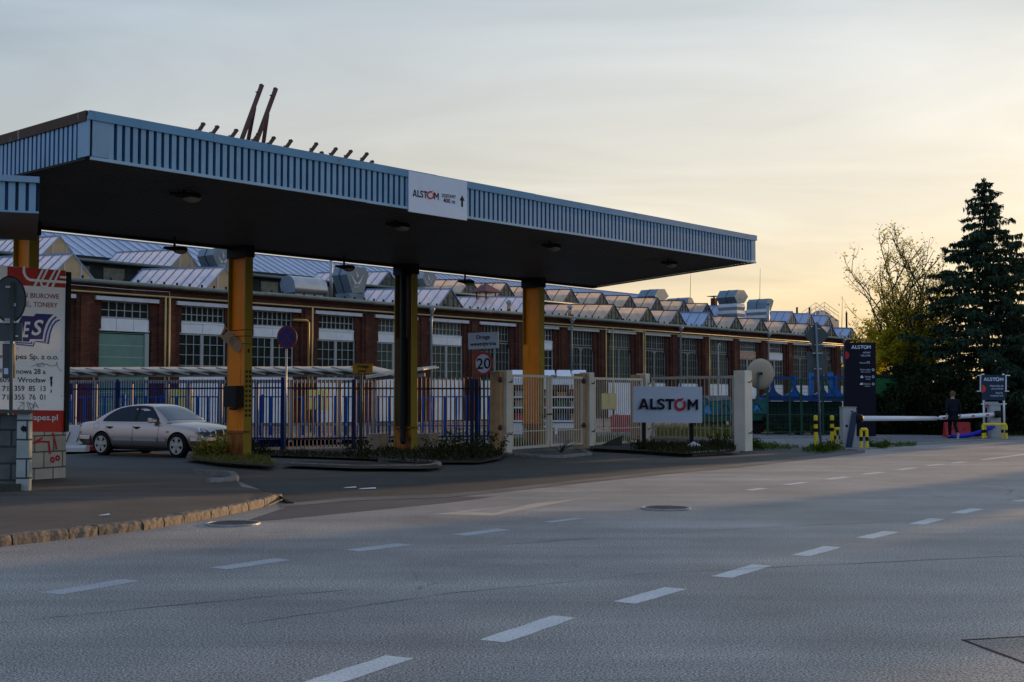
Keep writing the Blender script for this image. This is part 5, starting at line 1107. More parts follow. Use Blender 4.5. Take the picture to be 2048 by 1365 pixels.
# orange pedestrians notice
Y = 38.2; t = thing('warning_plate', 'orange Polish warning plate about pedestrians on a dark post', 'sign', px2(722, Y)); pole(t, 723, 890, 735, Y + .05, .04, m_pole)
pl = Plane(px2(726, Y), V((0, -1, 0))); mb = MB(); mb.prism([pl.at(x, y) for x, y in ((705.5, 727), (745.5, 727), (745.5, 748.5), (705.5, 748.5))], V((0, .02, 0))); fixn(obj('plate', mb, mat('plate_orange', (.40, .19, .012), .5), t))
words(t, m_blk, pl, [("Uwaga", (713.5, 735.8), (737.5, 735.8), 6, B4), ("piesi", (717, 744.5), (732, 744.5), 5.2, B4)]); mb = MB()
for a, b in (((706.5, 728), (744.5, 728)), ((706.5, 747.6), (744.5, 747.6))): put_stroke(mb, pl, [a, b], .6, .003)
obj('border', mb, m_blk, t)
# tan backed traffic mirror behind the thick post
Y = 45; t = thing('traffic_mirror', 'round tan back of a traffic mirror behind the thick cream post', 'mirror', px2(1514, Y))
pl = Plane(px2(1521, Y), V((-.1, -1, 0))); mb = MB(); n = 36
prof = [(27, 0), (26.6, .05), (20, .12), (8, .16), (.5, .17)]
vs = []
for r, dd in prof: vs += [pl.at(1521 + r * cos(2 * pi * k / n), 748.3 - r * 1.13 * sin(2 * pi * k / n), dd) for k in range(n)]
mb.add(vs, [(i * n + k, i * n + (k + 1) % n, (i + 1) * n + (k + 1) % n, (i + 1) * n + k) for i in range(4) for k in range(n)]); obj('back_shell', mb, mat('mirror_back_tan', (.40, .33, .23), .6, var=.08, vs=2), t, True)
mb = MB(); a = [pl.at(1521 + 27.3 * cos(2 * pi * k / n), 748.3 - 30.9 * sin(2 * pi * k / n), -.01) for k in range(n)]; mb.prism(a, -pl.n * .03); fixn(obj('rim', mb, mat('mirror_rim', (.5, .43, .3), .5), t))
mb = MB(); P_ = lambda x, y, o=.25: pl.at(x, y, o); mb.tube([P_(1511, 800), P_(1513, 797), P_(1514.5, 790), P_(1515, 746)], .045, 8); mb.tube([P_(1495, 801), P_(1508, 801), P_(1513, 797)], .045, 8); mb.bar(P_(1514, 747), P_(1524, 748), .08, .09); mb.tube([P_(1497, 801), V((P_(1497, 801).x, P_(1497, 801).y, 0))], .05, 8); obj('bracket', mb, m_pole, t, True)
mb = MB(); mb.bar(P_(1519.5, 747, .30), P_(1523.5, 747.5, .30), .05, .06); obj('clamp', mb, m_blk, t)
# back of a give way / diamond sign on a tall pole
Y = 39.8; t = thing('diamond_sign', 'grey back of a diamond traffic sign with square plate below on a tall pole', 'traffic sign', px2(1640, Y)); pole(t, 1640, 898, 648, Y, .036, mat('pole_steel_blue', (.16, .20, .23), .45, .4), xt=1632)
pl = Plane(px2(1634, Y - .06 + .12), V((.1, -1, 0))); 
for nm, pts in (('diamond_plate', ((1633.5, 644), (1659, 671), (1633.5, 699), (1608.5, 671))), ('triangle_plate', ((1619, 690), (1649, 690), (1634, 716))), ('square_plate', ((1615.5, 703.5), (1654.5, 703.5), (1655, 746), (1616.5, 746)))):
    mb = MB(); o_ = {'diamond_plate': 0, 'triangle_plate': -.03, 'square_plate': -.06}[nm]; mb.prism([pl.at(x, y, o_) for x, y in pts], -pl.n * .02); fixn(obj(nm, mb, m_gback, t))
mb = MB()
for y, w in ((658, 5), (690, 6), (707, 10), (738, 8)): mb.bar(pl.at(1634.5 - w, y, .03), pl.at(1635 + w, y, .03), .03, .04)
obj('clamp', mb, m_galv, t)
# backs of signs at the left edge
Y = 22.0; t = thing('sign_back', 'dark grey backs of a round and a square sign on a pole before the billboard', 'traffic sign', px2(24, Y)); pole(t, 24.5, 830, 566, Y, .032, m_pole)
pl = Plane(px2(20, Y + .08), V((0, -1, 0))); mb = MB(); disc(mb, pl, 19.5, 599, 32.5, 47, 0, .02); fixn(obj('round_plate', mb, m_gback, t))
mb = MB(); put_ring(mb, pl, 19.5, 599, 32.5, 30.8, .012, ry=1.446); obj('rim', mb, m_dark, t)
for nm, q, o_ in (('square_plate', (-8, 646, 45, 683), .02), ('small_plate', (6.5, 688, 30.5, 757), .05)):
    mb = MB(); mb.prism([pl.at(x, y, -.01) for x, y in ((q[0], q[1]), (q[2], q[1]), (q[2], q[3]), (q[0], q[3]))], pl.n * o_); fixn(obj(nm, mb, m_gback, t, bevel=.006))
mb = MB()
for y, w in ((575, 9), (640, 11), (645, 16), (685, 12)): mb.bar(pl.at(24 - w, y, .07), pl.at(25 + w * .5, y, .07), .025, .04)
obj('clamp', mb, m_galv, t)
mb = MB()
for q in ((29.5, 607, 33.5, 613.5), (33, 671.5, 38.5, 674.5), (10, 737, 18.5, 749)): put_poly(mb, pl, [(q[0], q[1]), (q[2], q[1]), (q[2], q[3]), (q[0], q[3])], .045)
obj('sticker', mb, m_whites, t)
# ================================================================== billboard and block walls at the left
PR = at(130, 700, 24.6); PR.z = 0; dbb = V((.42, .907, 0)).normalized(); nbb = V((dbb.y, -dbb.x, 0)); bp = Plane(PR, nbb)
def box_on(pl, pts, thick, name, m, parent, off=0): mb = MB(); mb.prism([pl.at(x, y, off) for x, y in pts], -pl.n * thick); return fixn(obj(name, mb, m, parent))
bb = thing('billboard', 'white advertising board with red header and blue book logo on the block wall', 'billboard', bp.at(70, 862))
m_bbw = mat('billboard_white', (.84, .87, .90), .4, var=.06, vs=1.2)
box_on(bp, ((-60, 524), (131.5, 544.5), (127.5, 821.5), (-60, 818)), .06, 'board', m_bbw, bb)
mb = MB(); e = bp.at(131.6, 544, -.005); f = bp.at(127.8, 864, -.005); mb.bar(e + dbb * .06, V((f.x, f.y, e.z)) * 0 + V((e.x, e.y, f.z)) + dbb * .06, .10, .09, nbb); obj('edge_post', mb, m_dark, bb)
hp = [(14.6, 533), (130.7, 541.5), (130.2, 576), (45.5, 571.3), (14.6, 566)]
mb = MB(); put_poly(mb, bp, hp, .004); obj('header', mb, mat('billboard_red', (.42, .004, .012), .4), bb)
mb = MB(); arc = [(47.3, 535), (47.3, 545), (50, 552), (54.5, 557.5), (59.5, 560.3), (70, 561.3), (85, 562.2), (130.3, 564.8)]
put_stroke(mb, bp, arc, 5.0, .007); put_stroke(mb, bp, [(85.5, 538.5), (68.5, 572)], 4.4, .010); put_stroke(mb, bp, [(94, 539.3), (85.5, 556), (81, 566), (82.8, 572), (88.5, 574.5), (93, 572), (97, 564), (109.5, 540.5)], 4.2, .011); put_stroke(mb, bp, [(118.5, 541), (103.5, 574.4)], 4.4, .014); put_stroke(mb, bp, [(120, 554.6), (130.5, 555.3)], 4.2, .013)
obj('header_lines', mb, m_bbw, bb)
words(bb, mat('billboard_letters_red', (.26, .005, .02), .5), bp, [("N", (45.5, 594.8), (54.8, 595.4), 9.5, B1), ("BIUROWE", (60.6, 595.8), (118, 598.4), 9.6, B1), ("E,", (50, 613), (62, 613.6), 9.6, B1), ("TONERY", (67, 613.9), (115, 615.8), 9.8, B1)])
m_bnavy = mat('logo_navy', (.003, .012, .17), .4); m_bblu = mat('logo_blue', (.004, .06, .36), .4)
mb = MB(); put_poly(mb, bp, [(43.5, 632), (67, 633), (71.5, 627.5), (107, 629.2), (97.5, 638), (91.5, 649), (87.5, 662), (85, 679.6), (60, 678.8), (57.5, 684), (26, 682), (30, 655), (38, 644)], .004); obj('logo_page', mb, m_bnavy, bb)
mb = MB()
for sh0, w in ((0, 3.6), (7.0, 3.2)): put_stroke(mb, bp, [(111.5 + sh0 * .95, 634.5 + sh0 * .85), (104 + sh0, 641 + sh0 * .4), (97.5 + sh0, 652), (93 + sh0, 665), (89.5 + sh0 * .9, 683.5 + sh0 * .55)], w, .005 + sh0 * .0004)
put_stroke(mb, bp, [(70, 682.4), (89.5, 683.5)], 1.2, .009); put_stroke(mb, bp, [(72, 683.2), (96, 687.3)], 1.2, .010); put_stroke(mb, bp, [(31, 685), (61.8, 687.5), (63, 684)], 2.2, .011); put_stroke(mb, bp, [(32, 688.5), (65.5, 692.5), (68, 684.5)], 2.0, .013); obj('logo_lines', mb, m_bblu, bb)
mb = MB(); put_text(mb, bp, "E", (44, 674), (60.2, 674.6), 30.5, .008, ITAL); put_text(mb, bp, "S", (62, 669.8), (86.5, 670.4), 30, .008, ITAL); obj('logo_letters', mb, m_bbw, bb)
words(bb, mat('billboard_letters_dark', (.012, .016, .035), .5), bp, [("er", (-2.5, 716.8), (6, 717.2), 9.5, B1), ("pes Sp. z o.o.", (31.5, 718.3), (117.3, 719.3), 10.4, B1), ("W", (-3, 747), (4.4, 747.2), 9.8, B1), ("nowa 28 a", (32.5, 748), (91, 748.4), 10.2, B1),
    ("609", (-1, 764.6), (19.5, 765), 10, B1), ("Wrocław", (35, 765), (91.5, 765.4), 10.3, B1), ("71", (4, 782.4), (16.6, 782.4), 10.2, B1), ("359  85  13", (28.5, 782.3), (91.3, 782.5), 10.4, B1), ("71", (4, 799.6), (16.6, 799.6), 10.2, B1), ("355  76  01", (28.5, 799.6), (90.5, 799.8), 10.4, B1)])
mb = MB(); put_stroke(mb, bp, [(62.5, 733.5), (70, 730.5), (74.5, 727), (79.5, 731), (84, 725.5), (88, 731.5), (80, 734), (73, 732.5), (78, 728), (92, 728.5), (101, 732.8), (110.5, 731.5), (113.3, 724.5), (114, 733), (120.5, 742.5)], .7, .008)
for q in ([(38, 804.5), (46.5, 806), (35.5, 818), (47.2, 819.5), (47.6, 804)], [(53, 804.5), (57.5, 820)], [(55, 805), (67.5, 811), (61, 819.5), (58, 807)], [(66, 819), (69, 804), (76, 817)], [(67.5, 813), (74, 812)]): put_stroke(mb, bp, q, .8, .009)
for x, y in ((122.8, 701.3), (123, 742), (123, 793), (34.2, 697.5)): put_poly(mb, bp, ring_px(x, y, .9, 8)[:-1], .006)
put_poly(mb, bp, [(99.5, 754), (104.8, 753.5), (103.5, 762), (104.5, 766), (103, 774), (101, 773), (100.5, 764)], .008); put_poly(mb, bp, [(101, 780), (103, 779.5), (102.6, 786), (101, 786)], .008); obj('graffiti', mb, m_blk, bb)
rb = thing('web_board', 'red board with white web address below the white billboard', 'billboard', bp.at(90, 864))
box_on(bp, ((30, 820.5), (126.8, 821.5), (126.4, 864.3), (30, 863.3)), .05, 'board', mat('web_board_red', (.36, .006, .010), .4), rb, .012)
mb = MB(); put_text(mb, bp, "apes.pl", (65.2, 840.4), (114.2, 840.9), 11.6, .017); obj('lettering', mb, m_whites, rb)
gw = thing('block_wall', 'pale concrete block wall with red graffiti under the billboard', 'wall', bp.at(100, 955) * V((1, 1, 0)) if False else V((bp.at(100, 955).x, bp.at(100, 955).y, 0)), atan2(dbb.y, dbb.x))
inv = WM[gw.name].inverted()
def lprism(pts, off): m_ = MB(); m_.prism([inv @ p for p in pts], inv.to_3x3() @ off); return m_
a, b = bp.at(-60, 860, .0), bp.at(132.5, 860, .0)
fixn(obj('blocks', lprism([V((a.x, a.y, -.05)), V((b.x, b.y, -.05)), V((b.x, b.y, 1.0)), V((a.x, a.y, 1.0))], -bp.n * .24), stained_blocks if False else m_blockl, gw, local=True))
mb = MB(); put_stroke(mb, bp, [(84.5, 876.5), (66.5, 886.5), (80, 883.5), (97, 884.2), (99.5, 907)], 4.0, .005); put_stroke(mb, bp, [(105.5, 867), (112.5, 898)], 4.0, .008)
for x, y in ((104.5, 920), (115, 916.5)): put_ring(mb, bp, x, y, 4.9, 1.5, .006, ry=1.25)
obj('graffiti', mb, mat('spray_red', (.36, .015, .035), .6), gw)
# dark wall and washed pillar in front
Y = 20.9
pw = thing('block_wall', 'dark mossy block wall with a whitewashed pillar at its end', 'wall', V((px2(20, Y).x, Y, 0)))
a, b = px2(36, Y), px2(61, Y); mb = MB(); mb.box(a.x, b.x, Y, Y + .13, -.05, at(50, 826, Y).z); obj('pillar', mb, m_blockw, pw)
mb = MB(); mb.box(px2(-500, Y).x, a.x - .003, Y + .05, Y + .12, -.05, at(20, 828, Y).z - .02); obj('blocks', mb, m_block, pw)
mb = MB(); zc = at(30, 826, Y).z; mb.box(px2(-500, Y).x, b.x + .02, Y - .06, Y + .16, zc - .008, zc + .045); obj('coping', mb, mat('coping_dark', (.06, .065, .06), .8, var=.3, vs=3), pw)
mb = MB(); mb.box(px2(-400, Y).x, px2(32, Y - .3).x, Y - .32, Y + .045, -.05, .18); obj('plinth_step', mb, mat('plinth_mossy', (.05, .06, .045), .9, var=.4, vs=3, bump=.4), pw)
pl = Plane(V((a.x, Y, 0)), V((0, -1, 0))); mb = MB(); ang = 0; pts = []
for k in range(22): r = 5.2 if k % 2 else 7.6; r *= random.uniform(.75, 1.15); pts.append((48 + r * cos(2 * pi * k / 22), 858 - r * 1.05 * sin(2 * pi * k / 22)))
put_poly(mb, pl, pts, .004); obj('paint_blot', mb, m_blk, pw)
# ================================================================== company signboard beside the gate
Y = 39.6; sb = thing('signboard', 'large white company signboard with raised dark letters and red ring on two posts', 'sign', px2(1336, Y)); pl = Plane(px2(1336, Y), V((-.03, -1, 0)))
box_on(pl, ((1267, 772.8), (1404.5, 774.2), (1404.3, 846.5), (1266.3, 845.2)), .08, 'panel', m_whites, sb)
mbd, mbr = MB(), MB(); logo(mbd, mbr, pl, (1277, 818.6), (1348.6, 819.6), 21.2, (1360, 809.8), 12, (1374.8, 820), (1395.6, 820.3), B2, .05, .05, ry=1.06)
for mb_, nm, m_ in ((mbd, 'lettering', m_navy), (mbr, 'logo_ring', m_red)): obj(nm, mb_, m_, sb)
for x in (1287.5, 1382.5): c = px2(x, Y + .16); mb = MB(); mb.box(c.x - .06, c.x + .06, c.y, c.y + .10, -.05, 1.5); obj('post', mb, m_dark, sb)
# litter below it
mb = MB(); c = px2(1386, 37.9)
vs = [(c.x + .26 * cos(a_) * random.uniform(.7, 1.2), c.y + .15 * sin(a_) * random.uniform(.7, 1.2), z_) for z_ in (.02, .18) for a_ in [2 * pi * k / 9 for k in range(9)]] + [(c.x, c.y, .30)]
mb.add(vs, [(k, (k + 1) % 9, 9 + (k + 1) % 9, 9 + k) for k in range(9)] + [(9 + k, 9 + (k + 1) % 9, 18) for k in range(9)]); tag(obj('plastic_bag', mb, mat('bag_white', (.5, .52, .56), .4)), 'crumpled white plastic bag on the kerb below the signboard', 'bag')
# ================================================================== barrier, bollards, guards
Y = 40.6; m_bx = mat('barrier_grey', (.36, .37, .37), .5, var=.08, vs=3)
def banded(root, a, b, r, bands, name):
    """yellow tube with black bands at the given fractions: one mesh, two paints"""
    mb = MB(); prev = 0
    for f0, f1 in bands + [(1, 1)]:
        mb.mi = 0; mb.tube([a.lerp(b, prev), a.lerp(b, f0)], r, 12)
        if f1 > f0: mb.mi = 1; mb.tube([a.lerp(b, f0), a.lerp(b, f1)], r * 1.01, 12)
        prev = f1
    return obj(name, mb, [m_ystl, m_blk], root, smooth=False)
for px, yb, lb in ((1632, 896, 'yellow and black bollard left of the tall sign pole'), (1664.5, 893, 'yellow and black bollard between the sign pole and the barrier cabinet')):
    c = atz(px, yb, 0); ht = at(px, 833, c.y).z; t = thing('bollard', lb, 'bollard', c, group='yellow bollards at the barrier'); banded(t, c, V((c.x, c.y, ht)), .066, [(.50, .615), (.745, .87)], 'shaft'); mb = MB(); mb.lathe([(.066, 0), (.05, .02), (.01, .03)], V((c.x, c.y, ht)), n=12); obj('cap', mb, m_ystl, t)
def guard(px0, px1, yb, yt, label, group='yellow tubular guards', legs=()):
    a, b = atz(px0, yb, 0), atz(px1, yb, 0); h = at(px0, yt, a.y).z; t = thing('tube_guard', label, 'guard rail', a.lerp(b, .5), group=group)
    for p in [a, b] + [atz(q, yb - (q - px0) / 47 * .5, 0) + V((0, .25 if q < 1990 else 0, 0)) for q in legs]: banded(t, p, V((p.x, p.y, h - .04)), .05, [(.42, .66)], 'leg')
    mb = MB(); mb.tube([V((a.x, a.y, h - .05)), V((a.x + .02, a.y, h)), V((b.x - .02, b.y, h)), V((b.x, b.y, h - .05))], .05, 10); obj('top_tube', mb, m_ystl, t, True)
guard(1669.5, 1681, 893, 858, 'small yellow tube guard left of the front barrier cabinet'); guard(1722.5, 1734, 898, 859, 'small yellow tube guard right of the front barrier cabinet')
guard(1966, 2013, 877.5, 849, 'long yellow tube guard in front of the far barrier cabinet', legs=(1975, 2005))
def barrier(c, w, d, h, hub, tip, label, armr, coverside):
    t = thing('barrier_gate', label, 'barrier', c); mb = MB(); mb.box(c.x - w / 2, c.x + w / 2, c.y, c.y + d, 0, h); obj('cabinet', mb, m_bx, t, bevel=.012)
    mb = MB(); mb.box(c.x - w / 2 - .015, c.x + w / 2 + .015, c.y - .015, c.y + d + .015, h + .002, h + .03); obj('lid', mb, mat('barrier_lid', (.30, .30, .28), .5), t)
    mb = MB(); mb.lathe([(armr * 1.5, 0), (armr * 1.7, .05), (armr * 1.7, .2), (armr * 1.2, .26)], hub - V((0, .02, 0)), axis=(tip - hub), n=14); obj('arm_hub', mb, m_dark, t, True)
    mb = MB(); d_ = (tip - hub).normalized(); mb.tube([hub + d_ * .22, tip - d_ * .06, tip], [armr, armr, armr * .55], 14); obj('arm', mb, m_white, t, True)
    mb = MB(); L = (tip - hub).length
    for f in (.22, .45, .68, .92): q = hub + d_ * L * f; mb.obox(q + V((0, -armr * 1.0, .0)), d_ * .055, V((0, .012, 0)), V((0, 0, .03)))
    obj('reflector', mb, m_red, t); return t
c = px2(1698, Y); w = 27 / FPX * Y; hub = at(1716, 837.5, Y - .12); tip = at(1873, 837.3, 50.4)
b1 = barrier(c, w, .4, at(1698, 816, Y).z, hub, tip, 'grey barrier cabinet with long white arm across the driveway, nearest the bollards', .085, 1)
mb = MB(); pl = Plane(V((0, Y - .012, 0)), V((0, -1, 0))); mb.prism([pl.at(x, y, .01) for x, y in ((1703.5, 826), (1713.5, 823), (1713, 836), (1702, 896), (1690.5, 897))], V((0, -.08, 0))); fixn(obj('side_cover', mb, mat('barrier_cover_blue', (.02, .035, .08), .5), b1))
mb = MB(); put_poly(mb, pl, [(1691, 850), (1696, 850), (1696, 854.5), (1691, 854.5)], .003); put_poly(mb, pl, [(1702, 822), (1706, 822), (1706, 824.5), (1702, 824.5)], .003); obj('lock', mb, m_dark, b1)
Y3 = 50.6; c3 = px2(1990, Y3); tip2 = at(1877, 836.5, 50.5); hub2 = at(2001, 828.5, Y3 - .14)
b2 = barrier(c3, 20 / FPX * Y3, .4, at(1990, 812, Y3).z, hub2, tip2, 'grey barrier cabinet at the far side whose arm reaches behind the person', .085, -1)
hs = [at(1988, 852, Y3 - .1), at(1975, 859, Y3 - .15), at(1955, 866, Y3 - .3), at(1935, 871.5, Y3 - .5), at(1912, 873.5, Y3 - .6), at(1898, 873.5, Y3 - .6)]
mb = MB(); mb.tube(hs, .085, 10); tag(obj('drain_hose', mb, mat('hose_blue', (.01, .02, .42), .45), smooth=True), 'thick blue hose lying between the person and the far barrier cabinet', 'hose')
# black totem and employee entrance sign
Y = 51.0; tt = thing('totem_sign', 'tall black totem sign with white company name and red half circle', 'sign', px2(1720, Y)); pl = Plane(px2(1720, Y), V((0, -1, 0)))
box_on(pl, ((1690.3, 686), (1751.5, 685.6), (1752, 873), (1690.8, 874)), .22, 'pillar', mat('totem_black', (.010, .011, .020), .35), tt)
mbd, mbr = MB(), MB(); logo(mbd, mbd, pl, (1702.6, 698), (1727, 698), 6.9, (1730.6, 694.8), 3.7, (1734.4, 698), (1741.3, 698), B2)
for tx, x0_, x1_, yb, cp_ in (("WITAMY", 1725.6, 1741, 707.4, 3.4), ("WELCOME", 1721.3, 1740.6, 713.2, 3.2), ("Fabryczna", 1719.2, 1733, 727.2, 2.6), ("Główne wejście", 1720, 1741, 741, 2.8), ("Main entrance", 1722, 1741, 745.2, 2.2), ("Parking", 1730, 1741, 755.2, 2.8), ("Parking", 1731.5, 1741, 759.6, 2.2), ("Dostawy", 1728.8, 1741, 769.4, 2.8), ("Delivery", 1730, 1741, 773.6, 2.2)): words(tt, m_whites, pl, [(tx, (x0_, yb), (x1_, yb), cp_, B1)])
words(tt, m_whites, pl, [("12", (1734, 727.3), (1739.6, 727.3), 4.4, B2)]); mbi = MB()
for y in (740, 754, 768.4): put_ring(mbi, pl, 1746.3, y, 2.5, 1.5)
put_poly(mbi, pl, [(1720.8, 756.5), (1721.3, 753.4), (1722.3, 751.8), (1725.3, 751.8), (1726.2, 753.4), (1726.7, 756.5)]); put_poly(mbi, pl, [(1719.8, 770), (1719.8, 768), (1721.8, 766.2), (1726.3, 766.2), (1726.3, 770)])
obj('lettering', mbd, m_whites, tt); obj('pictogram', mbi, m_whites, tt); mb = MB(); put_poly(mb, pl, ring_px(1690.6, 711, 8, 20, 8, -90, 90), .003); obj('half_circle', mb, mat('accent_red', (.42, .012, .012), .4), tt)
Y = 50.8; es = thing('entrance_sign', 'dark blue employee entrance sign on a white pole frame by the far cabinet', 'sign', px2(1987, Y)); pl = Plane(px2(1987, Y), V((0, -1, 0)))
box_on(pl, ((1963.4, 750), (2010.5, 750.5), (2009.5, 801.5), (1963.6, 800.5)), .03, 'board', mat('entrance_blue', (.008, .022, .052), .4), es)
mbd = MB(); logo(mbd, mbd, pl, (1967.3, 762), (1991, 762.4), 6.6, (1994.7, 758.9), 4, (1999.5, 762.5), (2006.6, 762.6), B2)
for tx, x0_, x1_, yb, cp_ in (("Wjazd tylko dla", 1979.4, 2006.6, 774, 3.8), ("pracowników", 1983, 2006.6, 779.4, 3.4), ("Entry for", 1991.7, 2006.2, 788, 3.6), ("employees only", 1980.6, 2006.6, 793.2, 3.2)): words(es, m_whites, pl, [(tx, (x0_, yb), (x1_, yb), cp_, B1)])
obj('lettering', mbd, m_whites, es); mb = MB(); put_poly(mb, pl, ring_px(1963.7, 778, 8, 20, 8, -90, 90), .003); obj('half_circle', mb, mat('accent_orange', (.55, .05, .02), .4), es)
for x, xt in ((1966.5, 1963), (2006.5, 2007.5)):
    a = px2(x, Y + .1); mb = MB(); mb.tube([a, at(x, 748, Y + .1)], .045, 8); obj('pole', mb, m_white, es, True)
mb = MB()
for x0_, x1_, y in ((1955, 2020, 751.5), (1954, 2018, 783), (1962, 2013, 808.5)): mb.tube([at(x0_, y, Y + .16), at(x1_, y, Y + .16)], .022, 6)
for x in (1961, 2012): mb.tube([at(x, 752, Y + .18), at(x, 783, Y + .18)], .028, 6)
obj('cross_bar', mb, m_white, es)
box_on(pl, ((1969, 804), (1996.5, 804), (1996.5, 815), (1969, 815)), .02, 'info_plate', mat('plate_grey', (.30, .32, .36), .5), es, .0); mb = MB(); put_poly(mb, pl, ring_px(1974.5, 811.5, 4.6, 16, 2.2)[:-1], .004); obj('badge', mb, m_red, es)
for y in (806.8, 809, 811.2): pass
# ================================================================== machinery and mesh fence behind the lawn
wg = thing('flatbed_wagon', 'low teal rail wagon body covered in blue graffiti behind the railing', 'wagon', px2(1460, 56)); Y = 56; m_teal = mat('wagon_teal', (.012, .10, .10), .5, var=.3, vs=2)
pl = Plane(px2(1460, Y), V((0, -1, 0)))
box_on(pl, ((1382, 808), (1410, 800), (1470, 799), (1536, 797), (1536, 828), (1382, 832)), 1.6, 'body', m_teal, wg); box_on(pl, ((1382, 833), (1536, 829), (1536, 841), (1382, 845)), 1.5, 'sole_bar', mat('wagon_green', (.010, .07, .045), .6), wg, -.03)
box_on(pl, ((1406, 792), (1456, 791), (1462, 800), (1420, 803)), 1.2, 'sloped_cover', mat('wagon_cover', (.16, .19, .18), .5, var=.4, vs=3), wg, .05)
mb = MB()
for q in ([(1409, 826), (1413, 808), (1424, 828)], [(1506, 824), (1513, 808), (1522, 824), (1516, 818)], [(1462, 826), (1466, 806), (1474, 822)]): put_poly(mb, pl, q, .006)
obj('graffiti', mb, mat('spray_blue', (.03, .22, .55), .5), wg); mb = MB()
for q in ([(1408, 815), (1416, 806), (1424, 815)], [(1440, 806), (1446, 812)], [(1508, 806), (1518, 812), (1524, 822)], [(1440, 822), (1452, 808), (1460, 824)]): put_stroke(mb, pl, q, 1.4, .012)
obj('graffiti_outline', mb, m_blk, wg)
for x in (1400, 1432, 1478, 1512): c = at(x, 850, Y + .3); mb = MB(); mb.lathe([(.1, -.07), (.42, -.06), (.46, -.05), (.46, .03), (.42, .06)], V((c.x, c.y, .46)), axis=(0, 1, 0), n=18); obj('wheel', mb, m_dark, wg)
bf = thing('bogie_frame', 'bright blue steel frames with curved cut outs stacked behind the green mesh fence', 'machine frame', px2(1610, 57)); Y = 57; pl = Plane(px2(1610, Y), V((0, -1, 0))); m_bf = mat('frame_blue', (.004, .035, .20), .4, var=.3, vs=2)
for i, x in enumerate((1546, 1590, 1645, 1672)):
    w = 5.5
    pts = [(x - w / 2, 752 if i else 757), (x + w / 2, 752 if i else 757)] + [(x + w / 2 + 16 * (1 - cos(R(a))) , 772 + 18 * sin(R(a))) for a in (10, 30, 50, 70, 88)] + [(x + 18, 794), (x - 18, 794)] + [(x - w / 2 - 16 * (1 - cos(R(a))), 772 + 18 * sin(R(a))) for a in (88, 70, 50, 30, 10)]
    box_on(pl, pts, .35, 'upright', m_bf if i % 2 == 0 else m_bblue, bf, .02 * i)
box_on(pl, ((1520, 792.5), (1690, 790), (1690, 803), (1520, 802)), 1.0, 'base_beam', m_bf, bf, -.06); box_on(pl, ((1544, 753.5), (1590, 753.5), (1590, 757.5), (1544, 757.5)), .3, 'tie_beam', m_bf, bf, -.05); box_on(pl, ((1625, 753), (1692, 753), (1692, 756.5), (1625, 756.5)), .3, 'tie_beam', m_bf, bf, -.05)
for x in (1625, 1664): box_on(pl, ((x - 4, 745), (x + 4, 745), (x + 4, 794), (x - 4, 794)), .3, 'light_upright', mat('frame_light_blue', (.015, .14, .40), .4), bf, -.1)
box_on(pl, ((1530, 803), (1690, 804), (1690, 852), (1530, 852)), .8, 'undercarriage', mat('undercarriage_dark', (.012, .014, .016), .8, var=.5, vs=3), bf, -.5)
mf = thing('mesh_fence', 'green wire mesh fence on thin posts in front of the blue frames', 'fence', px2(1620, 54)); m_gr = mat('fence_green', (.010, .06, .035), .5); Y = 54
for x in (1534, 1579, 1602, 1645, 1688): c = px2(x, Y); mb = MB(); mb.box(c.x - .045, c.x + .045, c.y - .03, c.y + .03, 0, at(x, 757 if x != 1534 else 775, Y).z); obj('fence_post', mb, m_gr, mf)
mb = MB(); a, b = px2(1534, Y), px2(1700, Y)
for z in (2.42, .9, .15): mb.bar(a + UZ * z, b + UZ * z, .03, .04)
for k in range(60): c = a.lerp(b, k / 60); mb.bar(c + UZ * .1, c + UZ * 2.4, .008, .008, (0, 1, 0))
for k in range(14): z = .15 + k * .17; mb.bar(a + UZ * z, b + UZ * z, .006, .008)
mb.bar(at(1582, 765, Y), at(1606, 800, Y), .05, .05, (0, 1, 0)); mb.bar(at(1648, 760, Y), at(1672, 795, Y), .05, .05, (0, 1, 0)); obj('mesh', mb, m_gr, mf)
gs = thing('green_container', 'dark green container wall right of the black totem under the tree', 'container', px2(1775, 57)); c = px2(1780, 57); mb = MB(); mb.box(c.x - .9, c.x + .55, c.y, c.y + 2, 0, 2.55); obj('body', mb, mat('container_green', (.008, .12, .03), .55, var=.2, vs=2), gs); mb = MB()
for k in range(9): mb.box(c.x - .85 + k * .155, c.x - .79 + k * .155, c.y - .03, c.y - .002, .1, 2.5)
obj('rib', mb, mat('container_green', 0), gs); mb = MB(); mb.box(c.x - 1.0, c.x + 1.6, c.y - .1, c.y + 2.1, 2.56, 2.68); obj('roof_edge', mb, m_dark, gs)
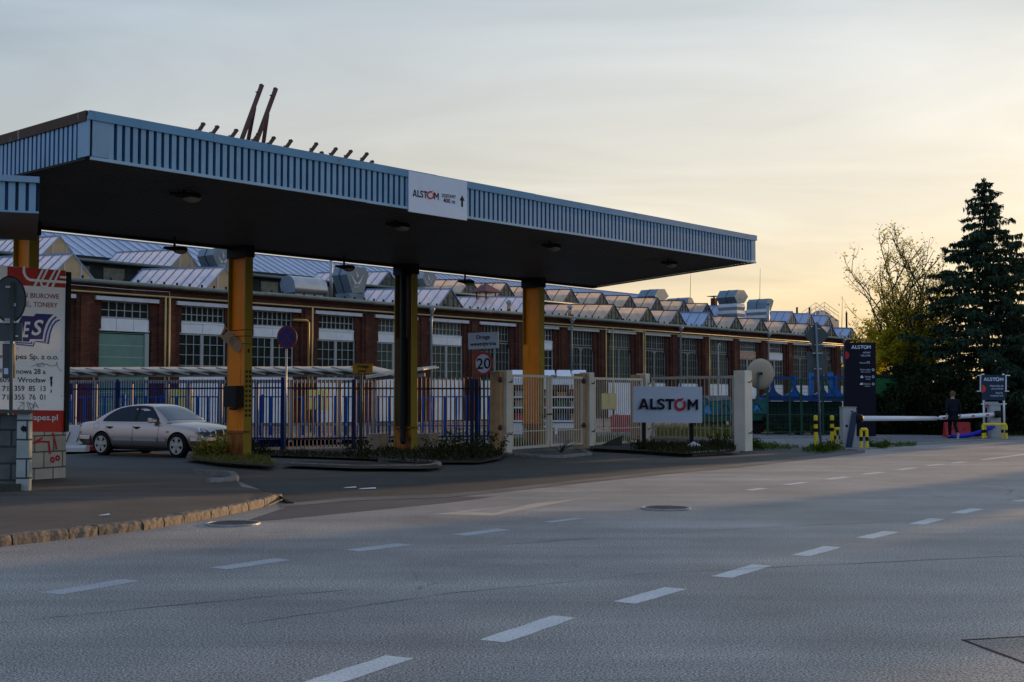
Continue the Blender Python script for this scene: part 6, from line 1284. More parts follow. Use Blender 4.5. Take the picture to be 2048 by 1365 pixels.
# ================================================================== silver saloon car
from mathutils.bvhtree import BVHTree
m_car = mat('silver_paint', (.37, .295, .255), .30, .8); m_car.node_tree.nodes['Principled BSDF'].inputs['Coat Weight'].default_value = .6
m_carg = mat('car_glass', (.004, .014, .028), .06, spec=.14); m_rub = mat('tyre_rubber', (.014, .014, .015), .85); m_rim = mat('alloy', (.36, .33, .30), .4, .5)
m_lens = mat('headlamp_glass', (.10, .11, .125), .1, 0, spec=.5); m_plast = mat('black_plastic', (.015, .015, .016), .5); m_chrome = mat('chrome', (.6, .6, .6), .12, 1.0)
def evaluated(o):
    bpy.context.view_layer.update(); dg = bpy.context.evaluated_depsgraph_get(); me = bpy.data.meshes.new_from_object(o.evaluated_get(dg)); return me
def build_car():
    rw, fw = px2(212, 35.2), px2(361, 33.85); h = (fw - rw).normalized(); left = V((-h.y, h.x, 0)); yaw = atan2(h.y, h.x)
    c = (rw + fw) / 2 + left * .77 - h * .055
    t = thing('parked_car', 'silver beige four door saloon parked behind the yellow column', 'car', c, yaw)
    X = [-2.44, -2.40, -2.22, -1.9, -1.36, -.6, .2, .9, 1.2, 1.47, 1.8, 2.08, 2.24, 2.31]
    Wd = [.62, .77, .85, .885, .90, .905, .905, .90, .895, .89, .865, .81, .73, .60]
    ZB = [.42, .34, .27, .24, .21, .19, .19, .19, .19, .20, .21, .24, .29, .36]
    ZS = [.80, .87, .915, .93, .935, .93, .92, .905, .885, .865, .82, .755, .69, .62]
    ZTp = [.85, .95, .985, .99, .975, .96, .96, .985, .97, .955, .915, .845, .77, .68]
    n = 17; vs = []; fs = []
    for x, w, zb, zs, zt in zip(X, Wd, ZB, ZS, ZTp):
        half = [(0, zb), (.75 * w, zb), (.95 * w, zb + .06), (1.0 * w, max(.44, zb + .14)), (1.0 * w, .62 if zs > .75 else (zb + zs) / 2 + .05), (.975 * w, zs - .05), (.90 * w, zs + .012), (.5 * w, zs + (zt - zs) * .75), (0, zt)]
        ring = half + [(-a, b) for a, b in half[-2:0:-1]]
        vs += [(x, a, b) for a, b in ring]
    n = len(ring)
    for i in range(len(X) - 1): fs += [(i * n + k, i * n + (k + 1) % n, (i + 1) * n + (k + 1) % n, (i + 1) * n + k) for k in range(n)]
    fs += [tuple(range(n)), tuple((len(X) - 1) * n + k for k in range(n))[::-1]]
    def temp(vs, fs, sub=2):
        me = bpy.data.meshes.new('tmp'); me.from_pydata(vs, [], fs); o = bpy.data.objects.new('tmp', me); COL.objects.link(o)
        bm = bmesh.new(); bm.from_mesh(me); bmesh.ops.recalc_face_normals(bm, faces=bm.faces); bm.to_mesh(me); bm.free()
        s = o.modifiers.new('s', 'SUBSURF'); s.levels = s.render_levels = sub; return o
    body = temp(vs, fs)
    cut = []
    for x in (-1.36, 1.47):
        for sgn in (-1, 1):
            mbx = MB(); mbx.lathe([(.372, -.16), (.372, .30)], (x, sgn * .78, .325), axis=(0, sgn, 0), n=40); me = bpy.data.meshes.new('c'); me.from_pydata(mbx.v, [], mbx.f); co = bpy.data.objects.new('c', me); COL.objects.link(co)
            bm = bmesh.new(); bm.from_mesh(me); bmesh.ops.recalc_face_normals(bm, faces=bm.faces); bm.to_mesh(me); bm.free()
            b = body.modifiers.new('b', 'BOOLEAN'); b.operation = 'DIFFERENCE'; b.object = co; b.solver = 'EXACT'; cut.append(co)
    me = evaluated(body); me.name = 'body'
    # cabin
    GX = [-1.98, -1.80, -1.45, -1.08, -.6, -.1, .30, .66, 1.0, 1.14]
    GZ = [.95, .985, 1.19, 1.36, 1.425, 1.44, 1.405, 1.215, .99, .95]
    ysd = lambda z: .815 - (z - .90) * .43
    vs, fs = [], []
    for x, z in zip(GX, GZ):
        tk = .80 if x in (-1.98, 1.14) else 1
        half = [(ysd(.86) * tk, .86), (ysd((z + .86) / 2) * tk, (z + .86) / 2), ((ysd(z) + .012) * tk, z - .055), ((ysd(z) - .07) * tk, z - .008), (.3, z + .012), (0, z + .016)]
        ring = half + [(-a, b) for a, b in half[-2::-1]]; vs += [(x, a, b) for a, b in ring]
    n = len(ring)
    for i in range(len(GX) - 1): fs += [(i * n + k, i * n + (k + 1), (i + 1) * n + (k + 1), (i + 1) * n + k) for k in range(n - 1)]
    fs += [tuple(range(n)), tuple((len(GX) - 1) * n + k for k in range(n))[::-1]]
    cab = temp(vs, fs, 2); cme = evaluated(cab); cme.name = 'cabin'
    bt = BVHTree.FromPolygons([v.co[:] for v in me.vertices], [tuple(p.vertices) for p in me.polygons]); ct_ = BVHTree.FromPolygons([v.co[:] for v in cme.vertices], [tuple(p.vertices) for p in cme.polygons])
    for o in [body, cab] + cut: bpy.data.objects.remove(o)
    for nm, m_ in (('body', me), ('cabin', cme)):
        o = obj(nm, m_, m_car, t, local=True)
        for p in m_.polygons: p.use_smooth = True
        e = o.modifiers.new('e', 'EDGE_SPLIT'); e.split_angle = R(38)
    def side(x, z, sgn, off, tree=None):
        hit = (tree or bt).ray_cast(V((x, sgn * 3, z)), V((0, -sgn, 0))); return (hit[0] + hit[1] * off) if hit[0] is not None else V((x, sgn * .88, z))
    def front(y, z, off, fr=1):
        hit = bt.ray_cast(V((fr * 4, y, z)), V((-fr, 0, 0))); return (hit[0] + hit[1] * off) if hit[0] is not None else V((fr * 2.2, y, z))
    def ribbon(mbx, pts, w, sgn, off, vert=True, tree=None):
        a, b = [], []
        for i, (x, z) in enumerate(pts):
            x0_, z0_ = pts[max(0, i - 1)]; x1_, z1_ = pts[min(len(pts) - 1, i + 1)]; L = sqrt((x1_ - x0_) ** 2 + (z1_ - z0_) ** 2) or 1; nx, nz = -(z1_ - z0_) / L * w / 2, (x1_ - x0_) / L * w / 2
            a.append(side(x + nx, z + nz, sgn, off, tree)); b.append(side(x - nx, z - nz, sgn, off, tree))
        mbx.strip(a, b)
    lin = lambda p, q, k=10: [(p[0] + (q[0] - p[0]) * i / k, p[1] + (q[1] - p[1]) * i / k) for i in range(k + 1)]
    seams, strip_ = MB(), MB()
    for s in (-1, 1):
        for pl_ in (lin((-.17, .27), (-.17, .90)), lin((.76, .27), (.80, .90)), [(-.94, .30), (-.97, .42), (-1.02, .52), (-1.10, .62), (-1.2, .74), (-1.22, .84), (-1.18, .90)], lin((-.95, .285), (.76, .275), 14)): ribbon(seams, pl_, .011, s, .002)
        ribbon(seams, [(-1.58 + .11 * cos(R(a)), .83 + .085 * sin(R(a))) for a in range(0, 361, 30)], .008, s, .002)
        for a, b in ((-1.92, -2.38), (1.96, 2.2)):
            pass
    obj('panel_gap', seams, m_plast, t, local=True)
    for s in (-1, 1):
        for a, b, in ((-.90, -.19), (-.15, .74), (.80, 1.06)):
            mbx = MB(); ribbon(mbx, lin((a, .475), (b, .475), 6), .075, s, .012); ribbon(mbx, lin((a, .505), (b, .505), 6), .012, s, .022); obj('side_moulding', mbx, mat('moulding_silver', (.34, .32, .33), .4, .3), t, local=True)
        for x in (-1.05, -.02):
            p = side(x, .80, s, .018); mbx = MB(); mbx.bar(p - V((.10, 0, 0)), p + V((.10, 0, 0)), .035, .032); mbx.bar(p + V((-.05, 0, -.03)), p + V((.05, 0, -.03)), .02, .03); obj('door_handle', mbx, m_plast, t, local=True)
        p = side(.62, .96, s, .0, ct_); mbx = MB(); y = s * 1.0
        mbx.add([(.70, s * .80, .92), (.55, s * .80, .92), (.55, s * .80, 1.02), (.70, s * .80, 1.02), (.68, s * 1.02, .93), (.52, s * 1.03, .93), (.52, s * 1.03, 1.075), (.66, s * 1.01, 1.06)], [(0, 1, 2, 3), (4, 7, 6, 5), (0, 4, 5, 1), (1, 5, 6, 2), (2, 6, 7, 3), (3, 7, 4, 0)]); fixn(obj('mirror', mbx, m_car, t, local=True, bevel=.03))
        # side windows
        top = [(-1.40, .985), (-1.28, 1.09), (-1.1, 1.205), (-.9, 1.29), (-.6, 1.345), (-.2, 1.365), (.10, 1.355), (.27, 1.325), (.46, 1.20), (.70, 1.0), (.72, .975)]
        zt_at = lambda x: np.interp(x, [q[0] for q in top], [q[1] for q in top])
        for xa, xb, nm in ((-1.40, -.93, 'quarter_window'), (-.905, -.21, 'side_window'), (-.12, .70, 'side_window')):
            up, lo = [], []
            for i in range(9): x = xa + (xb - xa) * i / 8; up.append(side(x, float(zt_at(x)), s, .006, ct_)); lo.append(side(x, .972 if i else .975, s, .006, ct_))
            mid = [(u + l) / 2 for u, l in zip(up, lo)]; mid = [side(m_.x, m_.z, s, .006, ct_) for m_ in mid]
            mbx = MB(); mbx.strip(lo, mid); mbx.strip(mid, up); o = obj(nm, mbx, m_carg, t, local=True, smooth=True); fixn(o)
        mbx = MB(); rim_ = top + [(-1.40, .968)]
        ribbon(mbx, [(q[0], q[1] + .012) for q in top[:-1]], .026, s, .008, True, ct_); ribbon(mbx, lin((-1.42, .965), (.72, .962), 12), .018, s, .010, True, ct_); ribbon(mbx, lin((-.165, .97), (-.165, 1.365), 5), .085, s, .009, True, ct_); ribbon(mbx, lin((-.917, .97), (-.917, 1.28), 5), .02, s, .009, True, ct_); obj('window_trim', mbx, m_plast, t, local=True)
        p = side(1.12, .69, s, .006); mbx = MB(); mbx.bar(p - V((.035, 0, 0)), p + V((.035, 0, 0)), .02, .035); obj('side_marker', mbx, mat('marker_orange', (.45, .14, .03), .3), t, local=True)
        # lamps
        for (yy, zz, ry, rz) in ((.60, .645, .125, .145), (.385, .615, .085, .10)):
            m1, m2 = MB(), MB(); cc = front(s * yy, zz, .03); ring = [front(s * (yy + ry * cos(2 * pi * k / 20)), zz + rz * sin(2 * pi * k / 20), .006) for k in range(20)]
            m1.add(ring + [cc], [(k, (k + 1) % 20, 20) for k in range(20)]); ho = fixn(obj('headlight', m1, m_lens, t, local=True, smooth=True))
            r2_ = [front(s * (yy + (ry + .018) * cos(2 * pi * k / 20)), zz + (rz + .018) * sin(2 * pi * k / 20), .004) for k in range(20)]; m2.strip(ring + ring[:1], r2_ + r2_[:1]); o = obj('rim', m2, m_chrome, ho, local=True); o.location -= ho.location
        mbx = MB(); ts = [(-2.44, .60), (-2.24, .60), (-2.22, .86), (-2.40, .86)]; a = [side(-2.20 - .17 * i / 4, .60, s, .006) for i in range(5)]; b = [side(-2.20 - .17 * i / 4, .84, s, .006) for i in range(5)]; mbx.strip(a, b); fixn(obj('tail_light', mbx, mat('tail_red', (.25, .01, .012), .2), t, local=True))
    # bumpers follow the body outline a little proud of it
    for fr, xs in ((-1, (-1.80, -2.0, -2.2, -2.36)), (1, (1.92, 2.05, 2.15, 2.22))):
        a_out = []
        for zz, off in ((.28, .004), (.34, .03), (.46, .04), (.53, .03), (.555, .004)):
            row = [side(x, zz, -1, off) for x in xs] + [front(y, max(zz, .38) if False else zz, off, fr) + V((fr * .02, 0, 0)) for y in (-.62, -.4, 0, .4, .62)] + [side(x, zz, 1, off) for x in xs[::-1]]
            a_out.append(row)
        mbx = MB()
        for r0, r1 in zip(a_out, a_out[1:]): mbx.strip(r0, r1)
        o = fixn(obj('bumper', mbx, m_car, t, local=True, smooth=True))
    mbx = MB(); g0 = [front(y, .50 + .0, .014) for y in np.linspace(-.30, .30, 9)]
    rows = []
    for zz in (.56, .62, .68, .74): rows.append([front(y * (1 if zz < .7 else .95), zz, .012) for y in np.linspace(-.31, .31, 9)])
    for r0, r1 in zip(rows, rows[1:]): mbx.strip(r0, r1)
    gr_ = fixn(obj('grille', mbx, m_plast, t, local=True)); mbx = MB()
    for zz in np.linspace(.565, .735, 7): 
        pts = [front(y, zz, .02) for y in np.linspace(-.31, .31, 9)]
        for p, q in zip(pts, pts[1:]): mbx.bar(p, q, .012, .012)
    for y in (-.31, 0, .31):
        pts = [front(y, zz, .022) for zz in (.555, .62, .68, .745)]
        for p, q in zip(pts, pts[1:]): mbx.bar(p, q, .022, .02, (0, 1, 0))
    o = obj('grille_bar', mbx, m_chrome, gr_, local=True); o.location -= gr_.location
    p = front(0, .45, .075); mbx = MB(); mbx.box(p.x, p.x + .015, -.27, .27, .395, .505); np_ = obj('number_plate', mbx, m_whites, t, local=True); mbx = MB()
    vs_, fs_, x0_, x1_ = TXT[("DW 420K", B1)]; mbx.add([(p.x + .017, -.22 + .44 * (v[0] - x0_) / (x1_ - x0_), .415 + v[1] * .10) for v in vs_], fs_); o = obj('lettering', mbx, m_blk, np_, local=True); o.location -= np_.location
    mbx = MB(); mbx.box(2.12, 2.27, -.55, .55, .26, .36); obj('air_intake', mbx, m_plast, t, local=True)
    # screens
    def screen(x0_, z0_, w0, x1_, z1_, w1, nm):
        A, B, C, Dd = V((x0_, -w0, z0_)), V((x0_, w0, z0_)), V((x1_, w1, z1_)), V((x1_, -w1, z1_)); nrm = (B - A).cross(Dd - A).normalized(); nrm = nrm if nrm.z > 0 else -nrm
        rows = []
        for i in range(6):
            f = i / 5; row = []
            for j in range(9):
                g = j / 8; q = A.lerp(Dd, f).lerp(B.lerp(C, f), g); hit = ct_.ray_cast(q + nrm * 1.2, -nrm); row.append((hit[0] if hit[0] is not None else q) + nrm * .007)
            rows.append(row)
        mbx = MB()
        for r0, r1 in zip(rows, rows[1:]): mbx.strip(r0, r1)
        fixn(obj(nm, mbx, m_carg if nm != 'windscreen' else mat('windscreen_glass', (.06, .09, .11), .05, spec=1.0), t, local=True, smooth=True))
    screen(1.00, .99, .70, .36, 1.375, .555, 'windscreen'); screen(-1.78, 1.0, .66, -1.14, 1.335, .53, 'rear_window')
    mbx = MB()
    for y in (-.35, .2): mbx.bar((.98, y, 1.01), (.75, y + .42, 1.15), .02, .012)
    obj('wiper', mbx, m_plast, t, local=True)
    for x in (-1.36, 1.47):
        for s in (-1, 1):
            cc = V((x, s * .80, .325)); mbx = MB(); prof = [(.225, -.10), (.29, -.105), (.318, -.085), (.327, -.05), (.327, .05), (.318, .085), (.29, .105), (.225, .10)]; mbx.lathe(prof, cc, axis=(0, s, 0), n=36)
            w_ = obj('wheel', mbx, m_rub, t, local=True, smooth=True); mbx = MB()
            mbx.lathe([(.232, .06), (.232, .114), (.205, .112), (.198, .102)], cc, axis=(0, s, 0), n=36, cap=False); mbx.lathe([(.075, .05), (.075, .112), (.055, .12), (.01, .122)], cc, axis=(0, s, 0), n=18)
            for k in range(5):
                a = 2 * pi * k / 5 + .3; e = V((cos(a), 0, sin(a))); pr = V((-sin(a), 0, cos(a))); O_ = cc + V((0, s * .103, 0))
                mbx.prism([O_ + e * .05 + pr * .042, O_ + e * .05 - pr * .042, O_ + e * .215 - pr * .078, O_ + e * .215 + pr * .078], V((0, s * .012, 0)))
            o = fixn(obj('rim', mbx, m_rim, w_, local=True)); o.location -= w_.location
            mbx = MB(); mbx.lathe([(.205, .03), (.205, .04)], cc, axis=(0, s, 0), n=24); o = obj('brake_disc', mbx, m_plast, w_, local=True); o.location -= w_.location
    mbx = MB(); mbx.box(-1.9, 1.95, -.70, .70, .17, .24); obj('underbody', mbx, m_plast, t, local=True)
build_car()
# ================================================================== walking person seen from behind
def skinned(name, nodes, edges, m, parent, sub=2, root=0):
    me = bpy.data.meshes.new(name); me.from_pydata([n[0] for n in nodes], edges, []); o = bpy.data.objects.new('tmp', me); COL.objects.link(o)
    o.modifiers.new('s', 'SKIN'); s = o.modifiers.new('ss', 'SUBSURF'); s.levels = s.render_levels = sub
    for i, n in enumerate(nodes):
        r = n[1]; me.skin_vertices[0].data[i].radius = r if isinstance(r, tuple) else (r, r)
    me.skin_vertices[0].data[root].use_root = True
    ev = evaluated(o); bpy.data.objects.remove(o); ev.name = name
    for p in ev.polygons: p.use_smooth = True
    return obj(name, ev, m, parent, local=True)
def build_person():
    c = atz(1907, 878, 0); t = thing('person', 'person in dark jacket and trousers walking away past the barrier arm', 'person', c); S = 1.03
    m_skin = mat('skin', (.42, .26, .19), .6); m_jk = mat('jacket_dark', (.010, .012, .020), .75, var=.3, vs=9); m_tr = mat('trousers_dark', (.009, .009, .011), .8, var=.3, vs=9); m_hair = mat('hair_brown', (.10, .055, .025), .7, var=.3, vs=30); m_shoe = mat('shoe_dark', (.012, .012, .013), .6); m_sole = mat('sole_pale', (.45, .45, .45), .7)
    k = S
    hipL, hipR = (-.09, 0, .93), (.09, 0, .93); kL, kR = (-.07, .18, .52), (.06, -.02, .50); aL, aR = (-.06, .22, .10), (.05, -.34, .22); tL, tR = (-.06, .40, .05), (.05, -.30, .06)
    shL, shR = (-.19, .01, 1.46), (.19, .01, 1.46); eL, eR = (-.265, -.08, 1.19), (.275, .02, 1.18); wL, wR = (-.27, -.06, .93), (.31, .10, .93)
    nodes = [((0, 0, .98), .10), ((0, .01, 1.2), .11), ((0, .01, 1.42), .11), ((0, .01, 1.54), .055), ((0, .02, 1.63), .075), ((0, .02, 1.72), .088), ((0, .02, 1.79), .06),
             (hipL, .085), (kL, .055), (aL, .04), (tL, .035), (hipR, .085), (kR, .055), (aR, .04), (tR, .035), (shL, .06), (eL, .045), (wL, .028), (shR, .06), (eR, .045), (wR, .028)]
    edges = [(0, 1), (1, 2), (2, 3), (3, 4), (4, 5), (5, 6), (0, 7), (7, 8), (8, 9), (9, 10), (0, 11), (11, 12), (12, 13), (13, 14), (2, 15), (15, 16), (16, 17), (2, 18), (18, 19), (19, 20)]
    for wi, w, sx in ((17, wL, 1), (20, wR, -1)):
        pb = len(nodes); nodes.append(((w[0], w[1] + .012, w[2] - .06), (.034, .018))); edges.append((wi, pb))
        for j, (dx, ln) in enumerate(((-.028, .085), (-.010, .095), (.009, .09), (.027, .072))):
            a = len(nodes); nodes.append(((w[0] + dx * .6, w[1] + .02 + dx, w[2] - .10), .0095)); nodes.append(((w[0] + dx * .6 + sx * .012, w[1] + .03 + dx, w[2] - .10 - ln * .55), .009)); nodes.append(((w[0] + dx * .6 + sx * .028, w[1] + .03 + dx, w[2] - .10 - ln), .008)); edges += [(pb, a), (a, a + 1), (a + 1, a + 2)]
        a = len(nodes); nodes.append(((w[0] + sx * .02, w[1] + .05, w[2] - .06), .010)); nodes.append(((w[0] + sx * .03, w[1] + .065, w[2] - .10), .009)); edges += [(pb, a), (a, a + 1)]
    nodes = [((p[0] * k, p[1] * k, p[2] * k), r) for p, r in nodes]
    skinned('body', nodes, edges, m_skin, t)
    J = [((0, 0, .90), (.20, .15)), ((0, .0, 1.05), (.185, .135)), ((0, .01, 1.25), (.20, .14)), ((0, .005, 1.42), (.185, .125)), ((0, .01, 1.53), .075), (shL, .078), (eL, .068), ((wL[0], wL[1], wL[2] + .03), .05), (shR, .078), (eR, .068), ((wR[0], wR[1], wR[2] + .03), .05), ((0, 0, .80), (.195, .15))]
    skinned('jacket', [(tuple(q * k for q in p), r) for p, r in J], [(0, 1), (1, 2), (2, 3), (3, 4), (3, 5), (5, 6), (6, 7), (3, 8), (8, 9), (9, 10), (0, 11)], m_jk, t)
    T = [((0, 0, .90), (.15, .12)), (hipL, .105), (kL, .078), ((aL[0], aL[1], aL[2] + .01), .062), (hipR, .105), (kR, .078), ((aR[0], aR[1] - .0, aR[2] + .0), .062)]
    skinned('trousers', [(tuple(q * k for q in p), r) for p, r in T], [(0, 1), (1, 2), (2, 3), (0, 4), (4, 5), (5, 6)], m_tr, t)
    # hair covers the crown and the back of the head
    mbx = MB(); vs = []; nU, nV = 16, 9
    for j in range(nV):
        for i in range(nU):
            th = 2 * pi * i / nU; ph = pi * .62 * j / (nV - 1); ext = 1 if sin(th) < .35 else (1 - .45 * (sin(th) - .35)); ph *= ext; r = 1 + random.uniform(-.04, .05)
            vs.append((.112 * r * sin(ph) * cos(th), .02 - .002 + .122 * r * sin(ph) * sin(th), 1.745 * k - .045 + .145 * r * cos(ph)))
    mbx.add(vs, [(j * nU + i, j * nU + (i + 1) % nU, (j + 1) * nU + (i + 1) % nU, (j + 1) * nU + i) for j in range(nV - 1) for i in range(nU)]); obj('hair', mbx, m_hair, t, True, local=True)
    for nm, pts, rot in (('shoe', (tL, aL), 0), ('shoe', (tR, aR), 1)):
        toe, ank = V(pts[0]) * k, V(pts[1]) * k; d = (toe - ank); d = V((0, d.y, d.z)).normalized(); u = V((1, 0, 0)).cross(d); u = -u if (u.z < 0 and not rot) else u; mbx = MB()
        if rot: d = V((0, .35, -.94)); u = V((0, .94, .35)); cc = ank + d * .10 + V((0, -.0, -.02))
        else: d = V((0, 1, 0)); u = V((0, 0, 1)); cc = V((ank.x, ank.y + .08, .05))
        rings = [(-.13, .03, .05), (-.10, .042, .07), (-.02, .045, .075), (.08, .05, .05), (.14, .045, .035), (.165, .02, .02)]; n = 10
        vs = [cc + d * x + V((1, 0, 0)) * (w_ * cos(2 * pi * q / n)) + u * (h_ * .7 * sin(2 * pi * q / n)) for x, w_, h_ in rings for q in range(n)]
        mbx.add(vs, [(i * n + q, i * n + (q + 1) % n, (i + 1) * n + (q + 1) % n, (i + 1) * n + q) for i in range(5) for q in range(n)] + [tuple(range(n)), tuple(5 * n + q for q in range(n))]); sh_o = fixn(obj(nm, mbx, m_shoe, t, True, local=True))
        mbx = MB(); mbx.obox(cc - u * .048 + d * .015, d * .14, V((.042, 0, 0)), u * .010); o = obj('sole', mbx, m_sole, sh_o, local=True); o.location -= sh_o.location
build_person()
# ================================================================== vegetation
rng = np.random.default_rng(5)
def cards(P, size, aspect=1.0, up=0.0, dirs=None):
    """one four sided leaf per point, random tilt; dirs gives the leaf's long axis"""
    n = len(P); s = size if isinstance(size, np.ndarray) else np.full(n, size)
    a = rng.normal(size=(n, 3)) if dirs is None else dirs + rng.normal(size=(n, 3)) * .25
    a /= np.linalg.norm(a, axis=1)[:, None]
    b = rng.normal(size=(n, 3)); b[:, 2] *= (1 - up); b -= a * (a * b).sum(1)[:, None]; b /= np.linalg.norm(b, axis=1)[:, None] + 1e-9
    a = a * (s * .5)[:, None]; b = b * (s * .5 * aspect)[:, None]
    vs = np.stack([P - a, P + b * .9 - a * .1, P + a, P - b * .9 - a * .1], 1).reshape(-1, 3)
    return vs
def card_obj(name, vs, m, parent=None, origin=None):
    n = len(vs) // 4; me = bpy.data.meshes.new(name); o0 = np.array(origin if origin is not None else (vs[:, 0].mean(), vs[:, 1].mean(), vs[:, 2].min())); vs = vs - o0
    me.vertices.add(len(vs)); me.vertices.foreach_set('co', vs.astype(np.float32).ravel()); me.loops.add(4 * n); me.loops.foreach_set('vertex_index', np.arange(4 * n, dtype=np.int32))
    me.polygons.add(n); me.polygons.foreach_set('loop_start', np.arange(0, 4 * n, 4, dtype=np.int32)); me.polygons.foreach_set('loop_total', np.full(n, 4, dtype=np.int32)); me.update(calc_edges=True); me.validate()
    o = obj(name, me, m, parent) if parent is None else None
    if parent is not None:
        o = obj(name, me, m, None); o.parent = parent; o.matrix_parent_inverse = WM[parent.name].inverted()
    o.location = V(o0); WM[o.name] = M4.Translation(o.location); return o
m_grass = leaf_mat('grass_blade', (.035, .070, .012), (.11, .15, .025), .45); m_grassy = leaf_mat('grass_blade_dry', (.08, .10, .02), (.22, .20, .05), .45); m_weed = leaf_mat('weed_dark', (.018, .026, .010), (.05, .052, .02), .3)
m_flow = leaf_mat('weed_yellow', (.28, .22, .02), (.50, .38, .03), .4); m_spr = leaf_mat('spruce_needles', (.020, .038, .024), (.052, .085, .050), .12); m_ygl = leaf_mat('spring_leaves', (.28, .30, .022), (.62, .50, .045), .55); m_hedge = leaf_mat('hedge_leaves', (.010, .018, .008), (.026, .036, .014), .15); m_bark = mat('bark', (.045, .032, .022), .9, var=.4, vs=6, bump=.5, bs=20)
m_lgreen = leaf_mat('lawn_blade', (.022, .040, .010), (.05, .075, .016), .3)
def blades(name, polys, z, n, h, m, label=None, w=.014, kind='stuff', cat=None):
    """grass inside ground polygons given as lists of photo pixels"""
    out = []
    for poly in polys:
        pts = np.array([atz(x, y, z)[:2] for x, y in poly]); lo, hi = pts.min(0), pts.max(0); k = 0; P = []
        while len(P) < n and k < 60:
            q = rng.uniform(lo, hi, size=(n, 2)); x, y = q[:, 0], q[:, 1]; ins = np.zeros(n, bool); j = len(pts) - 1
            for i in range(len(pts)):
                xi, yi = pts[i]; xj, yj = pts[j]; c = ((yi > y) != (yj > y)) & (x < (xj - xi) * (y - yi) / (yj - yi + 1e-12) + xi); ins ^= c; j = i
            P += q[ins].tolist(); k += 1
        P = np.array(P[:n]); cl = np.abs(np.sin(P[:, 0] * 5.1 + P[:, 1] * 3.3) * np.cos(P[:, 1] * 4.7 - P[:, 0] * 2.9)) * .8 + .35
        hh = h * rng.uniform(.4, 1.15, len(P)) * cl; a = rng.uniform(0, 2 * pi, len(P)); ln = rng.uniform(.1, .7, len(P))
        b = np.column_stack([P, np.full(len(P), z)]); side_ = np.column_stack([np.cos(a), np.sin(a), np.zeros(len(P))]) * w; lean = np.column_stack([-np.sin(a), np.cos(a), np.zeros(len(P))])
        top = b + lean * (hh * ln)[:, None] + np.array([0, 0, 1]) * hh[:, None]; mid = b + lean * (hh * ln * .3)[:, None] + np.array([0, 0, .6]) * hh[:, None]
        out.append(np.stack([b - side_, mid + side_ * .8, top, mid - side_ * .8], 1).reshape(-1, 3))
    o = card_obj(name, np.concatenate(out), m); o['kind'] = kind
    if label: o['label'] = label
    return o
blades('grass', [[(375, 920), (450, 928), (548, 932), (535, 914), (470, 906), (400, 907)]], .10, 1500, .15, m_grassy, 'yellowish grass round the foot of the first yellow column')
blades('grass', [[(505, 912), (560, 916), (700, 917), (705, 908), (560, 903), (505, 903)]], .06, 1100, .16, m_weed, 'dark grass at the foot of the blue fence')
blades('grass', [[(700, 921), (830, 925), (960, 924), (1000, 914), (1010, 905), (930, 893), (760, 900)]], .06, 2200, .20, m_weed, 'dark dry weeds under the short fence and the speed sign', w=.018)
blades('grass', [[(1290, 906), (1365, 910), (1470, 904), (1475, 890), (1300, 888)]], .10, 2600, .20, m_weed, 'green grass strip below the white signboard')
blades('grass', [[(1310, 886), (1480, 886), (1478, 872), (1310, 872)]], .0, 5200, .62, m_grassy, 'bright sunlit grass behind the railing panel')
blades('grass', [[(1500, 902), (1580, 900), (1600, 895), (1530, 888), (1500, 888)], [(1600, 905), (1650, 907), (1690, 900), (1680, 893), (1610, 896)], [(1740, 898), (1830, 893), (1835, 888), (1740, 892)]], .01, 900, .14, m_grass, 'low green grass along the cracked driveway edge')
blades('grass', [[(1455, 873), (1500, 867), (1700, 866), (1900, 870), (2050, 871), (2200, 860), (1900, 845), (1460, 850)]], .02, 30000, .20, m_lgreen, 'dark green lawn beyond the driveway', w=.02)
blades('grass', [[(1190, 893), (1280, 893), (1280, 880), (1190, 882)], [(1025, 897), (1100, 893), (1100, 886), (1025, 888)]], .01, 1200, .35, m_grass, 'green grass behind the gate leaves')
def weed_clump(px, py, r, h, n, m, label, group='weeds along the kerbs and fences', stems=14, fl=None):
    c = atz(px, py, .05); t = thing('weed_clump', label, 'weed', V((c.x, c.y, .03)), group=group); mbx = MB(); P = []; 
    for k in range(stems):
        a = random.uniform(0, 2 * pi); rr = r * sqrt(random.random()); b = V((c.x + rr * .4 * cos(a), c.y + rr * .4 * sin(a), .03)); e = V((c.x + rr * cos(a), c.y + rr * sin(a), .03 + h * random.uniform(.55, 1))); mbx.tube([b, b.lerp(e, .5) + V((0, 0, .04)), e], [.008, .006, .003], 4)
        for j in range(n // stems): f = random.uniform(.15, 1.02); q = b.lerp(e, f); P.append((q.x + random.gauss(0, .05), q.y + random.gauss(0, .05), q.z + random.gauss(0, .03)))
    obj('stem', mbx, mat('weed_stem', (.06, .06, .025), .8), t); P = np.array(P); card_obj('foliage', cards(P, .09, .5), m, t)
    if fl: k = P[P[:, 2] > .03 + h * .35]; card_obj('flower', cards(k[rng.integers(0, len(k), fl)] + rng.normal(size=(fl, 3)) * .05, .055, .9), m_flow, t)
weed_clump(430, 917, .50, .62, 420, m_grassy, 'flowering yellow weed at the foot of the first yellow column', fl=420)
weed_clump(402, 917, .35, .42, 260, m_grassy, 'small yellow green weed at the left tip of the column island', fl=120)
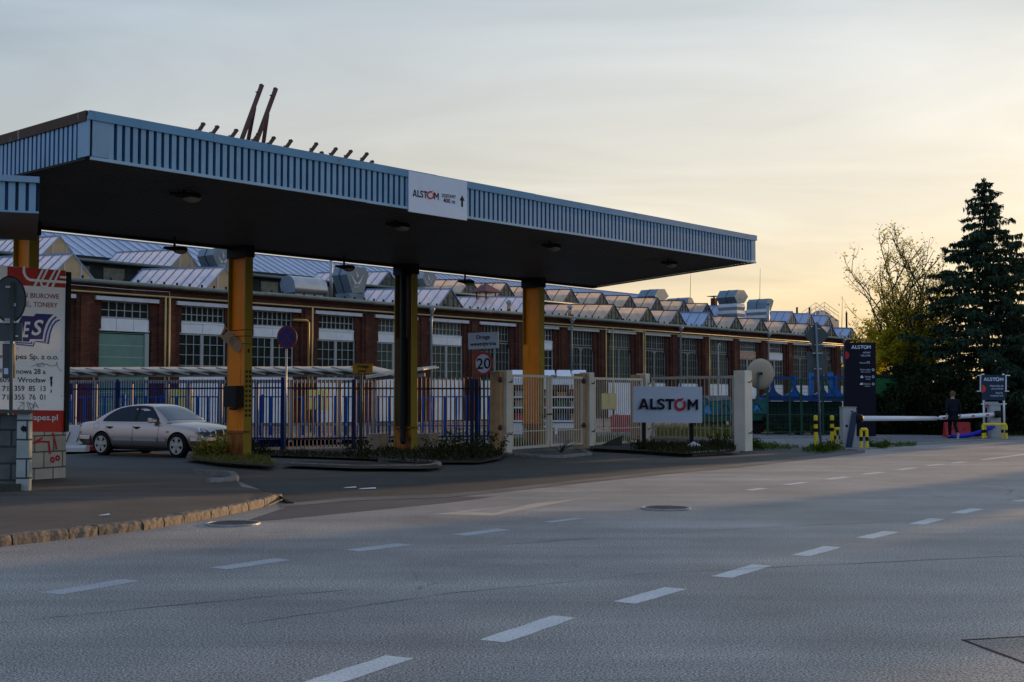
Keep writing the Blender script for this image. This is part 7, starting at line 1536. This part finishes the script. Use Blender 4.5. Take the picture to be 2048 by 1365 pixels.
for i, (px, py, r, h, m, lb) in enumerate(((520, 911, .5, .42, m_weed, 'dark weed right of the first yellow column by the blue fence'), (716, 915, .45, .5, m_weed, 'dark weed left of the left beige concrete block'), (880, 918, .6, .75, m_weed, 'dark weed right of the right beige concrete block'), (925, 919, .6, .85, m_weed, 'tall dark weed in front of the thick blue fence posts'), (950, 921, .5, .6, m_weed, 'dark weed at the foot of the speed sign pole'), (985, 913, .45, .7, m_weed, 'dark weed beside the tan side of the first gate post'), (1280, 903, .4, .45, m_weed, 'dark weed at the left post of the white signboard'), (1452, 897, .55, .85, m_grass, 'bushy weed left of the thick cream post'), (1430, 900, .4, .5, m_weed, 'low dark weed right of the signboard posts'), (1520, 897, .5, .35, m_grass, 'low green weed right of the thick cream post'), (1645, 902, .35, .3, m_grass, 'low green weed at the foot of the diamond sign pole'), (1668, 899, .3, .3, m_grass, 'low green weed between second bollard and barrier cabinet'), (1760, 894, .4, .25, m_grass, 'low green weed right of the front barrier cabinet'))):
    weed_clump(px, py, r, h, 330, m, lb)
ps = thing('prohibition_sign', 'small round red rimmed traffic sign just above the left part of the shelter roof', 'traffic sign', px2(187, 50)); pole(ps, 187, 880, 745, 50.1, .03, m_galv); pl = Plane(px2(187, 50), V((0, -1, 0)))
mb = MB(); disc(mb, pl, 187, 740, 6.2, 7, 0, .02); fixn(obj('plate', mb, m_red, ps)); mb = MB(); put_poly(mb, pl, ring_px(187, 740, 4.3, 20, 4.8)[:-1], .004); obj('field', mb, m_whites, ps)
# dead twigs in front of the double gate
t = thing('dead_branch', 'bare dead twigs lying against the right leaf of the double gate', 'branch', atz(1125, 903, 0)); mb = MB(); b = atz(1122, 905, .02)
for k in range(7): e = b + V((random.uniform(-.3, .7), random.uniform(-.3, .1), random.uniform(.08, .42))); mb.tube([b, b.lerp(e, .5) + V((0, 0, .06)), e], [.014, .010, .004], 5)
obj('twig', mb, m_dark, t)
mb = MB(); c = atz(1215, 898, .0); mb.add([(c.x - .35, c.y, .05), (c.x + .45, c.y - .05, .05), (c.x + .5, c.y + .1, .42), (c.x + .3, c.y + .1, .35), (c.x - .2, c.y + .1, .12)], [(0, 1, 2, 3, 4)]); mb.add([(c.x - .35, c.y + .16, .05), (c.x + .45, c.y + .11, .05), (c.x + .5, c.y + .14, .42)], [(0, 1, 2)]); tag(obj('broken_board', mb, mat('board_dark', (.05, .045, .04), .8)), 'dark broken board leaning at the foot of the third gate leaf', 'board')
for px, py, s, lb in ((735, 978, .16, 'white paper scrap on the asphalt before the dark patch'), (612, 1033, .07, 'small white paper scrap on the pavement beside the kerb'), (700, 976, .12, 'white flattened scrap on the dark driveway asphalt')):
    if px == 612: px, py = 209, 1031
    c = atz(px, py, .13 if px == 209 else .01); mb = MB(); mb.add([(c.x - s, c.y - s * .5, c.z), (c.x + s, c.y - s * .4, c.z + .01), (c.x + s * .8, c.y + s * .6, c.z + .02), (c.x - s * .7, c.y + s * .5, c.z + .005)], [(0, 1, 2, 3)]); tag(obj('paper_scrap', mb, m_white), lb, 'litter', 'paper litter')
# spruce
def spruce(base, H, Rb, label, seed, nb=7, dens=26, top_gap=.9):
    rg = random.Random(seed); t = thing('spruce', label, 'tree', base, group='spruces beyond the driveway'); tr = MB(); n = 8
    tr.tube([base + V((0, 0, z)) + V((rg.uniform(-.04, .04), rg.uniform(-.04, .04), 0)) for z in np.linspace(-.1, H, 10)], list(np.linspace(.26, .02, 10)), 8)
    C, Dr, Sz = [], [], []; z = .5
    while z < H - .25:
        f = z / H; L0 = Rb * (1 - f) ** .86 * (1.06 if f < .5 else .98) + .22
        m = nb if f < .8 else nb - 1; a0 = rg.uniform(0, 6.28)
        for k in range(m):
            if rg.random() < .10 and f > .35: continue
            a = a0 + 2 * pi * k / m + rg.uniform(-.3, .3); L = L0 * rg.uniform(.62, 1.12); ca, sa = cos(a), sin(a); dz = L * rg.uniform(.05, .22)
            P = lambda u: base + V((ca * L * u, sa * L * u, z + L * (.12 * u) - dz * 2.0 * u * u + L * .10 * u ** 4))
            tr.tube([P(u) for u in (0, .3, .6, .9)], [.045 * (1 - f) + .012, .03 * (1 - f) + .01, .016, .006], 4, cap=False)
            N_t = int(L * dens) + 6
            for j in range(N_t):
                u = rg.random() ** .6; q = P(u); s = rg.choice((-1, 1)); sl = L * .30 * (1 - u * .75) * rg.random(); sx, sy = -sa * s, ca * s
                fwd = rg.uniform(.25, .9); q2 = q + V((sx * sl + ca * sl * fwd * .5, sy * sl + sa * sl * fwd * .5, -sl * rg.uniform(.05, .35)))
                hang = rg.random() < .42
                d = V((sx * .6 + ca * fwd, sy * .6 + sa * fwd, -.15)) if not hang else V((sx * .2, sy * .2, -1))
                for _ in range(3): C.append((q2.x + rg.gauss(0, .05), q2.y + rg.gauss(0, .05), q2.z + rg.gauss(0, .035) - (.08 if hang else 0))); Dr.append(tuple(d)); Sz.append(rg.uniform(.16, .36) * (1 if f < .8 else .8))
        z += .30 + .10 * (1 - f) * rg.uniform(.7, 1.2)
    for j in range(60): q = base + V((rg.gauss(0, .06), rg.gauss(0, .06), H - rg.random() * .9)); C.append(tuple(q)); Dr.append((rg.gauss(0, .4), rg.gauss(0, .4), .8)); Sz.append(.22)
    obj('trunk', tr, m_bark, t); card_obj('crown', cards(np.array(C), np.array(Sz), .34, dirs=np.array(Dr)), m_spr, t, origin=tuple(base)); return t
def leaf_cloud(blobs, n, size, flatness=1.0):
    """points through overlapping clumps, denser at their surface"""
    P = []
    w = np.array([b[1] ** 2 for b in blobs]); w = w / w.sum()
    for (c, r), k in zip(blobs, rng.multinomial(n, w)):
        d = rng.normal(size=(k, 3)); d /= np.linalg.norm(d, axis=1)[:, None]; rad = r * rng.uniform(.25, 1.0, k) ** .45; p = d * rad[:, None]; p[:, 2] *= flatness; P.append(p + np.array(c))
    return np.concatenate(P)
Yt = 58; top = at(1968, 358, Yt); spruce(V((top.x, Yt, 0)), top.z, 5.0, 'tall dark blue green spruce standing behind the employee sign', 3, dens=30)
top = at(2105, 560, 63); spruce(V((top.x, 63, 0)), top.z, 3.6, 'shorter dark spruce at the right picture edge behind the tall spruce', 8, dens=22)
# spring tree with thin upright stems
def spring_tree(base, H, spread, label, seed, nstem, nl, low):
    rg = random.Random(seed); t = thing('leafing_tree', label, 'tree', base, group='yellow green spring trees'); tr = MB(); L = []
    def branch(p, d, ln, r, lev):
        pts = [p]; q = p
        for i in range(4): d = (d + V((rg.gauss(0, .10), rg.gauss(0, .10), .05))).normalized(); q = q + d * ln / 4; pts.append(q)
        tr.tube(pts, [r, r * .85, r * .7, r * .55, r * .35], 5 if lev < 2 else 4, cap=False)
        if lev >= 1: L.extend([(a.lerp(b, rg.random()), lev) for a, b in zip(pts, pts[1:]) for _ in range(2 if lev < 3 else 3)])
        if lev < 3:
            for k in range({0: 7, 1: 5, 2: 4}[lev]):
                f = rg.uniform(.2, .98); i = min(3, int(f * 4)); b0 = pts[i].lerp(pts[i + 1], f * 4 - i); a = rg.uniform(0, 6.28); out = V((cos(a), sin(a), rg.uniform(.35, 1.0) if lev < 1 else rg.uniform(.0, .9))).normalized(); branch(b0, (d * .55 + out * .75).normalized(), ln * rg.uniform(.36, .60) * (1.15 - f * .45), r * .5, lev + 1)
    for k in range(nstem):
        a = 2 * pi * k / nstem + rg.uniform(-.4, .4); s = spread * rg.uniform(.3, 1); hh = H * rg.uniform(.72, 1.0); e = V((cos(a) * s, sin(a) * s, hh)); branch(base + V((cos(a) * .15, sin(a) * .15, 0)), e.normalized(), hh * .98, .075, 0)
    obj('trunk', tr, m_bark, t); P = []
    for q, lev in L:
        f = (q.z - low) / (H - low); k = 10 if f < .28 else (5 if f < .42 else (1 if f < .62 else (1 if rg.random() < .35 else 0)))
        if rg.random() < .25 and f > .3: continue
        for _ in range(k): P.append((q.x + rg.gauss(0, .16), q.y + rg.gauss(0, .16), q.z + rg.gauss(0, .06)))
    P = np.array(P); P = P[rng.permutation(len(P))[:nl]]; card_obj('crown', cards(P, rng.uniform(.09, .17, len(P)), .7, dirs=np.tile(np.array([[.6, .3, .0]]), (len(P), 1)) * 0 + rng.normal(size=(len(P), 3)) * np.array([1, 1, .35])), m_ygl, t)
tp = at(1806, 530, 61); spring_tree(V((tp.x, 61, 0)), tp.z, 1.15, 'yellow green tree in spring leaf right of the black totem', 11, 9, 30000, 2.6)
tp = at(1752, 640, 64); spring_tree(V((tp.x + .3, 64, 0)), tp.z - .6, .9, 'low orange tinged shrub tree directly behind the black totem', 5, 5, 9000, 1.5)
# dark hedges and shrubs
def shrub(cx, Y, r, h, n, label, seed, m=None, size=.16, group='dark evergreen shrubs beyond the driveway', name='shrub'):
    rg = random.Random(seed); base = px2(cx, Y); t = thing(name, label, 'shrub', base, group=group); mbx = MB(); bl = []
    for k in range(6): a = rg.uniform(0, 6.28); e = base + V((cos(a) * r * .6, sin(a) * r * .6, h * rg.uniform(.6, .9))); mbx.tube([base, base.lerp(e, .5) + V((0, 0, .1)), e], [.05, .035, .012], 5)
    for k in range(16): a = rg.uniform(0, 6.28); rr = r * sqrt(rg.random()) * .75; zz = h * rg.uniform(.12, .82); bl.append(((base.x + rr * cos(a), base.y + rr * sin(a), zz), rg.uniform(.22, .42) * min(r, h * .6)))
    obj('stem', mbx, m_bark, t); card_obj('foliage', cards(leaf_cloud(bl, n, size), rng.uniform(size * .6, size * 1.3, n), .75), m or m_hedge, t); return t
for i, (cx, Y, r, h, lb) in enumerate(((1782, 55.5, 1.2, 2.1, 'dark shrub hiding the lower part of the green container'), (1822, 57, 1.7, 3.4, 'dark round shrub under the yellow green tree'), (1868, 56, 1.8, 3.3, 'dark shrub left of the walking person under the spruce'), (1915, 55, 1.5, 2.4, 'dark low shrub behind the walking person'), (1960, 56, 1.9, 2.6, 'dark shrub behind the employee entrance sign'), (2035, 57, 2.4, 4.6, 'dark tall shrub cut off by the right picture edge'), (1740, 56, .8, 1.2, 'low dark shrub at the foot of the black totem'))):
    shrub(cx, Y, r, h, 5200, lb, 20 + i)
shrub(2130, 60, 3, 6.5, 6000, 'large dark shrub just outside the right picture edge', 31)
shrub(2230, 66, 3.5, 6, 5000, 'large dark shrub further right along the road', 32)
shrub(1560, 55.5, 1.3, .9, 1500, 'low scrub of dead stalks below the blue frames', 33, m_weed, .14); shrub(1625, 55.2, 1.4, 1.0, 1500, 'low scrub of dead stalks right under the mesh fence', 34, m_weed, .14); shrub(1676, 55.4, 1.0, 1.1, 1200, 'low scrub of dead stalks left of the black totem', 35, m_weed, .14)
# unseen trees added outside the frame to block the low sun, gaps left open
def sun_block_tree(base, H, r, seed):
    rg = random.Random(seed); t = thing('sun_block_tree', 'unseen tree added outside the frame to block the low sun', 'tree', base, group='unseen trees added to block the sun'); mbx = MB(); mbx.tube([base, base + V((0, 0, H * .4)), base + V((.2, 0, H * .8))], [.3, .22, .06], 7)
    for k in range(6): a = rg.uniform(0, 6.28); mbx.tube([base + V((0, 0, H * .35)), base + V((cos(a) * r * .7, sin(a) * r * .7, H * .75))], [.12, .03], 5)
    obj('trunk', mbx, m_bark, t); bl = []
    for k in range(26): a = rg.uniform(0, 6.28); rr = r * sqrt(rg.random()) * .75; bl.append(((base.x + rr * cos(a), base.y + rr * sin(a), H * rg.uniform(.14, .86)), rg.uniform(.3, .45) * r))
    card_obj('crown', cards(leaf_cloud(bl, 3400, .6), rng.uniform(.4, .8, 3400), .8), m_hedge, t); return t
SV = V((sin(R(SUN_AZ)), cos(R(SUN_AZ)), 0)); SPp = V((SV.y, -SV.x, 0))
proto = None
for i, (p, tau) in enumerate(SHADE):
    b = SPp * p + SV * tau
    if proto is None: proto = sun_block_tree(b, 21, 2.6, 77)
    else:
        q = dup(proto, b, random.uniform(0, 6))
        if tau > 150: q.scale = (1.2, 1.2, 1.2)
